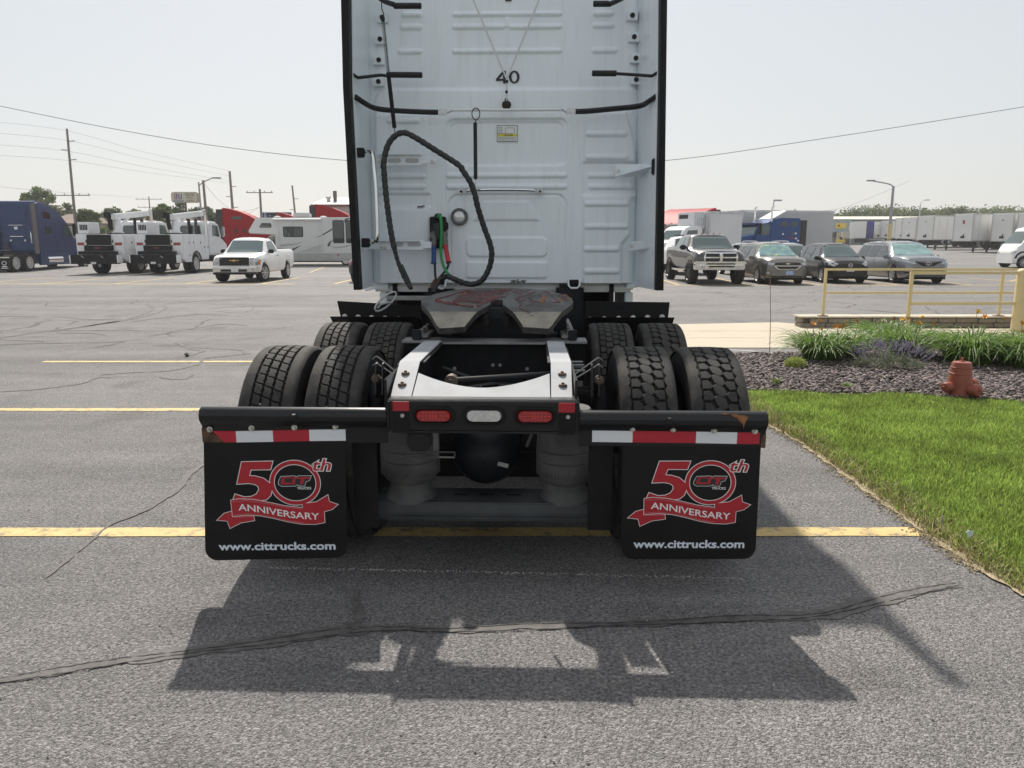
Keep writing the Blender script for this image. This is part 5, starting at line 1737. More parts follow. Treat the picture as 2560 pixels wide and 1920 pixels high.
def make_tyre(x, y, kind, a_lo, a_hi, mirror=False):
    t = inst(TYRE_ME, 'tyre', TR, (x, y, RT), (0, 0, 0))
    inst(RIM_ME, 'rim', t, (0, 0, 0), (0, 0, R(180) if mirror else 0))
    ph = random.uniform(0, .12)
    blocks, rib = PATS[kind]
    inst(rib, 'shoulder_rib', t, (0, 0, 0), (0, 0, R(180) if mirror else 0))
    rest = MB()
    for me, o_, N, off in blocks:
        for i in range(N):
            a = 2 * math.pi * (i + off) / N + ph             # angle from +y towards +z
            d = math.degrees(a) % 360
            if a_lo <= d <= a_hi:
                # the wheel is turned about x; a mirrored pattern is turned end for end
                if mirror:
                    ob = inst(me, 'tread_block', t, (0, 0, 0), (Matrix.Rotation(a, 3, 'X') @ Matrix.Rotation(R(180), 3, 'Y')).to_euler())
                else:
                    ob = inst(me, 'tread_block', t, (0, 0, 0), (a, 0, 0))
            else:
                M3 = Matrix.Rotation(a, 3, 'X') @ (Matrix.Rotation(R(180), 3, 'Y') if mirror else Matrix.Identity(3))
                rest.add([M3 @ v.co for v in me.vertices], [tuple(p.vertices) for p in me.polygons])
    tag(rest.build('tread', TREAD, t, smooth=30, recalc=False), kind='stuff')
    return t


# angles: 90 deg is the top of the tyre, 180 deg faces the camera
for x, kd, mr in ((-1.13, 'rib', False), (-.787, 'rib', False), (.825, 'hex', False), (1.185, 'hex', False)):
    make_tyre(x, -.65, kd, 84, 178, mr)
for x, kd, mr in ((-1.14, 'rib', True), (-.80, 'block', False), (.78, 'block', True), (1.14, 'hex', True)):
    make_tyre(x, .65, kd, 88, 126, mr)
random.seed(31)
for x, y in ((-1.13, -.65), (-1.13, -.65), (-1.13, -.65), (-.787, -.65), (-.787, -.65), (-.787, -.65)):
    a = R(random.uniform(105, 165))
    u = random.choice((-.076, -.023, .028, .08))
    MB().box((x + u, y + (RT - .004) * math.cos(a), RT + (RT - .004) * math.sin(a)), (.010, .011, .009), Matrix.Rotation(a + .5, 3, 'X')).build('pebble', mat('pale pebble', (0.5, 0.48, 0.44), 0.8), TR, bevel=0.002)

# --- mudflap hangers, tape, bolts, flaps with printed emblem
TAPEW = mat('white reflective tape', (0.70, 0.72, 0.75), 0.4, var=0.06, vscale=120)
TAPER = mat('red reflective tape', (0.42, 0.012, 0.028), 0.4, var=0.08, vscale=120)
RUSTY = mat('rusted black steel', (0.014, 0.0145, 0.016), 0.30, var=0.3, vscale=9, dirt=(0.09, 0.045, 0.022), dscale=5, damt=0.40)
BAR = mat('glossy black bar', (0.007, 0.0075, 0.009), 0.24, coat=0.12, spec=0.35, var=0.3, vscale=5, bump=0.05, bscale=14, dirt=(0.035, 0.03, 0.026), dscale=6, damt=0.36)
SL = (-1.279, -1.500, 0.914)
SR = (1.286, -1.500, 0.904)
for s_, xo, xi in ((-1, SL[0], xa), (1, SR[0], xb)):
    zt = 0.914 if s_ < 0 else 0.908
    x0, x1 = sorted((xo, xi))
    prof = [(-1.50, zt), (-1.525, zt - .010), (-1.537, zt - .035), (-1.533, zt - .06), (-1.515, zt - .082), (-1.506, zt - .092), (-1.506, zt - .166), (-1.498, zt - .166), (-1.498, zt - .09), (-1.46, zt - .07), (-1.44, zt - .04), (-1.455, zt - .01)]
    hg = MB().prism(prof, x0, x1, 'yz').build('flap_hanger', BAR, TR, bevel=0.003, seg=1)
    MB().lathe([(.0005, -.012), (.012, -.011), (.014, -.004), (.016, 0)], (xo + -s_ * .44, -1.537, zt - .037), 'y', 6).build('bolt', BLACKP, hg)
    rs = MB()
    rr = random.Random(3 + s_)
    # chipped, rusted outer corner
    if s_ < 0:
        rs.prism([(xo - .001, zt - .10), (xo + .02, zt - .096), (xo + .045, zt - .12), (xo + .09, zt - .155), (xo + .10, zt - .167), (xo + .0, zt - .167)], -1.5085, -1.5062, 'xz')
    else:
        rs.prism([(xo, zt - .10), (xo, zt - .168), (xo - .02, zt - .167), (xo - .022, zt - .12)], -1.5085, -1.5062, 'xz')
    rs.build('rust_patch', mat('brown rust', (0.075, 0.040, 0.022), 0.75, var=0.6, vscale=30), hg, smooth=0)
    if s_ > 0:
        rp = MB()
        for u0, u1, z0, z1 in ((.09, .145, .012, .05), (.10, .12, .03, .075), (.13, .17, .006, .024), (.165, .215, .004, .012)):
            pts = [(xo - u1, zt - z0 - .002), (xo - (u0 + u1) / 2, zt - z0), (xo - u0, zt - z0 - .004), (xo - u0 - .008, zt - (z0 + z1) / 2), (xo - (u0 + u1) / 2, zt - z1), (xo - u1 + .006, zt - (z0 + z1) / 2)]
            n_ = len(pts)
            rp.add([(x, -1.5392 + .03 * max(0, ((z - (zt - .037)) / .05)) ** 2 * (1 if z > zt - .037 else .3), z) for x, z in pts], [tuple(range(n_))])
        rp.build('rust_patch', mat('orange brown rust', (0.20, 0.085, 0.03), 0.8, var=0.6, vscale=30), hg, smooth=0)
    bx_ = [(-1.241, -1.510, 0.808), (-1.047, -1.510, 0.815), (-0.849, -1.510, 0.820), (-0.660, -1.510, 0.826)] if s_ < 0 else [(0.688, -1.510, 0.826), (0.869, -1.510, 0.824), (1.052, -1.510, 0.820), (1.234, -1.510, 0.818)]
    for q in bx_:
        MB().lathe([(.0005, -.018), (.0075, -.018), (.009, -.008), (.0135, -.006), (.0135, 0)], (q[0], -1.507, q[2]), 'y', 14).build('bolt', ZINC, hg)
    segs = [((-1.233, -1.510, 0.774), (-1.122, -1.510, 0.774), 'r'), ((-1.122, -1.510, 0.774), (-0.951, -1.510, 0.778), 'w'), ((-0.951, -1.510, 0.778), (-0.783, -1.510, 0.783), 'r'), ((-0.783, -1.510, 0.783), (-0.616, -1.510, 0.786), 'w')] if s_ < 0 else \
           [((0.507, -1.510, 0.789), (0.689, -1.510, 0.788), 'w'), ((0.689, -1.510, 0.788), (0.974, -1.510, 0.787), 'r'), ((0.974, -1.510, 0.787), (1.157, -1.510, 0.785), 'w'), ((1.157, -1.510, 0.785), (1.258, -1.510, 0.785), 'r')]
    for k, (a, b, c_) in enumerate(segs):
        h = .0265
        pts = [(a[0], a[2] - h), (b[0], b[2] - h), (b[0], b[2] + h), (a[0], a[2] + h)]
        if s_ < 0 and k == 0:
            pts = [(a[0] + .055, a[2] - h), (b[0], b[2] - h), (b[0], b[2] + h), (a[0], a[2] + h)]
        tp = MB().prism(pts, -1.5082, -1.5061, 'xz').build('reflective_tape', TAPEW if c_ == 'w' else TAPER, hg, smooth=0)

FLAP = mat('black mudflap', (0.0085, 0.0085, 0.0095), 0.42, var=0.25, vscale=4, bump=0.06, bscale=20, dirt=(0.020, 0.018, 0.016), dscale=3, damt=0.42, spec=0.22)
ZN = 0.000637      # metres per drawing unit of the emblem


def emblem(flap, cx, cz, yf_, tilt, sc=1.0):
    """Red 50th-anniversary emblem; drawing units measured from the print, origin at the ring centre."""
    def P(u, v):
        u, v = (u - 770) * sc, (v - 678) * sc
        c_, s_ = math.cos(tilt), math.sin(tilt)
        return (cx + (u * c_ + v * s_) * ZN, cz - (v * c_ - u * s_) * ZN)

    def flat(b_, pts, k):
        b_.add([(x, yf_ - k, z) for x, z in [P(*q) for q in pts]], [tuple(range(len(pts)))])

    def ringf(b_, ro, ri, k, n=56):
        for i in range(n):
            a0, a1 = 2 * math.pi * i / n, 2 * math.pi * (i + 1) / n
            q = [(770 + ro[0] * math.cos(a0), 678 + ro[1] * math.sin(a0)), (770 + ro[0] * math.cos(a1), 678 + ro[1] * math.sin(a1)), (770 + ri[0] * math.cos(a1), 678 + ri[1] * math.sin(a1)), (770 + ri[0] * math.cos(a0), 678 + ri[1] * math.sin(a0))]
            flat(b_, q, k)
    five = [(388, 522), (615, 516), (596, 578), (452, 580), (436, 626)]
    five += [(480, 628), (540, 645), (585, 682), (598, 730), (584, 776), (552, 806), (500, 816), (420, 814), (306, 806)]
    five += [(322, 766), (390, 788), (440, 784), (480, 765), (502, 730), (496, 705), (474, 690), (430, 682), (342, 688)]
    band = [(288, 812), (350, 802), (450, 806), (560, 826), (680, 853), (800, 867), (900, 869), (972, 862), (972, 980), (900, 994), (800, 992), (700, 975), (600, 950), (500, 930), (400, 924), (292, 936)]
    tail1 = [(290, 896), (230, 914), (174, 966), (250, 972), (266, 1028), (350, 985), (452, 967), (446, 930), (380, 926), (292, 936)]
    tail2 = [(815, 838), (920, 822), (1005, 770), (1014, 820), (1075, 842), (1030, 880), (972, 896), (970, 864), (900, 869), (815, 868)]
    th_box = (905, 1040, 498, 588)
    w = MB()
    flat(w, grow(five, 5), .0006)
    ringf(w, (189, 173), (150, 134), .0008)
    flat(w, grow(band, 4), .0011)
    flat(w, grow(tail1, 4), .0006)
    flat(w, grow(tail2, 4), .0009)
    w.build('emblem_outline', WHITE, flap, smooth=0, recalc=False)
    r_ = MB()
    flat(r_, five, .0010)
    ringf(r_, (184, 168), (155, 139), .0012)
    flat(r_, tail1, .0009)
    flat(r_, tail2, .00125)
    flat(r_, band, .0015)
    r_.build('emblem', REDP, flap, smooth=0, recalc=False)
    fold = MB()
    flat(fold, [(292, 938), (446, 932), (440, 938), (300, 944)], .0013)
    flat(fold, [(296, 822), (400, 812), (560, 834), (700, 864), (820, 875), (820, 879), (700, 868), (560, 838), (400, 816), (296, 826)], .0017)
    flat(fold, [(296, 928), (400, 916), (560, 936), (700, 968), (820, 985), (820, 981), (700, 964), (560, 932), (400, 912), (296, 924)], .0017)
    fold.build('emblem_fold', mat('pale red print', (0.50, 0.16, 0.17), 0.5), flap, smooth=0, recalc=False)

    def words(nm, s, box, m_, k, bold=0, shear=0, warp=None):
        uv, f = text_flat(s, bold, shear)
        pts = []
        for u, v in uv:
            a, b = box[0] + u * (box[1] - box[0]), box[3] + v * (box[2] - box[3])
            if warp:
                b += warp(a)
            x, z = P(a, b)
            pts.append((x, yf_ - k, z))
        b_ = MB()
        b_.add(pts, f)
        return b_.build(nm, m_, flap, smooth=0, recalc=False)
    wave = lambda a: 0.168 * (a - 338) + 10 * math.sin((a - 338) / 595 * 2 * math.pi - 1.0) if True else 0
    words('lettering', 'ANNIVERSARY', (340, 934, 838, 890), WHITE, .0021, bold=0.012, warp=lambda a: 0.118 * (a - 340) + 7 * math.sin((a - 340) / 594 * 2 * math.pi + 3.6) + 3)
    words('lettering', 'th', (898, 1046, 492, 594), WHITE, .0014, bold=0.055, shear=0.22)
    words('lettering', 'th', (904, 1040, 498, 588), REDP, .0018, bold=0.012, shear=0.22)
    cit = [(650, 668), (668, 632), (770, 626), (780, 636), (795, 626), (890, 626), (876, 660), (850, 668), (838, 702), (795, 700), (790, 690), (770, 702), (670, 704), (648, 690)]
    b_ = MB()
    flat(b_, grow(cit, 3), .0006)
    b_.build('badge_outline', WHITE, flap, smooth=0, recalc=False)
    b_ = MB()
    flat(b_, cit, .0009)
    b_.build('badge', mat('black print', (0.01, 0.01, 0.01), 0.5), flap, smooth=0, recalc=False)
    b_ = MB()
    for q in ([(672, 660), (684, 634), (752, 634), (748, 644), (696, 644), (690, 676), (742, 676), (738, 690), (676, 690), (664, 684)], [(758, 634), (780, 634), (768, 690), (744, 690), (752, 660)],
              [(786, 634), (882, 634), (876, 648), (842, 648), (828, 690), (804, 690), (816, 648), (782, 648)]):
        flat(b_, q, .0012)
    b_.build('badge_letters', REDP, flap, smooth=0, recalc=False)
    words('lettering', 'TRUCKS', (782, 886, 709, 728), WHITE, .0010, bold=0.02)
    return P, words


for s_ in (-1, 1):
    if s_ < 0:
        tl, tr_, bl, br, c_ = (-1.274, -1.505, 0.748), (-0.618, -1.505, 0.757), (-1.307, -1.505, 0.169), (-0.632, -1.505, 0.189), (-0.861, -1.505, 0.556)
        u0, u1 = (-1.242, -1.505, 0.219), (-0.685, -1.505, 0.270)
        tilt = R(0.4)
    else:
        tl, tr_, bl, br, c_ = (0.648, -1.505, 0.758), (1.266, -1.505, 0.756), (0.654, -1.505, 0.200), (1.271, -1.505, 0.208), (1.048, -1.505, 0.574)
        u0, u1 = (0.707, -1.505, 0.255), (1.218, -1.505, 0.301)
        tilt = R(-0.8)
    r_ = 0.055
    def bot(cx, cz, a0, a1, k=6):
        return [(cx + r_ * math.cos(R(a0 + (a1 - a0) * i / k)), cz + r_ * math.sin(R(a0 + (a1 - a0) * i / k))) for i in range(k + 1)]
    outl = [(tr_[0], tr_[2] + .035), (tl[0], tl[2] + .035)] + bot(bl[0] + r_, bl[2] + r_, 180, 270) + bot(br[0] - r_, br[2] + r_, 270, 360)
    yf_ = -1.505
    flap = MB().prism(outl, yf_, yf_ + .009, 'xz').build('mudflap', FLAP, TR, smooth=20)
    Pf, words = emblem(flap, c_[0], c_[2], yf_, tilt, 1.0 if s_ < 0 else 0.965)
    uv, f = text_flat('www.cittrucks.com', 0.028)
    x0, x1, z0, z1 = u0[0], u1[0], u0[2], u1[2]
    dz = (z1 - z0)
    tl_ = math.sin(tilt)
    pts = [(x0 + u * (x1 - x0), yf_ - .0009, z0 + v * (0.040) + u * (dz - 0.040)) for u, v in uv]
    b_ = MB()
    b_.add(pts, f)
    b_.build('lettering', mat('pale blue white print', (0.66, 0.72, 0.80), 0.5), flap, smooth=0, recalc=False)
# inner black panel beside the flap
for x0, x1 in ((-.615, -.50), (.50, .615)):
    MB().bx(x0, x1, -1.40, -1.392, .30, .80).build('inner_flap', BLACKR, TR)

# ------------------------------------------------------------------ railings, bollard, hydrant, planting
YEL = mat('pale yellow rail paint', (0.60, 0.50, 0.26), 0.5, var=0.06, vscale=5, dirt=(0.46, 0.36, 0.20), dscale=3, damt=0.33)
RSTF = mat('rusty foot plate', (0.16, 0.08, 0.04), 0.8, var=0.4, vscale=40)
yb_ = 15.16
x0, x1, x2 = 6.12, 9.58, 13.2
bk = thing('railing', 'pale yellow two-bar railing standing on the stone kerb wall', 'railing', (x0, yb_, 0.232))
for x in (x0, x1, x2):
    p = MB().bx(-.025, .025, -.025, .025, 0, .90).build('post', YEL, bk, bevel=0.005)
    p.location = (x - x0, 0, 0)
    MB().bx(-.09, .09, -.06, .06, 0, .012).build('foot_plate', RSTF, p, bevel=0.003)
for z in (.885, .455):
    MB().bx(-.024, 12, -.022, .022, z - .022, z + .022).build('rail', YEL, bk, bevel=0.005).location = (0.026 if z < .8 else 0, 0, 0.02 if z > .8 else 0)
ft = thing('railing', 'nearer yellow railing running from a single post to the thick bollard', 'railing', (7.40, 14.38, 0.012))
MB().bx(-.03, .03, -.03, .03, 0, 1.115).build('post', YEL, ft, bevel=0.006)
for z in (1.088, .525):
    MB().bx(.03, 1.97, -.025, .025, z - .027, z + .027).build('rail', YEL, ft, bevel=0.006)
bo = thing('bollard', 'thick pale yellow round-topped steel bollard at the end of the railing', 'bollard', (9.47, 14.38, 0.012))
MB().lathe([(.115, 0), (.112, 1.10), (.105, 1.13), (.08, 1.155), (.04, 1.168), (.0005, 1.172)], (0, 0, 0), 'z', 32).build('pipe', YEL, bo)
st = MB().tube([(0, 0, 0), (-.02, 0, .6), (-.07, 0, 1.28)], [.006, .005, .004], 6).build('marker_stake', mat('weathered orange stake', (0.30, 0.20, 0.12), 0.7))
st.location = (3.80, 11.25, 0.0)
tag(st, 'thin weathered marker stake leaning at the edge of the rock bed', 'marker stake')

# hydrant
HYD = mat('faded red hydrant paint', (0.29, 0.075, 0.047), 0.45, var=0.10, vscale=7, dirt=(0.25, 0.085, 0.055), dscale=9, damt=0.42, bump=0.12, bscale=60)
hy = thing('fire_hydrant', 'short faded red fire hydrant with three capped outlets in the rock bed', 'hydrant', (4.80, 8.12, 0.02))
MB().lathe([(.15, 0), (.15, .012), (.128, .02), (.122, .06), (.120, .12), (.114, .20), (.108, .245), (.110, .247), (.110, .262), (.106, .264), (.100, .31), (.103, .312), (.103, .326), (.099, .328), (.094, .365), (.088, .378), (.03, .386), (.0005, .388)], (0, 0, 0), 'z', 36).build('barrel', HYD, hy)
for k in range(6):
    MB().lathe([(.011, 0), (.011, .012), (.0005, .013)], (.136 * math.cos(k * 1.047), .136 * math.sin(k * 1.047), .012), 'z', 6).build('bolt', RSTF, hy)
MB().lathe([(.03, .383), (.03, .393), (.017, .395), (.016, .425), (.0005, .427)], (0, 0, 0), 'z', 5).build('operating_nut', HYD, hy)
for a, r_, L, z in ((195, .052, .20, .115), (-62, .062, .215, .098), (14, .066, .20, .125)):
    d = Vector((math.cos(R(a)), math.sin(R(a)), 0))
    nz = MB()
    prof = [(0.07, r_ * .95), (L - .07, r_ * .95), (L - .068, r_ * 1.08), (L - .012, r_ * 1.04), (L, r_ * .82), (L + .004, .001)]
    nz.tube([d * t + Vector((0, 0, z)) for t, _ in prof], [r for _, r in prof], 20)
    n_ = nz.build('outlet_cap', HYD, hy)
    e = d * (L + .004)
    MB().tube([(e.x, e.y, z), (e.x + d.x * .03, e.y + d.y * .03, z)], .015, 5).build('cap_nut', HYD, n_)
    ch = MB()
    for k in range(7):
        q = d * (L - .02 - .012 * k)
        ch.lathe([(.004, -.003), (.008, 0), (.004, .003)], (q.x, q.y - .03, z - r_ * 1.0 - .012 * math.sin(k * .52)), 'z', 6)
    ch.build('chain', MATS['rusty bolt'], n_)


def blade_clump(n, r, h, w=0.011, seg=6, droop=0.75, seed=0, r0=0.10, inner=False):
    g = np.random.default_rng(seed)
    a = g.uniform(0, 6.28, n)
    rb = np.sqrt(g.uniform(0, 1, n)) * r0
    b = a + g.normal(0, .5, n)
    L = g.uniform(.55, 1.1, n)
    reach = r * L * g.uniform(.35, 1.1, n)
    hh = h * g.uniform(.6, 1.08, n)
    t = np.linspace(0, 1, seg + 1)
    T = t[None]
    out = reach[:, None] * (T ** 1.25)
    dr = g.uniform(droop * .5, droop * 1.2, n)[:, None]
    z = hh[:, None] * (1.9 * T - (.9 + dr * .6) * T * T)
    z = np.maximum(z, 0.015)
    x = np.cos(a)[:, None] * rb[:, None] + np.cos(b)[:, None] * out
    y = np.sin(a)[:, None] * rb[:, None] + np.sin(b)[:, None] * out
    ww = w * g.uniform(.6, 1.2, n)[:, None] * (1 - T ** 2.2) * np.minimum(1, .55 + 1.2 * T)
    tw = b[:, None] + 1.57 + g.uniform(-.5, .5, n)[:, None]
    sx, sy = np.cos(tw) * ww / 2, np.sin(tw) * ww / 2
    v = np.empty((n, seg + 1, 3, 3))
    v[:, :, 0] = np.stack([x - sx, y - sy, z], 2)
    v[:, :, 1] = np.stack([x, y, z - ww * .25], 2)
    v[:, :, 2] = np.stack([x + sx, y + sy, z], 2)
    f = []
    for k in range(seg):
        for j in range(2):
            q = k * 3 + j
            f.append((q, q + 1, q + 4, q + 3))
    f = np.array(f)
    F = (f[None] + (np.arange(n) * (seg + 1) * 3)[:, None, None]).reshape(-1, 4)
    return v.reshape(-1, 3), F


LEAF = mat('daylily leaves', (0.115, 0.21, 0.03), 0.38, var=0.25, vscale=4, island=0.5, spec=0.5, leaf=0.42)
STALK = mat('flower stalk', (0.12, 0.17, 0.05), 0.6)
PET = mat('orange daylily petals', (0.75, 0.30, 0.025), 0.5, var=0.2, vscale=40)
PETY = mat('yellow daylily petals', (0.80, 0.48, 0.03), 0.5, var=0.2, vscale=40)


def flower_mesh(m, closed):
    b = MB()
    for k in range(6):
        a = k * math.pi / 3
        c, s_ = math.cos(a), math.sin(a)
        pr = [(.004, 0, .008), (.016, .028, .014), (.038, .05, .012), (.058, .052, .002)] if not closed else [(.004, 0, .008), (.010, .028, .009), (.012, .05, .007), (.008, .07, .002)]
        vs = []
        for r_, z, w in pr:
            vs += [(c * r_ - s_ * w, s_ * r_ + c * w, z), (c * r_ + s_ * w, s_ * r_ - c * w, z)]
        b.add(vs, [(0, 1, 3, 2), (2, 3, 5, 4), (4, 5, 7, 6)])
    return b.mesh('flower', m, smooth=50)


FLM = [flower_mesh(PET, False), flower_mesh(PETY, False), flower_mesh(PET, True)]
LIL = [
    ((4.30, 10.62), .44, .46, 260, 'broad daylily clump at the end of the bed beside the small yellow-green shrub', 5),
    ((4.85, 10.95), .36, .42, 170, 'daylily clump between the end clump and the purple catmint', 4),
    ((5.95, 12.25), .46, .44, 220, 'daylily clump set furthest back against the concrete walk', 2),
    ((5.72, 11.05), .46, .48, 230, 'daylily clump with orange flowers right behind the purple catmint', 6),
    ((6.22, 10.35), .56, .52, 320, 'large arching daylily clump topped by one tall yellow-orange bloom', 3),
    ((6.75, 10.05), .52, .50, 300, 'daylily clump behind the red hydrant in front of the bollard', 5),
    ((7.35, 10.45), .50, .48, 240, 'daylily clump at the outer end of the row past the bollard', 3),
]
for i, ((x, y), r_, h, n, lab_, nf) in enumerate(LIL):
    t = thing('daylily_plant', lab_, 'daylily', (x, y, 0.03), 0, 'daylilies along the rock bed')
    v, f = blade_clump(int(n * 2.1), r_ * 1.5, h * 1.25, seed=40 + i, r0=r_ * .5, w=.022, droop=1.15)
    npobj('foliage', v, f, LEAF, t, smooth=True)
    rr = random.Random(i)
    for k in range(nf):
        a, q = rr.uniform(0, 6.28), rr.uniform(.05, r_ * .75)
        hz = h * rr.uniform(.95, 1.25)
        if i == 4 and k == 0:
            a, q, hz = 0.6, .06, .70
        e = Vector((math.cos(a) * q, math.sin(a) * q, hz))
        stk = MB().tube([(e.x * .4, e.y * .4, 0), (e.x * .7, e.y * .7, hz * .6), e], .003, 5).build('flower_stalk', STALK, t)
        kind = 1 if (i == 4 and k == 0) else rr.choice((0, 0, 2, 1))
        inst(FLM[kind], 'flower', t, e - Vector((0, 0, .01)), (rr.uniform(-.8, .8), rr.uniform(-.8, .8), rr.uniform(0, 6)), (.8, .8, .8) if kind != 2 else (1, 1, 1))

# catmint: grey-green mound with lavender spikes
cm_ = thing('catmint_plant', 'grey-green catmint mound with lavender flower spikes in the rock bed', 'catmint', (4.92, 9.95, 0.03))


def leaf_cloud(n, center, rad, size, seed, flat=0.0, shell=0.45):
    g = np.random.default_rng(seed)
    d = g.normal(0, 1, (n, 3))
    d /= np.linalg.norm(d, axis=1)[:, None]
    rr = g.uniform(shell, 1, n) ** .7
    p = np.array(center) + d * rr[:, None] * np.array(rad)
    u = g.normal(0, 1, (n, 3))
    u /= np.linalg.norm(u, axis=1)[:, None]
    w = np.cross(u, g.normal(0, 1, (n, 3)))
    w /= np.linalg.norm(w, axis=1)[:, None] + 1e-9
    s_ = (size * g.uniform(.6, 1.3, n))[:, None]
    v = np.stack([p - u * s_, p + w * s_ * .5, p + u * s_, p - w * s_ * .5], 1)
    f = np.arange(n * 4).reshape(n, 4)
    return v.reshape(-1, 3), f


g_ = np.random.default_rng(5)
VV, FF, o_ = [], [], 0
for k in range(46):
    a, q = g_.uniform(0, 6.28), .40 * math.sqrt(g_.uniform(0, 1))
    hz = .30 * (1 - (q / .52) ** 2) * g_.uniform(.75, 1.1)
    v, f = leaf_cloud(90, (math.cos(a) * q, math.sin(a) * q * .8, hz * .55), (.085, .085, hz * .5), .011, 100 + k, shell=.1)
    v[:, 2] = np.maximum(v[:, 2], .005)
    VV.append(v)
    FF.append(f + o_)
    o_ += len(v)
npobj('foliage', np.vstack(VV), np.vstack(FF), mat('catmint leaves', (0.15, 0.18, 0.105), 0.7, var=0.25, vscale=8, island=0.45, leaf=.3), cm_)
VV, FF, o_ = [], [], 0
for k in range(120):
    a, q = g_.uniform(0, 6.28), .46 * math.sqrt(g_.uniform(0.05, 1))
    hz = .33 * (1 - (q / .62) ** 2)
    lean = np.array([math.cos(a), math.sin(a)]) * q * .25
    for j in range(22):
        tt = g_.uniform(0, 1)
        c = np.array([math.cos(a) * q + lean[0] * tt, math.sin(a) * q * .8 + lean[1] * tt, hz * .9 + .10 * tt])
        v, f = leaf_cloud(2, c, (.010, .010, .006), .0075, int(g_.integers(1e6)), shell=.2)
        VV.append(v)
        FF.append(f + o_)
        o_ += len(v)
npobj('blossom', np.vstack(VV), np.vstack(FF), mat('lavender blossom', (0.26, 0.215, 0.33), 0.7, var=0.2, vscale=10, island=0.35), cm_)
sh = thing('small_shrub', 'small round yellow-green shrub in the rock bed', 'shrub', (3.70, 9.93, 0.03))
v, f = leaf_cloud(1500, (0, 0, .075), (.15, .13, .085), .013, 77, shell=.3)
v[:, 2] = np.maximum(v[:, 2], .0)
npobj('foliage', v, f, mat('yellow green leaves', (0.28, 0.34, 0.07), 0.6, var=0.2, vscale=20, island=0.35, leaf=.35), sh)
MB().tube([(0, 0, -.02), (0, 0, .08)], .008, 6).build('stem', STALK, sh)
SPR = mat('fresh sprout leaves', (0.20, 0.30, 0.035), 0.5, var=0.2, island=0.35)
for (x, y), lab_, sd_ in (((3.05, 8.75), 'small bright green sprout in the rock bed at the lawn tip', 3), ((3.78, 8.55), 'small wilting sprout in the rock bed midway to the hydrant', 4)):
    v, f = blade_clump(34, .10, .12 if sd_ == 3 else .09, w=.010, seed=sd_, r0=.03)
    o = npobj('grass_sprout', v, f, SPR)
    o.location = (x, y, .03)
    tag(o, lab_, 'sprout', 'sprouts in the rock bed')
# curled strip of edging, pale flag in the grass, wooden peg
o = MB().tube(bez([(0, 0, .02), (.05, .05, .05), (.10, .02, .05), (.11, -.05, .03)], 6), .006, 6).build('root_piece', mat('bleached root', (0.38, 0.33, 0.28), 0.8))
o.location = (4.35, 9.1, 0.03)
tag(o, 'curled bleached piece of root lying on the rock mulch', 'root')
fl = thing('marker_flag', 'pale blue scrap of plastic on a wire in the lawn edge', 'marker flag', (2.512, 4.01, 0.016))
MB().tube([(0, 0, 0), (.002, 0, .05)], .0015, 5).build('wire', ZINC, fl)
MB().prism([(-.022, .072), (-.006, .082), (.022, .076), (.018, .055), (.002, .036), (-.008, .05)], -.0012, .0012, 'xz').build('flag', mat('pale blue plastic', (0.50, 0.60, 0.62), 0.4), fl)
o = MB().tube([(0, 0, 0), (.004, .01, .045), (.012, .015, .075)], [.009, .009, .006], 7).build('wooden_peg', mat('grey wood', (0.34, 0.29, 0.22), 0.85, var=0.2))
o.location = (2.50, 4.26, .01)
tag(o, 'short weathered wooden peg at the lawn edge near the yellow line', 'peg')

# ------------------------------------------------------------------ parked cars and pickups
def paint(name, col, metal=0.0, rough=0.28):
    return mat(name, col, rough, metal, var=0.05, vscale=3, coat=0.7)


def car_tyre(r, w):
    return MB().lathe([(r * .62, -w * .46), (r * .72, -w * .52), (r * .90, -w * .5), (r * .985, -w * .42), (r, -w * .3), (r, -w * .1), (r * .985, -w * .08), (r * .985, w * .08), (r, w * .1), (r, w * .3), (r * .985, w * .42), (r * .90, w * .5), (r * .72, w * .52), (r * .62, w * .46)], (0, 0, 0), 'y', 28)


def car_rim(r, w, spokes, dark=False):
    """Rim seen from +y."""
    b = MB()
    b.lathe([(r * .63, w * .40), (r * .66, w * .50), (r * .62, w * .49), (r * .58, w * .34), (r * .56, w * .1)], (0, 0, 0), 'y', 28)
    for k in range(spokes):
        a = 2 * math.pi * k / spokes
        M3 = Matrix.Rotation(a, 3, 'Y')
        b.box(M3 @ Vector((r * .34, w * .37, 0)), (r * .56, w * .12, r * .13), M3)
    b.lathe([(r * .15, w * .34), (r * .14, w * .47), (.0005, w * .48)], (0, 0, 0), 'y', 12)
    return b


WHEELS = {}


def add_wheels(root, xs, y, r, w, spokes, rimm, sides=(-1, 1), steer=0.0):
    k = (r, w, spokes, rimm.name)
    if k not in WHEELS:
        bk_ = MB().disc((0, 0, 0), r * .58, -.02, .0, 'y', 20)
        WHEELS[k] = (car_tyre(r, w).mesh('wheel', RUBBER, smooth=40), car_rim(r, w, spokes).mesh('rim', rimm, smooth=30), bk_.mesh('brake_disc', CHASSIS, smooth=0))
    ty, rm, bk_ = WHEELS[k]
    for i, x in enumerate(xs):
        for s_ in sides:
            wh = inst(ty, 'wheel', root, (x, s_ * y, r), (0, 0, (R(180) if s_ < 0 else 0) + (steer if i == 0 else 0)))
            inst(rm, 'rim', wh)
            inst(bk_, 'brake_disc', wh)


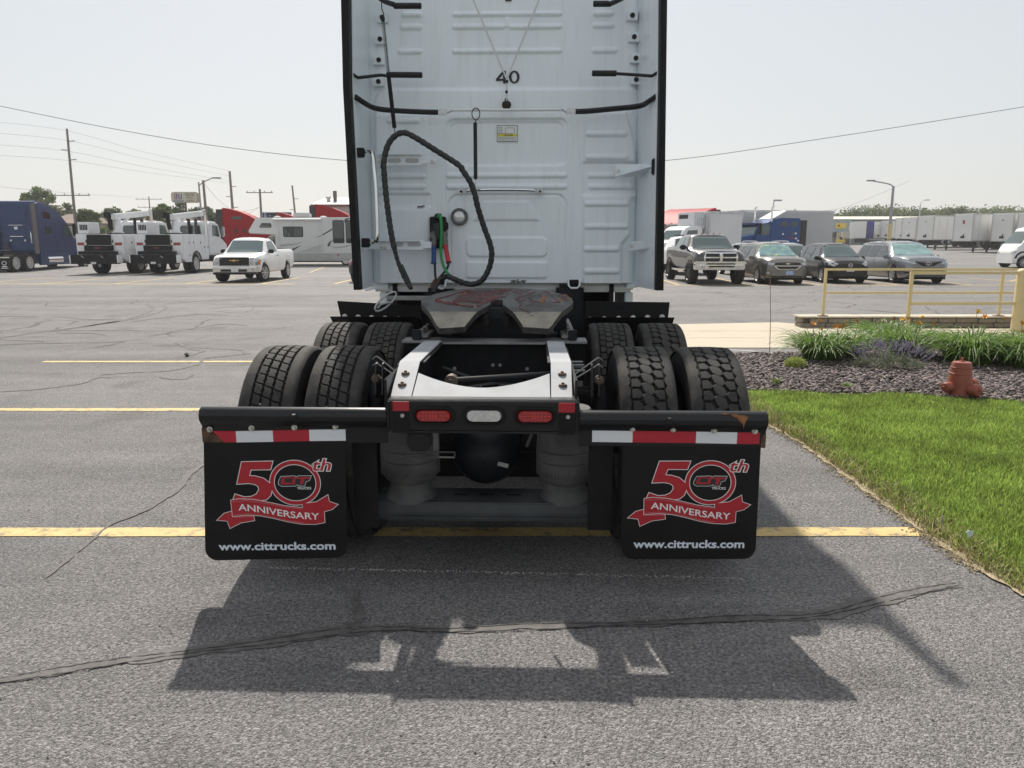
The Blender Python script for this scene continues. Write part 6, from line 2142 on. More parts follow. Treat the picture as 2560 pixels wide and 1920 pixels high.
def car_body(root, m, W, top, belt, hw, sill, axles, wr, tumble=0.45, arch=1.16, crown=0.03, name='body'):
    xs0, xs1 = top[0][0], top[-1][0]
    xs = set(np.linspace(xs0, xs1, 46).round(3))
    for a in axles:
        xs |= set(np.linspace(a - wr * arch, a + wr * arch, 15).round(3))
    xs |= {p[0] for p in top} | {p[0] for p in hw}
    xs = sorted(x for x in xs if xs0 <= x <= xs1)
    I = lambda p, x: float(np.interp(x, [q[0] for q in p], [q[1] for q in p]))
    rows = []
    for x in xs:
        zT = I(top, x)
        zB = min(I(belt, x), zT - .012)
        zb = I(sill, x)
        for a in axles:
            d = (arch * wr) ** 2 - (x - a) ** 2
            if d > 0:
                zb = max(zb, wr + math.sqrt(d) * .98)
        zb = min(zb, zB - .06)
        k = I(hw, x) * W / 2
        g = zT - zB
        kr = k * .955 - g * tumble
        e = min(1, g / .12)
        rows.append([(k * .93, zb), (k * .99, zb + .16 * (zB - zb)), (k, zb + .5 * (zB - zb)), (k * .992, zB - min(.09, .25 * (zB - zb))), (k * .955, zB),
                     (k * .95 - g * tumble * .5, zB + g * .5), (kr, zT - .085 * e), (kr * .90, zT - .02 * e), (kr * .5, zT + crown * .75), (0, zT + crown)])
    b = MB()
    n = 19
    for x, r_ in zip(xs, rows):
        pts = [(x, p[0], p[1]) for p in r_] + [(x, -p[0], p[1]) for p in r_[-2::-1]]
        b.v += pts
    for i in range(len(xs) - 1):
        for j in range(n - 1):
            b.f.append((i * n + j, i * n + j + 1, (i + 1) * n + j + 1, (i + 1) * n + j))
            b.m.append(0)
    for i in (0, len(xs) - 1):
        b.f.append(tuple(i * n + j for j in range(n)))
        b.m.append(0)
    o = b.build(name, m, root, smooth=32)
    MB().bx(xs0 + .12, xs1 - .14, -W * .40, W * .40, max(.16, sill[len(sill) // 2][1] - .03), max(.5, wr * 2.2)).build('underbody', DARK, root)
    return o, bvh_of(o)


def sym(pts):
    return pts + [(-u, v) for u, v in pts[::-1]]


def both(nm, bv, pts, d, m, root, **kw):
    out = []
    for s_ in (1, -1):
        out.append(project(nm, bv, [(s_ * u, v) for u, v in pts], d, m, root, **kw))
    return out


def sides(nm, bv, pts, m, root, which=(1, -1), **kw):
    return [project(nm, bv, pts, '+y' if s_ > 0 else '-y', m, root, **kw) for s_ in which]


def mirror(root, x, y, z, m, s=1.0, which=(1, -1)):
    for k in which:
        b = MB().box((0, 0, 0), (.12 * s, .24 * s, .17 * s))
        mm = b.build('mirror', m, root, bevel=0.04 * s)
        mm.location = (x, k * (y + .12 * s), z)
        MB().box((.0, -k * .16 * s, -.04), (.06, .12, .05)).build('mirror_stalk', m, mm)


def seam(bv, root, x, z0, z1, which=(1, -1), w=.014):
    for s_ in which:
        project('door_seam', bv, [(x, z0), (x + w, z0), (x + w, z1), (x, z1)], '+y' if s_ > 0 else '-y', DARK, root, off=.002, thick=False)


def plate_front(root, x, y, z, m, w=.30, h=.15):
    return MB().bx(x, x + .012, y - w / 2, y + w / 2, z, z + h).build('licence_plate', m, root)


PLATEW = mat('white licence plate', (0.68, 0.70, 0.72), 0.45, var=0.2, vscale=40)
PLATEB = mat('blue and white licence plate', (0.36, 0.46, 0.66), 0.45, var=0.4, vscale=25)
LAMP = mat('headlamp glass', (0.45, 0.46, 0.47), 0.08, 0.5, var=0.4, vscale=25, coat=0.8)
LAMPD = mat('smoked headlamp glass', (0.05, 0.05, 0.052), 0.1, 0.3, var=0.5, vscale=25, coat=0.8)
GRL = mat('dark grille mesh', (0.01, 0.01, 0.011), 0.5, var=0.4, vscale=60)
SHADE = mat('silver sunshade behind glass', (0.22, 0.36, 0.35), 0.08, 0.2, var=0.3, vscale=3, spec=1.0)
FACE = R(-90)      # nose towards the camera side of the lot


def bars(root, name, m, x, y0, y1, zs, t=.02, d=.03):
    for z in zs:
        MB().bx(x, x + d, y0, y1, z - t / 2, z + t / 2).build(name, m, root, bevel=.004)


# --- white regular-cab pickup
t = thing('pickup_truck', 'white regular-cab pickup with black grille and gold bow-tie badge', 'pickup truck', (-11.58, 35.2, 0), FACE)
Wp = paint('white pickup paint', (0.80, 0.80, 0.80))
top = [(-2.70, 1.30), (-2.62, 1.36), (-.35, 1.38), (-.33, 1.42), (-.22, 1.78), (-.05, 1.845), (.55, 1.85), (.78, 1.80), (1.38, 1.24), (1.55, 1.20), (2.35, 1.15), (2.62, 1.06), (2.70, .98)]
belt = [(-2.70, 1.29), (-.4, 1.30), (-.2, 1.22), (1.2, 1.17), (1.6, 1.15), (2.7, .96)]
hw = [(-2.70, .94), (-2.6, 1), (2.1, 1), (2.45, .97), (2.62, .92), (2.70, .86)]
bo_, bv = car_body(t, Wp, 2.0, top, belt, hw, [(-2.7, .55), (-1, .42), (2, .42), (2.7, .48)], (1.78, -1.62), .39, tumble=.36)
WS = mat('pale reflecting windshield', (0.10, 0.15, 0.15), 0.04, spec=1.0)
project('windshield', bv, sym([(.78, 1.24), (.66, 1.74)]), '+x', WS, t)
sides('side_window', bv, [(-.16, 1.27), (1.10, 1.25), (.70, 1.70), (-.02, 1.74)], WGLASS, t)
for x in (-.24, 1.12):
    seam(bv, t, x, .5, 1.25)
project('grille', bv, sym([(.62, .72), (.62, 1.02)]), '+x', GRL, t, off=.012)
bars(t, 'grille_bar', PLASTIC, 2.71, -.62, .62, (.74, .87, 1.02), .055)
both('headlight', bv, [(.66, .90), (.93, .90), (.93, 1.03), (.66, 1.03)], '+x', LAMP, t, off=.012)
both('headlight', bv, [(.66, .74), (.93, .72), (.93, .87), (.66, .87)], '+x', LAMP, t, off=.012)
both('turn_signal', bv, [(.935, .74), (.975, .74), (.975, .95), (.935, .95)], '+x', AMBL, t, off=.012)
MB().prism([(2.73, -.2), (2.755, -.06), (2.775, -.06), (2.775, .06), (2.755, .06), (2.73, .2), (2.72, .2), (2.72, -.2)], .90, .935, 'xy').build('emblem', mat('gold badge', (0.65, 0.45, 0.12), 0.35, 0.6), t)
MB().bx(2.735, 2.765, -.055, .055, .875, .96).build('emblem', MATS['gold badge'], t, bevel=.006)
bp = MB()
bp.prism([(2.45, -.985), (2.68, -.94), (2.82, -.70), (2.84, 0), (2.82, .70), (2.68, .94), (2.45, .985), (2.45, .9), (2.6, .0), (2.45, -.9)], .44, .66, 'xy')
bp.build('bumper', CHROME, t, bevel=.03)
MB().bx(2.5, 2.80, -.9, .9, .34, .43).build('air_dam', PLASTIC, t, bevel=.02)
MB().bx(2.83, 2.85, -.55, .55, .46, .56).build('bumper_intake', PLASTIC, t, bevel=.006)
pf = plate_front(t, 2.855, .05, .44, PLATEW)
mirror(t, 1.02, .93, 1.28, PLASTIC)
sides('door_handle', bv, [(-.05, 1.07), (.14, 1.07), (.14, 1.11), (-.05, 1.11)], PLASTIC, t, off=.02)
add_wheels(t, (1.78, -1.62), .86, .39, .26, 6, ALU, steer=R(-14))
MB().bx(-2.5, -.42, -.78, .78, 1.385, 1.40).build('bed_dark_sheet', DARK, t)  # dark sheet over the closed bed, standing for its shadowed depth

# --- dark grey lifted crew-cab pickup
t = thing('pickup_truck', 'dark grey lifted crew-cab pickup with chrome crosshair grille', 'pickup truck', (8.20, 33.35, 0), FACE)
Gp = paint('dark grey metallic paint', (0.065, 0.062, 0.058), 0.5, .3)
top = [(-3.0, 1.42), (-2.94, 1.48), (-1.28, 1.50), (-1.26, 1.54), (-1.1, 1.92), (-.9, 1.985), (.45, 1.99), (.68, 1.94), (1.30, 1.43), (1.5, 1.39), (2.3, 1.36), (2.62, 1.30), (2.74, 1.18)]
belt = [(-3.0, 1.41), (-1.3, 1.43), (-1.1, 1.40), (1.2, 1.36), (1.6, 1.33), (2.74, 1.16)]
hw = [(-3.0, .95), (-2.9, 1), (2.15, 1), (2.5, .97), (2.66, .90), (2.74, .82)]
bo_, bv = car_body(t, Gp, 2.05, top, belt, hw, [(-3, .72), (-1, .62), (2, .62), (2.74, .66)], (1.85, -2.25), .46, tumble=.36, arch=1.15)
project('windshield', bv, sym([(.80, 1.43), (.68, 1.88)]), '+x', WGLASS, t)
sides('side_window', bv, [(.02, 1.43), (1.02, 1.42), (.60, 1.84), (.06, 1.87)], WGLASS, t)
sides('side_window', bv, [(-1.02, 1.45), (-.06, 1.43), (-.02, 1.87), (-.86, 1.87)], WGLASS, t)
for x in (-1.16, -.03, 1.04):
    seam(bv, t, x, .7, 1.40)
project('grille_surround', bv, sym([(.62, .86), (.68, 1.08), (.60, 1.27)]), '+x', CHROME, t, off=.014)
for y0 in (-.60, .06):
    for z0 in (.92, 1.10):
        MB().bx(2.768, 2.785, y0, y0 + .54, z0, z0 + .13).build('grille', GRL, t, bevel=.02)
MB().prism([(-.05, .98), (-.07, 1.16), (0, 1.19), (.07, 1.16), (.05, .98), (0, .93)], 2.785, 2.81, 'yz').build('emblem', CHROME, t, bevel=.006)
both('headlight', bv, [(.70, .98), (.98, 1.0), (.98, 1.20), (.72, 1.24)], '+x', LAMPD, t, off=.012)
bp = MB()
bp.prism([(2.45, -1.02), (2.74, -.97), (2.88, -.70), (2.90, 0), (2.88, .70), (2.74, .97), (2.45, 1.02), (2.45, .9), (2.6, 0), (2.45, -.9)], .60, .80, 'xy')
bp.build('bumper', CHROME, t, bevel=.03)
for y0, y1, z0, z1 in ((-1.0, -.55, .78, .93), (.55, 1.0, .78, .93)):
    MB().bx(2.46, 2.80, y0, y1, z0, z1).build('bumper', CHROME, t, bevel=.04)
MB().bx(2.895, 2.92, -.5, .5, .70, .76).build('bumper_intake', GRL, t, bevel=.01)
mirror(t, .90, .96, 1.46, PLASTIC, 1.15)
for s_ in (-1, 1):
    MB().tube([(1.2, s_ * 1.08, .52), (-1.15, s_ * 1.08, .52)], .045, 10).build('side_step', CHROME, t)
for y in (-.5, -.25, 0, .25, .5):
    MB().box((.48, y, 2.025), (.10, .06, .03)).build('roof_light', AMBL, t, bevel=.008)
sides('door_handle', bv, [(.10, 1.22), (.28, 1.22), (.28, 1.26), (.10, 1.26)], PLASTIC, t, off=.02)
sides('door_handle', bv, [(-.95, 1.24), (-.77, 1.24), (-.77, 1.28), (-.95, 1.28)], PLASTIC, t, off=.02)
BLKRIM = mat('black alloy', (0.02, 0.02, 0.021), 0.35, 0.4)
add_wheels(t, (1.85, -2.25), .93, .46, .33, 8, BLKRIM, steer=R(3))
MB().bx(-2.85, -1.36, -.82, .82, 1.505, 1.52).build('bed_dark_sheet', DARK, t)  # dark sheet on the bed top, coloured to stand for shaded depth


def wagon(label, loc, col, W, L, H, nose, wr, wb_f, wb_r, face, kind, plate, spokes=5, metal=.5, glass=None):
    """Crossover / minivan: nose is (hood front z, cowl x, cowl z, roof start x)."""
    t = thing('parked_car', label, 'car', loc, FACE + R(face), 'family cars parked in the near row')
    m = mat(kind + ' paint', col, .3, metal, var=.05, vscale=3, coat=.25 if kind == 'black' else .6)
    f, r_ = L / 2, -L / 2
    zh, xc, zc, xr = nose
    top = [(r_, H * .62), (r_ + .05, H * .72), (r_ + .28, H * .93), (r_ + .5, H * .975), (r_ + 1.2, H), (xr - .5, H), (xr, H * .965), (xc, zc), (xc + .15, zc - .02), (f - .45, zh + .10), (f - .15, zh + .02), (f, zh - .10)]
    belt = [(r_, H * .58), (r_ + .3, H * .62), (xr - .6, H * .585), (xc, zc - .06), (f - .3, zh - .03), (f, zh - .13)]
    hw = [(r_, .84), (r_ + .12, .94), (r_ + .5, 1), (f - .75, 1), (f - .38, .95), (f - .14, .84), (f, .66)]
    bo_, bv = car_body(t, m, W, top, belt, hw, [(r_, .36), (r_ + .5, .24), (f - .5, .22), (f, .30)], (wb_f, wb_r), wr, tumble=.42, arch=1.13)
    project('windshield', bv, sym([(W * .405, zc + .02), (W * .325, H * .945)]), '+x', glass or WGLASS, t)
    gz0 = H * .61
    for a, b_, c_, d_ in ((xr - .62, xc - .28, xr - .10, xr - .60), (xr - 1.62, xr - .72, xr - .68, xr - 1.60), (r_ + .32, xr - 1.72, xr - 1.70, r_ + .55)):
        sides('side_window', bv, [(a, gz0 + .01), (b_, gz0), (c_, H * .90), (d_, H * .91)], GLASS, t)
    for x in (xr - 1.67, xr - .67, xc - .25):
        seam(bv, t, x, .32, H * .58)
    sides('door_handle', bv, [(xr - .95, H * .53), (xr - .78, H * .53), (xr - .78, H * .55), (xr - .95, H * .55)], m, t, off=.025)
    mirror(t, xc - .32, W / 2 - .05, H * .625, m if kind != 'black' else PLASTIC, .9)
    add_wheels(t, (wb_f, wb_r), W / 2 - .13, wr, .22, spokes, ALU)
    both('fog_light', bv, [(W * .36, .42), (W * .42, .42), (W * .42, .50), (W * .36, .50)], '+x', LAMP if kind == 'taupe' else PLASTIC, t, off=.012)
    project('lower_trim', bv, sym([(W * .36, .27), (W * .38, .36)]), '+x', PLASTIC, t, off=.01)
    return t, bv, m, f, W


t, bv, m, f, W = wagon('taupe crossover with reflective sunshade behind the windshield and chrome grille surround', (10.88, 33.05, 0), (0.19, 0.18, 0.165), 1.84, 4.65, 1.66, (.98, 1.12, 1.11, .42), .35, 1.36, -1.36, 0, 'taupe', 1, 5, .55,
                        mat('sunshade windshield', (0.16, 0.30, 0.31), 0.06, var=0.25, vscale=4, dirt=(0.55, 0.62, 0.18), dscale=5, damt=0.48, spec=1.0))
both('headlight', bv, [(.50, .84), (.84, .93), (.86, .82), (.60, .76)], '+x', LAMP, t)
project('grille', bv, sym([(.38, .60), (.55, .74), (.50, .76)]), '+x', CHROME, t, off=.012)
project('grille', bv, sym([(.34, .625), (.47, .725)]), '+x', GRL, t, off=.02)
project('upper_grille', bv, sym([(.50, .79), (.48, .86)]), '+x', GRL, t, off=.012)
bvx = bv.ray_cast(Vector((9, 0, .82)), Vector((-1, 0, 0)))[0].x
MB().prism([(-.09, 0), (-.03, 0), (-.03, -.02), (.03, -.02), (.03, 0), (.09, 0), (.09, .025), (.03, .025), (.03, .045), (-.03, .045), (-.03, .025), (-.09, .025)], bvx + .02, bvx + .03, 'yz').build('emblem', CHROME, t).location = (0, 0, .82)
plate_front(t, f - .01, .10, .40, PLATEB)
for s_ in (-1, 1):
    MB().tube(bez([(-1.7, s_ * .66, 1.655), (-1.5, s_ * .66, 1.71), (.2, s_ * .66, 1.71), (.4, s_ * .64, 1.64)], 5), .018, 6).build('roof_rail', CHROME, t)
t, bv, m, f, W = wagon('black compact minivan with round winged badge behind the yellow railing', (13.85, 33.85, 0), (0.009, 0.009, 0.0095), 1.76, 4.50, 1.62, (.88, 1.30, 1.06, .50), .33, 1.40, -1.35, -3, 'black', 1, 7, .2)
both('headlight', bv, [(.46, .80), (.70, .92), (.86, .90), (.84, .74), (.62, .70)], '+x', LAMP, t)
project('grille', bv, sym([(.30, .26), (.66, .36), (.60, .50)]), '+x', GRL, t, off=.012)
q = bv.ray_cast(Vector((9, 0, .74)), Vector((-1, 0, 0)))[0].x
em = MB().tube([(q + .03, .085 * math.cos(k * .3927), .74 + .065 * math.sin(k * .3927)) for k in range(16)], .009, 6, closed=True)
em.tube([(q + .03, -.07, .76), (q + .04, 0, .72), (q + .03, .07, .76)], .009, 6)
em.build('emblem', CHROME, t)
plate_front(t, f + .0, .02, .46, PLATEW)
t, bv, m, f, W = wagon('slate grey minivan with roof rails and pale sunshade behind the windshield', (16.80, 33.85, 0), (0.23, 0.24, 0.255), 1.99, 5.17, 1.70, (1.00, 1.42, 1.13, .55), .36, 1.62, -1.44, -2, 'slate', 1, 5, .55, SHADE)
both('headlight', bv, [(.44, .84), (.88, .98), (.94, .92), (.60, .80)], '+x', LAMP, t)
project('grille', bv, sym([(.22, .72), (.52, .90), (.50, .92), (.20, .86)]), '+x', GRL, t, off=.012)
project('lower_grille', bv, sym([(.70, .46), (.56, .66)]), '+x', GRL, t, off=.012)
q = bv.ray_cast(Vector((9, 0, .82)), Vector((-1, 0, 0)))[0].x
em = MB().tube([(q + .03, .11 * math.cos(k * .3927), .82 + .07 * math.sin(k * .3927)) for k in range(16)], .008, 6, closed=True)
em.tube([(q + .03, .045 * math.cos(k * .3927), .83 + .05 * math.sin(k * .3927)) for k in range(16)], .007, 6, closed=True)
em.build('emblem', CHROME, t)
plate_front(t, f - .02, .0, .50, PLATEW)
for s_ in (-1, 1):
    MB().tube(bez([(-2.0, s_ * .70, 1.70), (-1.8, s_ * .70, 1.76), (-.2, s_ * .70, 1.77), (.1, s_ * .70, 1.71)], 5), .02, 6).build('roof_rail', PLASTIC, t)
MB().bx(-.55, -.48, -.68, .68, 1.765, 1.79).build('roof_rack', PLASTIC, t)
MB().bx(-1.35, -1.28, -.68, .68, 1.765, 1.79).build('roof_rack', PLASTIC, t)


def sedan(label, loc, col, rz, H=1.45, L=4.7, glass=None, nm='parked_car'):
    t = thing(nm, label, 'car', loc, rz)
    m = paint(label.split()[0] + ' sedan paint', col, .4, .3)
    top = [(-L / 2, .80), (-L / 2 + .06, .98), (-L / 2 + .6, 1.02), (-L / 2 + 1.35, H * .95), (-.2, H), (.25, H * .975), (1.05, .98), (1.2, .95), (L / 2 - .2, .78), (L / 2, .66)]
    belt = [(-L / 2, .78), (-L / 2 + .7, .96), (.8, .90), (1.2, .90), (L / 2, .64)]
    hw = [(-L / 2, .80), (-L / 2 + .15, .93), (-L / 2 + .6, 1), (L / 2 - .7, 1), (L / 2 - .2, .88), (L / 2, .70)]
    bo_, bv = car_body(t, m, 1.83, top, belt, hw, [(-L / 2, .42), (-L / 2 + .5, .24), (L / 2, .28)], (1.38, -1.38), .33, tumble=.45)
    project('windshield', bv, sym([(.74, 1.0), (.56, H * .94)]), '+x', glass or WGLASS, t)
    project('rear_window', bv, sym([(.66, 1.06), (.54, H * .92)]), '-x', GLASS, t)
    sides('side_window', bv, [(-1.25, 1.0), (.75, .96), (.28, H * .90), (-.9, H * .90)], GLASS, t)
    mirror(t, .72, .88, 1.0, m, .8)
    add_wheels(t, (1.38, -1.38), .78, .33, .21, 7, ALU)
    both('tail_light', bv, [(.40, .88), (.88, .93), (.88, .74), (.62, .76)], '-x', REDL, t)
    project('rear_bumper', bv, sym([(.80, .28), (.80, .44)]), '-x', PLASTIC, t)
    both('headlight', bv, [(.45, .68), (.84, .78), (.84, .66), (.55, .60)], '+x', LAMP, t)
    return t


sedan('black sedan mostly hidden behind the white cab, its red tail light showing', (-5.98, 34.75, 0), (0.015, 0.0155, 0.017), R(90))
sedan('grey sedan half hidden between the dark pickup and the taupe crossover', (12.0, 40.2, 0), (0.24, 0.25, 0.26), FACE, 1.62)
sedan('silver sedan half hidden behind the taupe crossover', (13.35, 37.6, 0), (0.42, 0.43, 0.43), FACE, 1.62)

# white high-roof cargo van, nose only in view
t = thing('cargo_van', 'white high-roof cargo van entering from the edge beyond the bollard', 'van', (33.9, 50.0, gz(49)), R(180))
top = [(-2.7, 2.45), (-2.6, 2.55), (.9, 2.56), (1.25, 2.48), (1.95, 1.55), (2.08, 1.42), (2.26, 1.12), (2.34, .95)]
belt = [(-2.7, 1.3), (1.2, 1.3), (2.0, 1.28), (2.34, .92)]
bo_, bv = car_body(t, WPAINT, 2.05, top, belt, [(-2.7, 1), (1.9, 1), (2.2, .94), (2.34, .8)], [(-2.7, .35), (2.34, .3)], (1.72, -1.9), .36, tumble=.10)
project('windshield', bv, sym([(.86, 1.52), (.78, 2.30)]), '+x', WGLASS, t)
sides('side_window', bv, [(.62, 1.42), (1.72, 1.36), (1.25, 2.02), (.66, 2.06)], GLASS, t)
sides('wheel_arch_trim', bv, [(1.24, .62), (1.30, .80), (1.48, .94), (1.72, .99), (1.96, .94), (2.14, .80), (2.2, .62), (2.28, .62), (2.2, .88), (2.02, 1.03), (1.72, 1.08), (1.42, 1.03), (1.22, .86), (1.14, .62)], PLASTIC, t, off=.02)
sides('side_moulding', bv, [(-.8, .55), (1.05, .55), (1.05, .70), (-.8, .70)], PLASTIC, t, off=.02)
sides('decal', bv, [(.55, 1.08), (.98, 1.08), (.98, 1.13), (.55, 1.13)], REDP, t, off=.006)
seam(bv, t, .55, .5, 1.4)
both('headlight', bv, [(.55, 1.0), (.92, 1.12), (.92, .95), (.6, .9)], '+x', LAMP, t)
mirror(t, 1.35, 1.0, 1.48, PLASTIC, 1.3)
add_wheels(t, (1.72, -1.9), .86, .36, .22, 8, STEEL)
# white pickup and motorbike behind the dark grey pickup
t = thing('pickup_truck', 'white pickup mostly hidden behind the dark grey pickup', 'pickup truck', (9.35, 42.5, 0), FACE)
top = [(-2.6, 1.36), (-.9, 1.40), (-.7, 1.86), (-.5, 1.96), (.5, 1.97), (.75, 1.9), (1.3, 1.35), (2.5, 1.2), (2.6, 1.05)]
bo_, bv = car_body(t, Wp, 1.95, top, [(-2.6, 1.3), (1.2, 1.3), (2.6, 1.0)], [(-2.6, 1), (2.2, 1), (2.6, .84)], [(-2.6, .5), (2.6, .5)], (1.75, -1.6), .39, tumble=.36)
project('windshield', bv, sym([(.76, 1.38), (.64, 1.86)]), '+x', WGLASS, t)
add_wheels(t, (1.75, -1.6), .84, .39, .26, 6, ALU)
MB().bx(-.2, .2, -.5, .5, 2.0, 2.06).build('light_bar', PLASTIC, t, bevel=.02)

# ------------------------------------------------------------------ tractors, service trucks, motorhome, trailers
def solid(name, prof, y0, y1, m, root, bevel=.05, seg=3):
    o = MB().prism(prof, y0, y1, 'xz').build(name, m, root, bevel=bevel, seg=seg)
    return o, bvh_of(o)


def add_box(name, m, root, *b, bevel=.0):
    return MB().bx(*b).build(name, m, root, bevel=bevel)


def bow(y0, y1, prof, m, root, name, taper):
    """Prism whose front end is pinched in plan, like a bonnet."""
    o = MB().prism(prof, y0, y1, 'xz')
    xs = [p[0] for p in prof]
    a, b = min(xs), max(xs)
    o.v = [(x, y * (1 - taper * ((x - a) / (b - a)) ** 1.5), z) for x, y, z in o.v]
    q = o.build(name, m, root, bevel=.08, seg=3)
    return q, bvh_of(q)


def tractor(label, loc, rz, col, roof, ext_col=(0.02, 0.02, 0.02), rear=False, windows=True, group=None, name='semi_truck'):
    t = thing(name, label, 'semi truck', loc, rz, group)
    m = mat('truck paint %.2f %.2f %.2f' % col, col, .32 if col[2] > .1 else .55, .25 if col[2] > .1 else 0, var=.05, vscale=3, coat=.12 if col[2] > .1 else .0, spec=.5 if col[2] > .1 else .15)
    sl, bv = solid('sleeper', roof, -1.22, 1.22, m, t, .10)
    xw = max(p[0] for p in roof)
    hd, bh = bow(-1.02, 1.02, [(xw - .05, .95), (xw - .05, 2.02), (xw + 1.2, 1.90), (xw + 1.95, 1.70), (xw + 2.15, 1.35), (xw + 2.2, .75), (xw + 1.9, .55)], m, t, 'bonnet', .12)
    for s_ in (-1, 1):
        fz = []
        for k in range(9):
            a = R(180 - k * 22.5)
            fz.append((xw + 1.15 + .72 * math.cos(a), .55 + .70 * math.sin(a)))
        fz += [(xw + 1.75, .55), (xw + 1.15 + .5, .6)] + [(xw + 1.15 + .54 * math.cos(R(a)), .55 + .56 * math.sin(R(a))) for a in range(20, 161, 20)] + [(xw + .6, .55)]
        MB().prism(fz, min(s_ * .70, s_ * 1.22), max(s_ * .70, s_ * 1.22), 'xz').build('fender', m, t, bevel=.03)
        project('headlight', bh, [(s_ * .60, 1.05), (s_ * .86, 1.1), (s_ * .88, 1.35), (s_ * .66, 1.3)], '+x', LAMP, t)
        add_box('side_fairing', m, t, .05, xw - .1, s_ * 1.06 if s_ > 0 else -1.235, 1.235 if s_ > 0 else -1.06, .32, 1.14, bevel=.04)
        add_box('step_strip', CHROME, t, 2.2, xw - .15, min(s_ * 1.236, s_ * 1.245), max(s_ * 1.236, s_ * 1.245), .70, .74)
        zt = max(p[1] for p in roof) - .15
        add_box('side_extender', mat('extender %.2f' % ext_col[0], ext_col, .5), t, -.42, .04, min(s_ * 1.17, s_ * 1.235), max(s_ * 1.17, s_ * 1.235), 1.0, zt, bevel=.02)
        mm = MB().bx(xw - .35, xw - .18, min(s_ * 1.32, s_ * 1.52), max(s_ * 1.32, s_ * 1.52), 2.05, 2.85).build('mirror', PLASTIC, t, bevel=.05)
        add_box('mirror_arm', PLASTIC, mm, xw - .42, xw - .3, min(s_ * 1.1, s_ * 1.4), max(s_ * 1.1, s_ * 1.4), 2.72, 2.78)
    project('windshield', bv, sym([(1.08, 2.08), (.98, 2.86)]), '+x', WGLASS, t)
    project('grille', bh, sym([(.50, .80), (.50, 1.55)]), '+x', GRL, t, off=.015)
    sides('side_window', bv, [(xw - 1.12, 2.08), (xw - .22, 2.02), (xw - .52, 2.78), (xw - 1.10, 2.80)], WGLASS, t)
    if windows:
        sides('sleeper_window', bv, [(.75, 3.12), (1.5, 3.05), (1.45, 3.42), (.75, 3.52)], GLASS, t)
        sides('sleeper_window', bv, [(.85, 2.18), (1.55, 2.18), (1.55, 2.62), (.85, 2.62)], GLASS, t)
    for x in (xw - 1.22, xw - 2.1):
        seam(bv, t, x, 1.2, 2.85, w=.02)
    add_box('frame', CHASSIS, t, -3.0, .6, -.43, .43, .75, 1.03)
    MB().lathe([(.001, 1.16), (.47, 1.16), (.5, 1.19), (.47, 1.24), (.001, 1.25)], (-1.6, 0, 0), 'z', 20).build('fifth_wheel', FW, t)
    add_wheels(t, (-1.05, -2.35), .94, .52, .56, 10, ALU)
    add_wheels(t, (xw + 1.15,), 1.02, .52, .30, 10, ALU)
    MB().tube([(.8, -1.0, .62), (2.4, -1.0, .62)], .30, 16).build('fuel_tank', CHROME, t)
    if rear:
        for y in (-.92, .98):
            MB().tube(bez([(-.01, y, 1.55), (-.14, y, 1.60), (-.14, y, 2.25), (-.01, y, 2.3)], 5), .03, 8).build('grab_handle', CHROME, t)
        project('rear_panel', bv, [(.62, 2.85), (-.62, 2.85), (-.68, 3.72), (.68, 3.72)], '-x', m, t, off=.02)
        project('rear_panel', bv, [(.55, 1.95), (-.55, 1.95), (-.55, 2.65), (.55, 2.65)], '-x', m, t, off=.02)
        add_box('label', WHITE, t, -.035, -.022, -.10, .10, 2.42, 2.58)
        add_box('grab_bar', CHROME, t, -.09, -.06, -.42, .36, 2.00, 2.035)
        add_box('trim_strip', CHROME, t, -.05, -.035, -.42, .42, 2.66, 2.685)
        for y in (-.48, .36):
            MB().disc((-.04, y, 1.78), .06, -.02, .02, 'x', 12).build('work_lamp', CLEARL, t)
        MB().tube(bez([(-.1, .5, 1.7), (-.25, .55, 1.3), (-.4, .3, 1.1)], 5), .05, 8).build('air_hose', mat('dark red hose', (0.12, 0.02, 0.02), .5), t)
        for s_ in (-1, 1):
            mf = add_box('mudflap', FLAP, t, -3.02, -3.0, min(s_ * .66, s_ * 1.26), max(s_ * .66, s_ * 1.26), .12, .78)
            MB().tube([(-3.03, s_ * .96 + .12 * math.cos(k * .3927), .52 + .10 * math.sin(k * .3927)) for k in range(16)], .02, 5, closed=True).build('emblem', WHITE, mf)
            MB().bx(-3.03, -3.021, s_ * .96 - .19, s_ * .96 + .19, .22, .26).bx(-3.03, -3.021, s_ * .96 - .14, s_ * .96 + .14, .30, .36).build('lettering', WHITE, mf)
            add_box('hanger', CHROME, t, -3.06, -2.98, min(s_ * .5, s_ * 1.26), max(s_ * .5, s_ * 1.26), .80, .87)
    return t, bv, xw, m


AERO = [(0, 1.05), (0, 4.02), (.30, 4.10), (1.0, 4.05), (1.7, 3.88), (2.4, 3.58), (2.9, 3.28), (3.25, 3.0), (3.45, 2.92), (3.98, 2.05), (3.98, 1.05)]
NAVY = (0.018, 0.045, 0.13)
tractor('dark blue high-roof sleeper tractor parked tail-first with chrome wheels', (-29.42, 46.6, 0), R(91), NAVY, AERO, (0.11, 0.10, 0.10), rear=True)
RED = (0.31, 0.005, 0.012)
RA = [(0, 1.05), (0, 4.12), (.6, 4.02), (1.4, 3.80), (2.2, 3.45), (2.8, 3.08), (3.2, 2.85), (3.45, 2.8), (4.0, 2.05), (4.0, 1.05)]
tractor('red sleeper tractor between the service truck and the motorhome', ((-23.234, 62.000, 3.750)[0], 64.0, gz(64)), R(3), RED, RA, group='red sleeper tractors', windows=False)
tractor('red sleeper tractor showing only its sloping roof above the motorhome', ((-16.806, 66.000, 3.885)[0], 68.0, gz(68)), R(3), RED, [(p[0] * 1.05, p[1] + (.42 if p[1] > 3 else 0)) for p in RA], group='red sleeper tractors', windows=False)
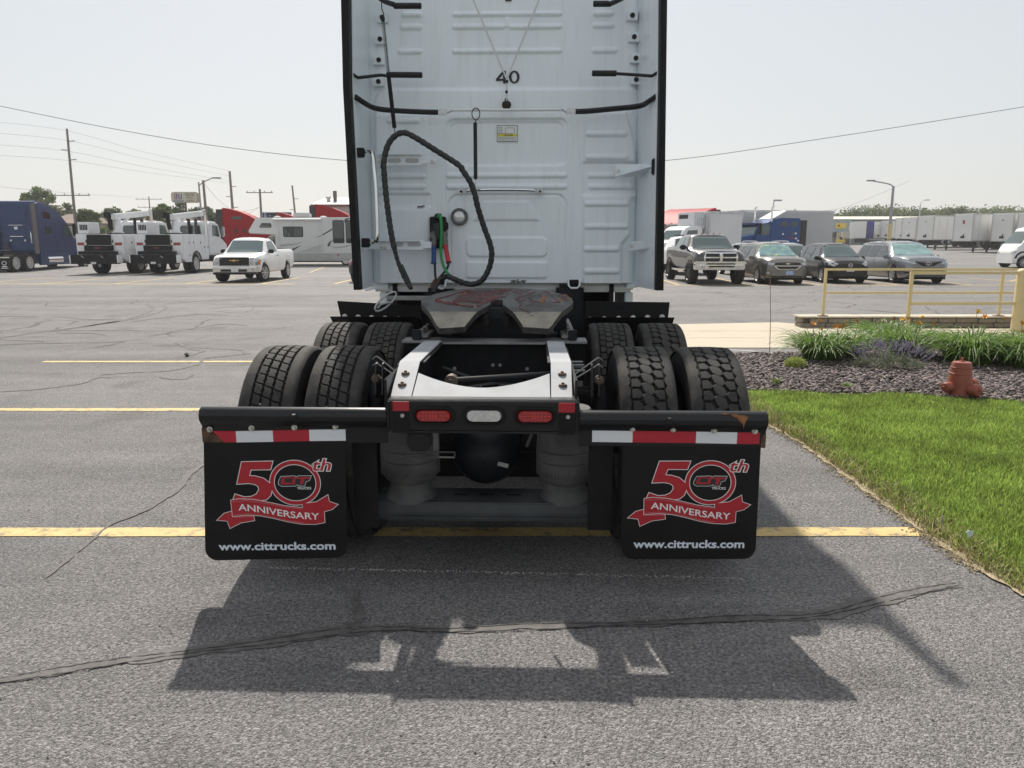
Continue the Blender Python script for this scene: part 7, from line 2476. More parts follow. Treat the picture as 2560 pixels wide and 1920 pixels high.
tractor('red sleeper tractor showing a sliver of roof beneath the dark blue banner', ((-22.675, 74.000, 4.156)[0], 76.5, gz(76)), R(3), RED, [(p[0] * .95, p[1] - .05) for p in RA], group='red sleeper tractors', windows=False)
for o in [q for q in bpy.data.objects if q.get('group') == 'red sleeper tractors']:
    for s_ in (-1,):
        b_ = MB().bx(.85, 1.6, -1.235, -1.222, 3.18, 3.42)
        b_.build('sleeper_window', GLASS, o)
        for cx in (1.05, 1.75):
            MB().disc((cx, -1.225, 2.32), .17, -.01, .0, 'y', 14).build('vent_cover', mat('dark red recess', (0.07, 0.006, 0.008), .5), o)
        MB().tube([(.55, -1.23, 1.9), (1.3, -1.23, 1.9), (1.3, -1.23, 2.75), (.55, -1.23, 2.75)], .012, 5, closed=True).build('hatch_outline', MATS['dark red recess'], o)

# right-hand side: red pair, blue mid-roof tractor
for lab_, u, y, rz in (('red sleeper tractor at the very edge of the white cab on the far row', 60, 64, 225), ('red sleeper tractor whose roof rises to a dark rear edge behind the white day-cab', 330, 62, 222)):
    p = (12.585, 60.000, 2.524) if u == 330 else (11.359, 62.000, 2.553)
    d = Vector((math.cos(R(rz)), math.sin(R(rz)), 0))
    base = Vector((p[0], y, 0)) - d * 3.4
    tractor(lab_, (base.x + .6, base.y, gz(base.y)), R(rz), RED, RA, group='red sleeper tractors', windows=False)
BLUE = (0.012, 0.055, 0.20)
MID = [(0, 1.05), (0, 3.18), (1.6, 3.20), (2.2, 3.12), (2.6, 2.86), (3.15, 2.80), (3.32, 2.74), (3.62, 2.05), (3.62, 1.05)]
d = Vector((-.968, -.25, 0))
base = Vector((19.9, 56.0, 0))
t, bv, xw, m = tractor('bright blue mid-roof tractor with chrome stacks and white roof deflector', (base.x, base.y, gz(54)), math.atan2(d.y, d.x), BLUE, MID, windows=False)
for s_ in (-1, 1):
    MB().tube(bez([(2.3, s_ * 1.08, .9), (2.3, s_ * 1.08, 3.55), (2.28, s_ * 1.08, 3.85), (2.18, s_ * 1.08, 4.02)], 4), .075, 12).build('exhaust_stack', CHROME, t)
    MB().tube([(2.3, s_ * 1.08, 1.2), (2.3, s_ * 1.08, 2.55)], .125, 14).build('heat_shield', CHROME, t)
add_box('sun_visor', m, t, 3.2, 3.55, -1.1, 1.1, 2.72, 2.86, bevel=.04)
df = MB().prism([(2.0, 3.16), (2.12, 3.16), (1.05, 3.72), (.95, 3.66)], -.85, .85, 'xz').build('roof_deflector', WPAINT, t, bevel=.02)
sides('sleeper_window', bv, [(1.05, 2.62), (1.7, 2.62), (1.65, 2.92), (1.2, 2.98)], GLASS, t)
sides('sleeper_window', bv, [(.35, 2.62), (.8, 2.62), (.8, 2.95), (.35, 2.95)], GLASS, t)
for z, x in ((2.1, .35), (1.75, .30), (1.6, .12), (2.05, 1.35)):
    sides('decal', bv, [(x, z), (x + .18, z), (x + .14, z + .11), (x + .04, z + .11)], WHITE, t, which=(1,))
sides('decal', bv, [(.55, 1.78), (1.15, 1.88), (1.15, 1.92), (.55, 1.84)], REDP, t, which=(1,))
sides('vent_cover', bv, [(.62, 1.95), (.82, 1.95), (.82, 2.28), (.62, 2.28)], GLASS, t, which=(1,))
for k in range(5):
    MB().box((2.75, -.6 + .3 * k, 2.90), (.10, .07, .05)).build('roof_light', AMBL, t, bevel=.01)


# --- service trucks with cranes
def service(label, loc):
    t = thing('service_truck', label, 'service truck', loc, R(90), 'white crane service trucks')
    GB = mat('black bed liner', (0.009, 0.0095, 0.011), .6, var=.2, spec=.2)
    WB = paint('service body white', (0.78, 0.79, 0.80))
    for s_ in (-1, 1):
        y0, y1 = sorted((s_ * .64, s_ * 1.24))
        z = 2.10
        prof = [(.78, .80), (.78, z), (4.35, z), (4.35, .72), (3.15, .72)] + [(2.55 + .60 * math.cos(R(a)), .55 + .60 * math.sin(R(a))) for a in range(20, 161, 20)] + [(1.95, .62), (1.2, .62)]
        bd_ = MB().prism(prof, y0, y1, 'xz').build('utility_body', WB, t, bevel=.02)
        for x0, x1, z0, z1 in ((.90, 1.70, 1.30, 2.02), (.90, 1.70, .72, 1.24), (1.76, 2.28, 1.30, 2.02), (2.34, 3.25, 1.30, 2.02), (3.31, 3.78, .80, 2.02), (3.84, 4.28, .80, 2.02)):
            dd = add_box('locker_door', WB, t, x0, x1, min(s_ * 1.241, s_ * 1.256), max(s_ * 1.241, s_ * 1.256), z0, z1, bevel=.006)
            add_box('latch', PLASTIC, dd, x1 - .10, x1 - .04, min(s_ * 1.257, s_ * 1.27), max(s_ * 1.257, s_ * 1.27), (z0 + z1) / 2 - .05, (z0 + z1) / 2 + .05)
        arc_ = [(2.55 + .64 * math.cos(R(a)), 1.25 * s_, .55 + .64 * math.sin(R(a))) for a in range(10, 171, 16)]
        MB().tube(arc_, .035, 6).build('arch_trim', PLASTIC, t)
        q = add_box('tail_light', REDL, t, .755, .779, min(s_ * .78, s_ * 1.16), max(s_ * .78, s_ * 1.16), 1.52, 1.66)
        MB().disc((.75, s_ * .74, 1.59), .075, -.02, .02, 'x', 14).build('reversing_light', CLEARL, t)
        add_box('lamp_guard', PLASTIC, t, .74, .752, min(s_ * .66, s_ * .72), max(s_ * .66, s_ * .72), 1.25, 1.80)
        add_box('bumper_end', WB, t, .02, .5, min(s_ * 1.20, s_ * 1.262), max(s_ * 1.20, s_ * 1.262), .62, 1.02)
    add_box('tailgate', GB, t, .70, .74, -.635, .635, 1.52, 2.06)
    st_ = add_box('upper_step', GB, t, .42, .76, -.66, .66, 1.22, 1.50, bevel=.01)
    add_box('name_plate', mat('dull red plate', (0.16, 0.03, 0.03), .5), st_, .408, .42, -.16, .12, 1.34, 1.42)
    add_box('middle_step', GB, t, .28, .78, -.92, .92, 1.04, 1.21, bevel=.01)
    add_box('bumper', GB, t, 0, .42, -1.19, 1.19, .56, 1.03, bevel=.015)
    for y in (.55, -.45):
        MB().box((-.012, y, .93), (.02, .18, .035), Matrix.Rotation(R(38), 3, 'X')).build('hook', STEEL, t)
    add_box('licence_plate', PLATEW, t, -.015, 0, -.12, .14, .56, .67)
    for y in (.36, -.32):
        MB().tube([(-.04, y + .06 * math.cos(k * .785), .49 + .06 * math.sin(k * .785)) for k in range(8)], .022, 6, closed=True).build('tow_ring', STEEL, t)
    add_box('frame', CHASSIS, t, .3, 7.2, -.45, .45, .55, .85)
    cp = add_box('compressor', WB, t, 1.0, 2.1, .62, 1.22, 2.12, 2.72, bevel=.03)
    for k in range(5):
        add_box('louvre', GB, cp, .985, .998, .70 + k * .085, .755 + k * .085, 2.3, 2.58)
    cr_ = MB().lathe([(.30, 2.11), (.30, 2.19), (.22, 2.22), (.19, 2.85), (.16, 2.95), (.001, 2.95)], (1.35, -.72, 0), 'z', 16).build('crane_column', WB, t)
    add_box('crane_base', GB, cr_, .95, 1.85, -1.12, -.35, 2.105, 2.16)
    bm2 = MB()
    A_, B_ = Vector((.95, -.72, 2.98)), Vector((5.3, -.72, 3.34))
    bm2.box((A_ + B_) / 2, ((B_ - A_).length, .24, .30), Matrix.Rotation(-math.atan2(B_.z - A_.z, B_.x - A_.x), 3, 'Y'))
    bm2.build('crane_boom', WB, t, bevel=.03)
    add_box('boom_tip', GB, t, 5.25, 5.45, -.86, -.58, 3.2, 3.48, bevel=.03)
    MB().tube([(1.5, -.72, 2.4), (2.6, -.72, 3.0)], .09, 10).build('lift_cylinder', WB, t)
    add_box('winch', PLASTIC, t, .85, 1.2, -.62, -.28, 2.92, 3.22, bevel=.04)
    MB().tube([(1.0, -.50, 2.9), (1.15, -.48, 2.35)], .11, 8).build('control_valve', PLASTIC, t)
    hk = MB().tube([(5.3, -.72, 3.25), (5.3, -.72, 3.0)], .02, 6).build('hook_cable', CHASSIS, t)
    add_box('hook_block', mat('safety orange', (0.55, 0.13, 0.04), .5), t, 5.18, 5.42, -.84, -.60, 2.72, 3.02, bevel=.04)
    cab_ = [(4.75, .95), (4.75, 2.78), (5.0, 2.9), (6.0, 2.88), (6.4, 2.75), (6.75, 2.05), (6.75, .95)]
    cb, bv = solid('cab', cab_, -1.12, 1.12, WB, t, .07)
    project('rear_window', bv, [(.72, 2.15), (-.72, 2.15), (-.66, 2.62), (.66, 2.62)], '-x', WGLASS, t)
    sides('side_window', bv, [(5.35, 2.05), (6.45, 2.0), (6.2, 2.65), (5.4, 2.68)], WGLASS, t)
    bow(-1.0, 1.0, [(6.7, .85), (6.7, 2.0), (7.6, 1.85), (8.3, 1.6), (8.4, .7)], WB, t, 'bonnet', .15)
    for y, m_ in ((.05, PLASTIC), (-.35, mat('dark exhaust', (.05, .05, .052), .5))):
        MB().tube([(4.6, y - .15, 1.6), (4.6, y - .15, 3.0)], .085, 10).build('exhaust_stack', m_, t)
    MB().tube(bez([(4.62, -1.05, 1.0), (4.62, -1.05, 3.1), (4.58, -1.05, 3.35), (4.48, -1.05, 3.5)], 4), .08, 12).build('exhaust_stack', CHROME, t)
    for s_ in (-1, 1):
        add_box('mirror', CHROME, t, 6.3, 6.42, min(s_ * 1.3, s_ * 1.5), max(s_ * 1.3, s_ * 1.5), 2.0, 2.6, bevel=.04)
    add_wheels(t, (2.55,), .93, .53, .56, 10, ALU)
    add_wheels(t, (7.3,), 1.0, .53, .30, 10, ALU)
    return t


service('white crane service truck beside the dark blue tractor', (-21.63, 40.3, 0))
service('white crane service truck with its row of side lockers in view beside the pickup', (-18.68, 40.6, 0))

# --- motorhome, side on
rv = thing('motorhome', 'white motorhome with grey swooshes parked side-on behind the white pickup', 'motorhome', ((-13.944, 52.800, 0.334)[0], 54.05, gz(53)), R(180))
fx = lambda u, v: ((1500 - u) * .005953, 7.328 - .005953 * v)
RVW = mat('motorhome gelcoat', (0.60, 0.61, 0.60), .35, var=.03, coat=.4)
prof = [fx(u, v) for u, v in ((955, 698), (2330, 690), (2330, 1180), (1345, 1180), (1310, 1120), (1160, 1100), (1160, 888), (868, 872), (858, 845))]
sh_, bv = solid('shell', prof, -1.22, 1.22, RVW, rv, .05)
solid('cab', [fx(u, v) for u, v in ((1160, 885), (1090, 890), (1030, 960), (900, 1010), (880, 1150), (1160, 1150))], -1.0, 1.0, WPAINT, rv, .05)
cbv = bvh_of([c for c in rv.children if c.name.startswith('cab')][0])
side = lambda nm, pts, m_, **kw: project(nm, bv, [fx(*p) for p in pts], '+y', m_, rv, **kw)
project('cab_window', cbv, [fx(*p) for p in ((1040, 1000), (1072, 905), (1152, 900), (1148, 1002))], '+y', GLASS, rv)
side('window', rr_ := [(985, 800), (1020, 755), (1115, 757), (1128, 780), (1122, 812), (1000, 813)], GLASS)
for q in ((1253, 795, 1480, 912), (1815, 725, 1945, 980), (1962, 725, 2090, 980)):
    w_ = side('window', rrect(q[0], q[2], q[1], q[3], 16), PLASTIC)
    g_ = project('pane', bv, [fx(*p) for p in rrect(q[0] + 9, q[2] - 9, q[1] + 9, q[3] - 9, 12)], '+y', GLASS, w_, off=.016)
    if q[0] > 1500:
        project('pane', bv, [fx(*p) for p in rrect(q[0] + 9, q[2] - 9, q[3] - 52, q[3] - 9, 8)], '+y', PLASTIC, w_, off=.02)
    else:
        project('frame_bar', bv, [fx(*p) for p in ((1362, 800), (1370, 800), (1370, 908), (1362, 908))], '+y', PLASTIC, w_, off=.022)
for y0 in (778, 800, 822, 965, 985, 1002):
    side('vent', [(1548, y0), (1640, y0), (1640, y0 + 8), (1548, y0 + 8)], mat('pale vent', (0.70, 0.70, 0.69), .5), off=.02)
DG = mat('dark grey stripe', (0.045, 0.045, 0.05), .4)
LG = mat('light grey stripe', (0.36, 0.36, 0.36), .4)
for pts, m_ in (([(1605, 928), (1700, 880), (1812, 815), (1812, 832), (1720, 885)], DG), ([(1290, 1085), (1340, 1045), (1455, 1003), (1350, 1068), (1300, 1105)], DG), ([(1195, 1010), (1225, 995), (1380, 985), (1490, 960), (1400, 995), (1240, 1020)], LG),
                ([(1745, 1005), (1770, 965), (1820, 940), (1790, 970), (1775, 1010), (1762, 1020)], DG), ([(1775, 1000), (1830, 1025), (1950, 1010), (2060, 990), (1960, 1025), (1830, 1040)], LG), ([(1300, 1130), (1315, 1100), (1330, 1150), (1355, 1175), (1320, 1172)], DG),
                ([(1950, 725), (1970, 705), (2040, 700), (1985, 720), (1955, 760)], DG), ([(1400, 1080), (1560, 1030), (1700, 985), (1700, 1080)], mat('pale grey swoosh', (0.47, 0.47, 0.46), .4))):
    side('stripe', pts, m_, off=.004, thick=False)
side('skirt', [(1350, 1090), (2040, 1090), (2040, 1176), (1360, 1176)], mat('grey skirt panel', (0.42, 0.42, 0.40), .5), off=.008)
for q in ((1395, 1470), (1495, 1570), (1590, 1690), (1705, 1795)):
    side('hatch', rrect(q[0], q[1], 1100, 1165, 8), mat('grey hatch', (0.38, 0.38, 0.36), .5), off=.016)
side('marker_light', [(1858, 1105), (1878, 1105), (1878, 1118), (1858, 1118)], REDL, off=.015)
aw = MB().tube([(*(lambda p: (p[0], 1.32, p[1]))(fx(1150, 718)),), (*(lambda p: (p[0], 1.32, p[1]))(fx(1690, 718)),)], .075, 10).build('awning_roll', WPAINT, rv)
for u, w_ in ((1180, 26), (1680, 14)):
    side('awning_arm', [(u, 735), (u + w_, 735), (u + w_, 1080), (u, 1080)], RVW, off=.03)
a, b = fx(1335, 690), fx(1520, 638)
add_box('air_conditioner', mat('roof unit grey', (0.52, 0.53, 0.52), .5), rv, b[0], a[0], -.35, .35, a[1] - .02, b[1], bevel=.06)
for u in (1150, 1680, 2010):
    q = fx(u, 690)
    MB().lathe([(.24, 0), (.2, .07), (.001, .10)], (q[0], 0.3, q[1]), 'z', 14).build('roof_vent', WPAINT, rv)
q = fx(1950, 1180)
add_wheels(rv, (q[0], fx(1080, 1180)[0]), 1.02, .37, .24, 12, CHROME)
add_box('underside', DARK, rv, fx(2200, 0)[0], fx(1000, 0)[0], -.9, .9, .22, .6)


# --- reefer box trucks on the far row
def boxtruck(label, nose, rz, zt, L, big):
    t = thing('box_truck', label, 'box truck', nose, rz, 'refrigerated box trucks')
    WB = MATS['service body white paint'] if 'service body white paint' in MATS else WPAINT
    cabp = [(-1.75, .8), (-1.75, 2.45), (-1.5, 2.62), (-.75, 2.60), (-.35, 2.45), (.12, 1.72), (.12, .8)]
    cb, bv = solid('cab', cabp, -1.1, 1.1, WB, t, .08)
    project('windshield', bv, sym([(.98, 1.76), (.86, 2.40)]), '+x', WGLASS, t)
    sides('side_window', bv, [(-1.35, 1.72), (-.25, 1.66), (-.55, 2.32), (-1.3, 2.36)], WGLASS, t)
    bo2, bh = bow(-.98, .98, [(0, .7), (0, 1.70), (.9, 1.58), (1.5, 1.35), (1.6, .6)], WB, t, 'bonnet', .14)
    project('grille', bh, sym([(.42, .75), (.42, 1.2)]), '+x', GRL, t, off=.012)
    both('headlight', bh, [(.5, .85), (.78, .9), (.78, 1.12), (.5, 1.1)], '+x', LAMP, t)
    BX = mat('box body %s' % ('grey' if big else 'white'), (0.46, 0.47, 0.47) if big else (0.66, 0.67, 0.67), .45, var=.05, vscale=.6)
    add_box('cargo_box', BX, t, -2.2 - L, -2.05, -1.28, 1.28, 1.05, zt, bevel=.03)
    for s_ in (-1, 1):
        add_box('box_rail', STEEL, t, -2.22 - L, -2.04, min(s_ * 1.281, s_ * 1.30), max(s_ * 1.281, s_ * 1.30), zt - .16, zt + .004)
        add_box('box_rail', STEEL, t, -2.22 - L, -2.04, min(s_ * 1.281, s_ * 1.30), max(s_ * 1.281, s_ * 1.30), 1.03, 1.16)
        MB().tube([(-2.12, s_ * 1.24, 1.1), (-2.12, s_ * 1.24, zt - .05)], .09, 10).build('corner_post', STEEL, t)
        mm = add_box('mirror', PLASTIC, t, -.55, -.42, min(s_ * 1.25, s_ * 1.45), max(s_ * 1.25, s_ * 1.45), 1.6, 2.1, bevel=.04)
    ru_ = add_box('reefer_unit', mat('reefer unit white', (0.62, 0.64, 0.66), .45), t, -2.05, -1.2, -.95, .95, zt - 1.15, zt - .05, bevel=.08)
    add_box('grille_panel', GRL, ru_, -1.195, -1.18, -.7, .2, zt - .45, zt - .2)
    for k in range(4):
        add_box('louvre', STEEL, ru_, -1.9 + k * .16, -1.82 + k * .16, .952, .96, zt - .9, zt - .4)
    add_wheels(t, (.45, -1.8 - L * .7), 1.0, .48, .3, 10, ALU)
    add_box('frame', CHASSIS, t, -2.0 - L, .2, -.45, .45, .6, .95)
    return t


p = (14.801, 56.000, 2.039)
boxtruck('white refrigerated box truck with long grey cargo body behind the blue tractor', (p[0] - .4, 58.0, gz(58)), R(192), 3.78, 7.35, True)
p = (10.502, 50.000, 1.998)
boxtruck('white refrigerated box truck with short white body behind the dark grey pickup', (p[0] - .2, 51.0, gz(51)), R(205), 3.55, 2.6, False)

# --- row of white trailers
TW = mat('white trailer sides', (0.72, 0.72, 0.70), .5, var=.05, vscale=.5, dirt=(0.47, 0.45, 0.41), dscale=.5, damt=.42)
TRIM = mat('trailer trim', (0.48, 0.47, 0.44), .5, .2, var=.1)


def trailer_meshes():
    t = thing('trailer', 'x', 'trailer', (0, 0, 0), 0, 'white box trailers in the far row')
    L = 13.6
    add_box('box', TW, t, -L, 0, -1.28, 1.28, 1.18, 4.08, bevel=.06)
    for x in np.arange(-L + .6, -.5, 1.22):
        add_box('panel_seam', TRIM, t, x, x + .04, 1.281, 1.292, 1.35, 3.95)
    for s_ in (-1, 1):
        add_box('rail', TRIM, t, -L, -.02, min(s_ * 1.281, s_ * 1.30), max(s_ * 1.281, s_ * 1.30), 1.16, 1.30)
        add_box('rail', TRIM, t, -L, -.02, min(s_ * 1.281, s_ * 1.30), max(s_ * 1.281, s_ * 1.30), 3.96, 4.07)
        lg = add_box('landing_leg', CHASSIS, t, -2.75, -2.60, min(s_ * .78, s_ * .92), max(s_ * .78, s_ * .92), 0, 1.2)
        MB().tube([(-2.7, s_ * .85, .5), (-3.8, s_ * .85, 1.2)], .04, 6).build('brace', CHASSIS, lg)
        add_box('nose_post', TRIM, t, .002, .03, min(s_ * 1.16, s_ * 1.26), max(s_ * 1.16, s_ * 1.26), 1.2, 4.0)
    MB().tube([(-2.68, -.8, .35), (-2.68, .8, 1.1)], .035, 6).build('cross_brace', CHASSIS, t)
    MB().tube([(-2.68, .8, .35), (-2.68, -.8, 1.1)], .035, 6).build('cross_brace', CHASSIS, t)
    add_box('coupling_box', PLASTIC, t, .002, .06, -.22, .22, 1.5, 1.72, bevel=.02)
    MB().tube(bez([(.05, .1, 1.7), (.12, .2, 1.9), (.06, .3, 1.5)], 4), .03, 6).build('air_line', BLK, t)
    add_box('marking', mat('grey marking', (.25, .25, .26), .5), t, .002, .012, -.15, .15, 3.3, 3.42)
    for x in (-11.2, -12.5):
        add_wheels(t, (x,), 1.0, .5, .5, 8, STEEL)
    add_box('bogie', CHASSIS, t, -13, -10.6, -.6, .6, .5, 1.17)
    return t


proto = trailer_meshes()
HD = 198
hd_ = Vector((math.cos(R(HD)), math.sin(R(HD)), 0))
lf = Vector((-hd_.y, hd_.x, 0))
TL = [((48.296, 86.000, 3.182), 1.0, 'white box trailer with a small red emblem on its nose, landing legs showing'), ((50.647, 83.000, 3.128), 1.0, 'white box trailer whose nose stands nearest the white van but one'),
      ((51.398, 80.000, 3.075), 1.0, 'white box trailer nearest the white cargo van'), ((50.004, 97.000, 3.378), 1.0, 'white box trailer with dark hose coupling, behind the slate minivan roof'),
      ((53.550, 108.000, 3.574), 1.0, 'narrow-looking white box trailer just past the light pole with the yellow base'), ((55.055, 113.000, 3.663), 1.0, 'white box trailer right beside the light pole with the yellow base'),
      ((60.037, 128.000, 3.514), .95, 'white box trailer beyond the slate minivan between the pole and the blue trailer'), ((60.212, 131.000, 3.557), .93, 'white box trailer touching the blue-ended trailer'),
      ((57.442, 134.000, 3.601), .93, 'white box trailer furthest along the row next to the forklift'), ]
used_ = False
for p, sc_, lab_ in TL:
    o = proto if not used_ else copy_tree(proto)
    used_ = True
    c_ = Vector((p[0], p[1], 0)) + lf * 1.28
    o.location = (c_.x, c_.y, gz(p[1]))
    o.rotation_euler = (0, 0, R(HD))
    o.scale = (sc_, sc_, sc_)
    o['label'] = lab_
MB().bx(.004, .014, -.1, .16, 3.0, 3.35).build('emblem', REDP, proto)
p = (58.822, 129.000, 3.528)
t = thing('trailer', 'trailer with a deep blue end wall among the white trailers', 'trailer', (p[0], p[1], gz(129)), R(310), 'white box trailers in the far row')
add_box('end_wall', mat('deep blue end panel', (0.016, 0.022, 0.19), .5), t, 0, .06, -1.28, 1.28, 1.1, 3.85)
add_box('box', TW, t, -2.4, 0, -1.26, 1.26, 1.12, 3.83, bevel=.03)
add_box('bogie', CHASSIS, t, -2.2, -.4, -.6, .6, .4, 1.1)

# ------------------------------------------------------------------ buildings, poles, wires, trees
def ribbed(name, m, root, x0, x1, y, z0, z1, step=.4, depth=.05):
    """Corrugated cladding: one folded sheet with real ribs."""
    n = int((x1 - x0) / step)
    pr = []
    for i in range(n):
        x = x0 + (x1 - x0) * i / n
        s_ = (x1 - x0) / n
        pr += [(x, y), (x + s_ * .6, y), (x + s_ * .7, y - depth), (x + s_ * .9, y - depth)]
    pr.append((x1, y))
    b = MB()
    for x, yy in pr:
        b.v += [(x, yy, z0), (x, yy, z1)]
    for i in range(len(pr) - 1):
        b.f.append((2 * i, 2 * i + 2, 2 * i + 3, 2 * i + 1))
        b.m.append(0)
    return b.build(name, m, root, smooth=0)


# metal building with mast
p = (-20.738, 82.000, 5.529)
mb_ = thing('metal_building', 'pale ribbed metal building with dark red roof trim behind the motorhome', 'building', (p[0], 82, 0))
CLAD = mat('pale ribbed cladding', (0.48, 0.46, 0.43), .6, var=.05, vscale=.3)
MAROON = mat('dark red roof trim', (0.16, 0.05, 0.04), .5)
ht = p[2]
add_box('wall', CLAD, mb_, .05, 22, .1, 14, 0, ht - .15)
ribbed('cladding', CLAD, mb_, 0, 22, 0.06, 0, ht - .12, .32)
add_box('roof_trim', MAROON, mb_, -.15, 22.2, -.12, .08, ht - .18, ht + .04)
MB().prism([(-.1, ht + .04), (7, ht + 1.1), (14.1, ht + .04)], -.12, 22.2, 'yz').build('roof', mat('pale metal roof', (0.62, 0.60, 0.57), .5, var=.05), mb_)
q = (-18.904, 84.000, 6.387)
MB().tube([(q[0] - p[0], 2.5, ht), (q[0] - p[0], 2.5, ht + 1.55)], .20, 10).build('flue', mat('dark flue', (.10, .085, .075), .6), mb_)
q = (-19.611, 84.000, 6.028)
MB().lathe([(.22, ht), (.22, ht + .75), (.3, ht + .8), (.3, ht + .95), (.001, ht + 1.0)], (q[0] - p[0], 2.5, 0), 'z', 10).build('roof_vent', CLAD, mb_)
q0, q1, q2 = (-19.660, 86.000, 6.108), (-19.421, 86.000, 11.361), (-19.311, 86.000, 14.342)
ms = thing('antenna_mast', 'slender grey antenna mast rising behind the metal building', 'mast', (q0[0], 97, gz(97)))
k_ = 97 / 86
MB().tube([(0, 0, 0), (0, 0, 1.65 + (q1[2] - 1.65) * k_)], .11, 8).build('pole', mat('galvanised mast', (0.42, 0.42, 0.44), .5, .4), ms)
MB().tube([(.0, 0, 1.65 + (q1[2] - 1.65) * k_), (0, 0, 1.65 + (q2[2] - 1.65) * k_)], .045, 6).build('whip', MATS['galvanised mast'], ms)

# banner
p0, p1 = (-24.694, 78.000, 3.956), (-21.866, 78.000, 4.586)
bn = thing('banner_sign', 'dark blue banner reading MICHELIN on two posts above the motorhome roof', 'sign', ((p0[0] + p1[0]) / 2, 78, gz(78)))
hw_, z0, z1 = (p1[0] - p0[0]) / 2, p0[2] - gz(78) - .1, p1[2] - gz(78)
add_box('panel', mat('navy banner', (0.014, 0.022, 0.095), .5), bn, -hw_, hw_, 0, .08, z0, z1)
add_box('border', mat('white banner edge', (.6, .6, .6), .5), bn, -hw_ - .03, hw_ + .03, .01, .07, z0 - .03, z1 + .03)
lettering('lettering', 'MICHELIN', WHITE, bn, (-hw_ * .58, hw_ * .82, z0 + .38, z1 - .28), -.01, bold=.045, shear=.25)
mk = MB()
mk.bx(-hw_ * .92, -hw_ * .72, -.02, -.008, z0 + .2, z0 + .5).bx(-hw_ * .88, -hw_ * .76, -.02, -.008, z0 + .52, z0 + .72)
mk.build('mark', mat('pale blue print', (.30, .36, .48), .5), bn)
for x in (-hw_ * .8, hw_ * .8):
    MB().tube([(x, .16, 0), (x, .16, z0 + .6)], .06, 8).build('post', CHASSIS, bn)

# pylon sign
p0, p1 = (-37.920, 88.000, 6.039), (-34.875, 88.000, 7.193)
sg = thing('pylon_sign', 'cream rounded pylon sign reading TRUCK RENTAL AND LEASING', 'sign', ((p0[0] + p1[0]) / 2, 88, gz(88)))
hw_, z0, z1 = (p1[0] - p0[0]) / 2, p0[2] - gz(88), p1[2] - gz(88)
MB().prism(rrect(-hw_, hw_, z0, z1, .3, 5), 0, .5, 'xz').build('cabinet', mat('sign cabinet tan', (0.36, 0.33, 0.25), .5), sg)
MB().prism(rrect(-hw_ + .08, hw_ - .18, z0 + .08, z1 - .08, .25, 5), -.02, .0, 'xz').build('face', mat('cream sign face', (0.56, 0.52, 0.41), .5), sg)
BRN = mat('brown lettering', (.12, .075, .05), .5)
hh = z1 - z0
for s_, a0, a1, u0, u1 in (('TRUCK', .60, .88, .02, .74), ('RENTAL', .40, .54, .12, .62), ('AND', .29, .36, .32, .44), ('LEASING', .12, .25, .08, .68)):
    lettering('lettering', s_, BRN, sg, (u0 * hw_, u1 * hw_, z0 + a0 * hh, z0 + a1 * hh), -.024, bold=.02)
for k, c_ in enumerate(((.45, .06, .05), (.55, .50, .45), (.05, .10, .35))):
    o_ = .10 * k
    pts = [(-hw_ * .72 + o_, z0 + .30 * hh), (-hw_ * .72 + o_, z0 + .78 * hh), (-hw_ * .62 + o_, z0 + .86 * hh - o_ * .3), (-hw_ * .52 + o_ * .6, z0 + .78 * hh), (-hw_ * .46 + o_ * .6, z0 + .45 * hh), (-hw_ * .38 + o_ * .4, z0 + .30 * hh), (-hw_ * .26 + o_ * .1, z0 + .38 * hh), (-hw_ * .24 + o_ * .1, z0 + .84 * hh)]
    MB().tube([(x, -.03 - .004 * k, z) for x, z in pts], .045, 5).build('emblem', mat('sign stripe %d' % k, c_, .5), sg)
add_box('line', mat('sign blue line', (.12, .22, .3), .5), sg, -hw_ * .85, -hw_ * .08, -.03, -.022, z0 + .10 * hh, z0 + .2 * hh)
q = (-36.484, 88.000, 4.653)
MB().tube([(q[0] - (p0[0] + p1[0]) / 2, .25, 0), (q[0] - (p0[0] + p1[0]) / 2, .25, z0)], .12, 10).build('post', BRN, sg)

# utility poles
WOOD = mat('weathered pole wood', (0.22, 0.185, 0.17), .85, var=.2, vscale=3)
INSU = mat('grey insulator', (0.3, 0.29, 0.3), .4)


def pole(label, top, foot_px, Y, r=.16, lean=0.0, cross=(), pins=(), cans=0, name='utility_pole', m=None, grp='wooden utility poles'):
    """top: world point of the pole head."""
    g0 = gz(Y)
    t = thing(name, label, 'utility pole', (top[0] - lean, Y, g0), 0, grp)
    h = top[2] - g0
    MB().tube([(0, 0, -.3), (lean, 0, h)], [r, r * .65], 10).build('shaft', m or WOOD, t)
    for dz, L in cross:
        x = lean * (1 - dz / h)
        add_box('crossarm', m or WOOD, t, x - L / 2, x + L / 2, -.22, -.14, h - dz - .045, h - dz + .045)
        for u in (-.46, -.2, .2, .46):
            MB().lathe([(.05, 0), (.06, .06), (.03, .16), (.001, .17)], (x + u * L, -.18, h - dz + .06), 'z', 8).build('insulator', INSU, t)
    for dz, s_ in pins:
        x = lean * (1 - dz / h)
        MB().tube([(x, 0, h - dz), (x + s_ * .75, -.05, h - dz + .06)], .05, 6).build('standoff', INSU, t)
    for k in range(cans):
        s_ = -1 if k == 0 else 1
        MB().lathe([(.001, -.55), (.28, -.55), (.3, -.5), (.3, .5), (.22, .58), (.001, .6)], (s_ * .62, -.1, h - 5.0), 'z', 14).build('transformer', mat('transformer grey', (.34, .35, .36), .5), t)
        add_box('bracket', INSU, t, min(0, s_ * .5), max(0, s_ * .5), -.1, .0, h - 4.9, h - 4.8)
    return t


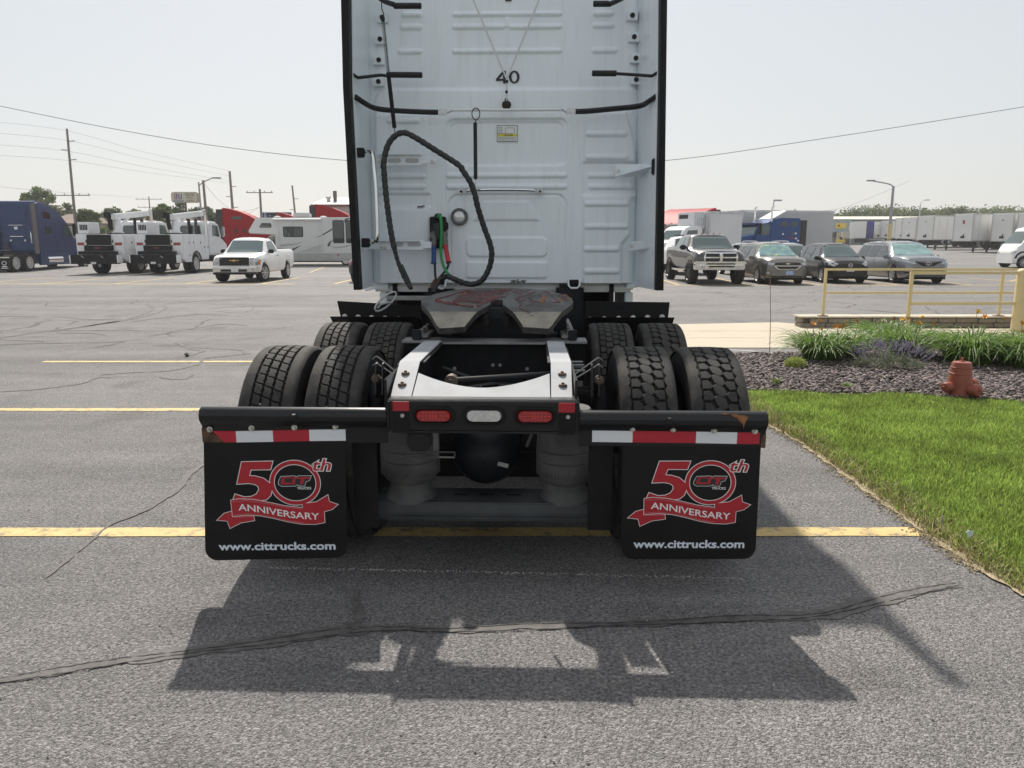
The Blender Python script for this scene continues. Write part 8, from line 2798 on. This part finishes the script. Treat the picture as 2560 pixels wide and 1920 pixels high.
pole('tall leaning wooden transmission pole behind the dark blue tractor', (-47.096, 85.000, 13.518), 0, 85, .17, .12, cross=((16.0 * 85 / 85 * .43, 3.9),), pins=((1.3, 1), (2.2, -1), (3.2, 1)))
pole('distant small utility pole with double crossarms between the trees', (-68.861, 150.000, 10.248), 0, 150, .16, 0, cross=((.5, 5), (2.0, 4.4)))
pole('bare transmission pole with three side insulators beside the red tractor', (-37.258, 105.000, 10.938), 0, 105, .22, -.15, cross=((8.3, 3.2),), pins=((2.0, 1), (3.3, -1), (4.7, 1)))
pole('utility pole carrying two transformer cans behind the motorhome', (-28.644, 90.000, 7.637), 0, 90, .17, 0, cross=((.4, 3.0),), cans=2)
pole('slim leaning transmission pole behind the blue banner', (-33.258, 120.000, 10.168), 0, 120, .18, -.5, pins=((2.0, 1), (3.6, -1), (5.2, 1)))
pole('wooden pole with a guy wire beside the pylon sign', (-29.565, 76.000, 7.513), 0, 76, .17, -.15)
LPM = mat('grey light pole', (0.33, 0.32, 0.35), .5, .3)
q = (-31.588, 80.000, 7.652)
lp = pole('grey steel street light reaching over the wooden pole', q, 0, 80, .12, -.1, name='street_lamp', m=LPM, grp='street lamps')
q2, q3 = (-31.138, 80.000, 7.592), (-30.088, 80.000, 7.847)
h = q[2] - gz(80)
arm = MB().tube(bez([(-.1, 0, h - .4), (q2[0] - q[0] - .1, -.1, h - .05), (q3[0] - q[0] - .1, -.1, h + .42)], 5), .05, 6).build('arm', LPM, lp)
add_box('lamp_head', LPM, lp, q3[0] - q[0] - .2, q3[0] - q[0] + .75, -.22, .02, h + .33, h + .47, bevel=.05)
q, q2 = (31.745, 66.000, 6.281), (29.976, 66.000, 6.692)
lp = pole('tall grey light pole with yellow painted base behind the slate minivan', q, 0, 66, .15, 0, name='street_lamp', m=LPM, grp='street lamps')
h = q[2] - gz(66)
MB().tube(bez([(0, 0, h - .3), (-.25, 0, h + .12), (q2[0] - q[0], 0, h + .42)], 6), .05, 6).build('arm', LPM, lp)
add_box('lamp_head', LPM, lp, q2[0] - q[0] - .5, q2[0] - q[0] + .2, -.12, .12, h + .38, h + .5, bevel=.04)
MB().tube([(0, 0, 0), (0, 0, 2.9)], [.19, .165], 12).build('painted_base', YEL, lp)
for lab_, q, q2, Y in (('distant street light above the far warehouse roof', (68.269, 132.000, 7.771), (69.010, 132.000, 8.661), 132), ('street light behind the blue tractor deflector', (26.391, 80.000, 5.059), (26.588, 80.000, 5.874), 80)):
    lp = pole(lab_, q, 0, Y, .11, 0, name='street_lamp', m=LPM, grp='street lamps')
    h = q[2] - gz(Y)
    MB().tube(bez([(0, 0, h - .3), (.1, 0, h + (q2[2] - q[2]) * .6), (q2[0] - q[0], 0, h + q2[2] - q[2])], 6), .05, 6).build('arm', LPM, lp)
    add_box('lamp_head', LPM, lp, q2[0] - q[0] - .1, q2[0] - q[0] + .7, -.12, .12, h + q2[2] - q[2] - .08, h + q2[2] - q[2] + .06)

WIRE = mat('dark cable', (0.09, 0.09, 0.10), .6)
WIREF = mat('thin grey conductor', (0.30, 0.30, 0.31), .6)


def wire(label, pts, r, m=None):
    o = MB().tube(bez(pts, 10), r, 5).build('cable', m or WIRE)
    tag(o, label, 'cable', 'overhead cables')


wire('thick overhead cable sagging right across the sky behind the white cab', [(-48.251, 62.000, 13.806), (-39.310, 62.000, 11.971), (-30.927, 62.000, 10.323), (-22.408, 62.000, 8.957), (-12.437, 62.000, 7.910), (-0.311, 62.000, 7.489), (11.722, 62.000, 7.910), (24.741, 62.000, 9.671), (39.317, 62.000, 11.913), (48.311, 62.000, 13.400)], .022)
wire('thin conductor rising to the corner above the far warehouse', [(36.202, 110.000, 5.332), (44.625, 110.000, 6.161), (48.175, 110.000, 7.163), (51.677, 110.000, 8.573), (55.152, 110.000, 10.093)], .018, WIREF)
for v0, v1, v2, v3 in ((165, 218, 235, 470), (230, 275, 285, 500), (298, 338, 350, 530), (360, 392, 400, 545)):
    wire('thin power line, %s from the top, strung from the tall leaning pole' % {165: 'first', 230: 'second', 298: 'third', 360: 'fourth'}[v0], [(*(-55.088, 85.000, 14.243)[:2], ((-54.079, 85.000, 14.243)[2] + (160 - v0) * .01757 + .1)), (*(-47.104, 85.000, 13.438)[:2], (-47.104, 85.000, 13.438)[2] + (210 - v1) * .01757),
                                                                                     (*(-43.449, 94.000, 11.271)[:2], (-43.449, 94.000, 11.271)[2] + (400 - (v2 + (v3 - v2) * .5)) * .0194), (*(-37.332, 105.000, 10.775)[:2], (-37.332, 105.000, 10.775)[2] + (480 - v3) * .0217)], .012, WIREF)
wire('cable running past the tall pole crossarm to the distant pole', [(-55.725, 85.000, 7.634), (-47.446, 85.000, 6.888), (-68.881, 150.000, 10.013)], .014, WIREF)
wire('guy wire slanting down from the wooden pole beside the pylon sign', [(-29.531, 76.000, 7.295), (-31.267, 84.000, 6.208), (-32.714, 92.000, 5.360)], .016, WIREF)
for a in (540, 560):
    wire('%s slack cable looping into the transformer pole' % {540: 'upper', 560: 'lower'}[a], [(*(-32.727, 92.000, 5.162)[:2], (-32.727, 92.000, 5.162)[2]), (*(-30.762, 91.000, 5.222)[:2], (-30.762, 91.000, 5.222)[2] - (a - 540) * .02), (-28.813, 90.000, 5.617)], .014, WIREF)

# house roofs among the trees
SHG = mat('brown shingle roof', (0.20, 0.15, 0.13), .85, var=.15, vscale=1)
HWL = mat('tan house siding', (0.40, 0.36, 0.30), .8, var=.05)
for lab_, a, b in (('tan house with brown hip roof behind the dark blue tractor nose', (-57.117, 100.000, 4.073), (-54.882, 100.000, 5.161)), ('tan house with brown gable roof between the service truck cranes', (-43.767, 96.000, 3.881), (-41.349, 96.000, 4.964))):
    hx = (b[0] - a[0]) / 2 + 2.5
    t = thing('house', lab_, 'house', ((a[0] + b[0]) / 2, a[1], gz(100)))
    ze, zr = max(2.2, a[2] - gz(100)), b[2] - gz(100) + .2
    wl_ = add_box('wall', HWL, t, -hx, hx, 0, 8, 0, ze)
    MB().add([(-hx - .4, -.4, ze), (hx + .4, -.4, ze), (hx + .4, 8.4, ze), (-hx - .4, 8.4, ze), (-hx * .7, 4, zr), (hx * .7, 4, zr)], [(0, 1, 5, 4), (2, 3, 4, 5), (1, 2, 5), (3, 0, 4), (3, 2, 1, 0)]).build('roof', SHG, t, smooth=0)
    for x in (-hx * .5, hx * .4):
        w_ = add_box('window', WHITE, t, x - .55, x + .55, -.05, -.002, .9, 2.0)
        add_box('pane', GLASS, w_, x - .45, x + .45, -.06, -.051, 1.0, 1.9)

# far warehouse
p = (57.877, 142.000, 3.871)
wh = thing('warehouse', 'long blue-grey warehouse with pale roof behind the trailers', 'building', (p[0], 142, gz(142)))
BG = mat('blue grey cladding', (0.14, 0.175, 0.205), .6, var=.05, vscale=.2)
BG_LIT = mat('lit-toned blue grey cladding', (0.30, 0.355, 0.39), .6, var=.05, vscale=.2)  # lighter copy of the cladding; the lit gable end is painted in
xa_, xb_ = ((61.409, 142.000, 3.871))[0] - p[0], ((95.554, 142.000, 3.871))[0] - p[0]
ze = ((67.133, 142.000, 5.745))[2] - gz(142)
zr = ((73.696, 156.000, 6.788))[2] - gz(142)
x_l = ((56.624, 142.000, 3.871))[0] - p[0]
add_box('wall', BG, wh, xa_, xb_, .3, 30, 0, ze)
ribbed('cladding', BG, wh, xa_, xb_, .26, 0, ze - .05, .9, .06)
add_box('wall', BG_LIT, wh, x_l, xa_, 0, 30, 0, ze + .1)
ribbed('cladding', BG_LIT, wh, x_l, xa_, -.04, 0, ze + .05, .6, .05)
MB().prism([(-.3, ze + .05), (15, zr), (30.3, ze + .05)], x_l - .2, xb_ + .5, 'yz').build('roof', mat('pale tan metal roof', (0.60, 0.55, 0.47), .6, var=.05), wh)
a, b = (58.410, 141.000, 4.192), (60.301, 141.000, 5.107)
sg = add_box('sign_board', mat('yellow sign', (0.70, 0.50, 0.03), .5), wh, a[0] - p[0], b[0] - p[0], -.2, -.1, a[2] - gz(142), b[2] - gz(142))
c1, c2 = (59.385, 141.000, 4.284), (60.277, 141.000, 5.016)
for k in range(3):
    zz0 = c1[2] - gz(142) + (c2[2] - c1[2]) * k / 3
    add_box('sign_panel', INK, sg, c1[0] - p[0], c2[0] - p[0], -.22, -.205, zz0 + .05, zz0 + (c2[2] - c1[2]) / 3 - .2)
m0, m1 = (58.701, 141.000, 4.467), (59.184, 141.000, 4.863)
add_box('sign_mark', mat('red brown print', (.30, .06, .02), .5), sg, m0[0] - p[0], m1[0] - p[0], -.22, -.205, m0[2] - gz(142), m1[2] - gz(142))
a, b = (57.491, 141.000, 3.978), (57.896, 141.000, 4.802)
add_box('window', GLASS, wh, a[0] - p[0], b[0] - p[0], -.12, -.05, a[2] - gz(142), b[2] - gz(142))
add_box('door', BG_LIT, wh, xa_ + 8, xa_ + 12, .12, .19, 0, 4)

# forklift and pallets
q = (51.024, 122.000, 1.568)
fk = thing('forklift', 'yellow forklift parked before the warehouse beside the pallets', 'forklift', (q[0], 122, gz(122)), R(160))
FY = mat('forklift yellow', (0.62, 0.47, 0.08), .5)
add_box('body', FY, fk, -1.2, .8, -.6, .6, .35, 1.35, bevel=.1)
for x, y in ((-.9, -.5), (-.9, .5), (.6, -.5), (.6, .5)):
    MB().tube([(x, y, 1.3), (x * .9, y, 2.7)], .07, 6).build('guard_post', FY, fk)
add_box('overhead_guard', FY, fk, -1.0, .75, -.6, .6, 2.65, 2.78, bevel=.02)
for y in (-.4, .4):
    add_box('mast_rail', PLASTIC, fk, .95, 1.1, y - .06, y + .06, .1, 3.1)
    add_box('fork', PLASTIC, fk, 1.1, 2.2, y - .07, y + .07, .15, .22)
add_box('seat', PLASTIC, fk, -.5, .0, -.3, .3, 1.35, 1.9, bevel=.05)
add_wheels(fk, (.6, -.9), .62, .36, .25, 5, FY)
fk.scale = (.68, .68, .68)
rng2 = random.Random(4)
PAL = [mat('grey wrapped goods', (.22, .23, .24), .6, var=.3, vscale=2), mat('dark wrapped goods', (.05, .05, .055), .6, var=.3), mat('pale crates', (.42, .41, .38), .7, var=.1)]
PWD = mat('pallet wood', (.30, .23, .15), .85, var=.2)
n_ = 0
for row, yy in enumerate((126, 129)):
    for k in range(6):
        a = (51.403, 127.000, 2.809)
        x = a[0] + k * 2.15 + row * .8
        if x > ((54.426, 127.000, 2.809))[0]:
            continue
        lab_ = ('grey', 'dark', 'pale')[(k + row) % 3] + ' wrapped goods on pallets, %s row, %s stack by the warehouse' % (('front', 'back')[row], ('first', 'second', 'third', 'fourth', 'fifth', 'sixth')[k])
        t = thing('pallet_stack', lab_, 'pallet stack', (x, yy, gz(yy)), rng2.uniform(-.1, .1), 'palletised goods in front of the warehouse')
        z = 0
        for j in range(rng2.choice((2, 3))):
            add_box('pallet', PWD, t, -.6, .6, -.55, .55, z, z + .14)
            hgt = rng2.uniform(.7, 1.0)
            add_box('goods', PAL[(k + row + j) % 3], t, -.58 + .03 * j, .58, -.5, .5, z + .15, z + .15 + hgt, bevel=.05)
            z += .16 + hgt


# trees
def tree_mat(name, col):
    return mat(name, col, .65, var=.22, vscale=.6, island=.55, spec=.3, leaf=.35)


LEAVES = [tree_mat('mid green tree leaves', (0.085, 0.125, 0.032)), tree_mat('dark green tree leaves', (0.055, 0.085, 0.028)), tree_mat('olive tree leaves', (0.115, 0.135, 0.045)), tree_mat('deep green tree leaves', (0.045, 0.075, 0.026))]
BARK = mat('tree bark', (0.085, 0.065, 0.05), .9, var=.25, vscale=6, bump=.3)


def tree(label, x, y, h, r, lm, seed, trunk=.25, n=2600, leaf=.16, clusters=26, grp='trees behind the lot', skirt=0.25, base=None):
    g = np.random.default_rng(seed)
    rr = random.Random(seed)
    z0 = gz(y) if base is None else base
    t = thing('tree', label, 'tree', (x, y, z0), 0, grp)
    tk = MB().tube([(0, 0, -.2), (.05 * h * rr.uniform(-.3, .3), 0, h * .45), (rr.uniform(-.1, .1) * r, 0, h * .82)], [.035 * h, .022 * h, .006 * h], 8)
    V, F, o_ = [], [], 0
    cz = h * (skirt + 1) / 2
    for k in range(clusters):
        d = g.normal(0, 1, 3)
        d /= np.linalg.norm(d)
        q = g.uniform(.25, 1) ** .6
        c = np.array([d[0] * r * q, d[1] * r * q, cz + d[2] * (h - cz) * q * .92])
        wz = 1 - .35 * max(0, (c[2] - cz) / (h - cz))
        c[:2] *= wz
        cr_ = r * g.uniform(.24, .42)
        v, f = leaf_cloud(n // clusters, c, (cr_, cr_, cr_ * .7), leaf, int(g.integers(1e8)), shell=.15)
        V.append(v)
        F.append(f + o_)
        o_ += len(v)
        if k < 9:
            tk.tube([(0, 0, h * rr.uniform(.25, .55)), (c[0] * .5, c[1] * .5, c[2] * .85), tuple(c)], [.012 * h, .008 * h, .003 * h], 5)
    tk.build('trunk', BARK, t)
    npobj('crown', np.vstack(V), np.vstack(F), lm, t)
    return t


LT = [((225, 570), 105, 105, 0, 'broad open-crowned tree rising behind the dark blue tractor roof', 1, .5), ((430, 672), 95, 112, 1, 'rounded tree right behind the tall leaning pole', 2, .2), ((552, 676), 85, 86, 0, 'bright green conical tree beside the tall leaning pole', 3, .04),
      ((690, 700), 100, 104, 1, 'dark tree behind the louvred box of the service truck', 4, .15), ((860, 712), 75, 125, 2, 'low hazy tree under the distant pole', 5, .2), ((1010, 650), 80, 98, 0, 'pale green tree left of the pylon sign', 6, .25),
      ((1155, 668), 100, 104, 3, 'dense dark tree right below the pylon sign', 7, .15), ((1285, 680), 105, 100, 3, 'dense dark tree behind the street light and red tractor', 8, .12), ((320, 690), 90, 118, 2, 'low olive tree peeping above the dark blue tractor hood', 9, .2),
      ((780, 740), 60, 128, 1, 'small dark tree far behind the first crane', 10, .1), ((1610, 790), 40, 150, 1, 'small distant tree beyond the nose of the motorhome', 11, .1)]
TP = [(-63.055, 105.000, 8.940), (-62.884, 112.000, 7.191), (-46.179, 86.000, 5.838), (-52.999, 104.000, 6.223), (-59.442, 125.000, 6.852), (-43.539, 98.000, 6.922), (-43.198, 104.000, 6.877), (-38.936, 100.000, 6.441), (-68.912, 118.000, 7.071), (-62.999, 128.000, 6.270), (-48.767, 150.000, 5.730)]
for ((u, v), hwid, Y, mi, lab_, sd_, skt), p in zip(LT, TP):
    r_ = hwid * .3978 / 1925 * Y
    tree(lab_, p[0], Y, p[2] - gz(Y), r_ * 1.05, LEAVES[mi], sd_, n=4200, leaf=.0021 * Y, skirt=skt, clusters=34)
# tree line behind the warehouse
rt = random.Random(9)
RTL = []
words_ = ('first', 'second', 'third', 'fourth', 'fifth', 'sixth', 'seventh', 'eighth', 'ninth', 'tenth', 'eleventh', 'twelfth', 'thirteenth', 'fourteenth')
TOPS = [(83.211, 200.000, 8.625), (86.215, 200.000, 9.636), (89.481, 200.000, 10.066), (93.103, 200.000, 10.173), (96.972, 200.000, 9.958), (100.523, 200.000, 9.636), (104.045, 200.000, 9.636), (107.561, 200.000, 9.701), (107.898, 195.000, 10.337), (109.948, 195.000, 10.211), (116.356, 200.000, 9.786), (120.107, 200.000, 9.701), (124.076, 200.000, 9.636), (128.026, 200.000, 9.744)]
for k, p in enumerate(TOPS):
    lab_ = ('tallest forked tree in the line behind the warehouse' if k == 8 else 'tall tree just past the tallest one behind the warehouse' if k == 9 else words_[k] + ' tree counted from the light pole end of the line behind the warehouse')
    tree(lab_, p[0], p[1], p[2] - 1.25, rt.uniform(8.5, 10) if k not in (8, 9) else 5.5, LEAVES[rt.choice((0, 1, 1, 2))], 50 + k, n=6500, leaf=.34, clusters=44, grp='tree line behind the warehouse', skirt=.1, base=1.25)
hb = np.random.default_rng(3)
V, F, o_ = [], [], 0
for k in range(120):
    c = np.array([hb.uniform(60, 190), hb.uniform(225, 240), hb.uniform(2, 8)])
    v, f = leaf_cloud(70, c, (4, 3, 2.2), .6, int(hb.integers(1e8)), shell=.1)
    V.append(v); F.append(f + o_); o_ += len(v)
tag(tag(npobj('treeline', np.vstack(V), np.vstack(F), LEAVES[1]), 'far wooded belt beyond the warehouse', 'trees'), kind='stuff')
for x, s_ in ((-20, 1), (28, 2), (36, 3)):
    pass
p = (62.642, 170.000, 8.127)
for k, (x, dz, r_) in enumerate(((p[0], 0, 4.0), (p[0] + 9, -.4, 4.5))):
    tree(('first', 'second')[k] + ' distant tree just clearing the long grey cargo body', x, 170, p[2] - 1.25 + dz, r_, LEAVES[1], 90 + k, n=2600, leaf=.36, grp='distant trees above the grey box', base=1.25)
# distant grass verge under the trailers
tag(add_box('verge', mat('dry verge grass', (0.20, 0.20, 0.075), .9, var=.3, vscale=.4), None, 88, 160, 118, 140, gz(118), gz(118) + .45), kind='structure')

# ------------------------------------------------------------------ thin smoke haze over the whole place
hzm = bpy.data.materials.new('smoke haze')
hzm.use_nodes = True
hn, hl = hzm.node_tree.nodes, hzm.node_tree.links
hn.remove(hn['Principled BSDF'])
hv = hn.new('ShaderNodeVolumePrincipled')
hv.inputs['Color'].default_value = (0.93, 0.94, 0.95, 1)
hv.inputs['Density'].default_value = 0.0006
hv.inputs['Anisotropy'].default_value = 0.3
hl.new(hv.outputs[0], hn['Material Output'].inputs['Volume'])
tag(MB().bx(-425, 425, -125, 425, -1.2, 22).build('haze', hzm, smooth=0), kind='stuff')
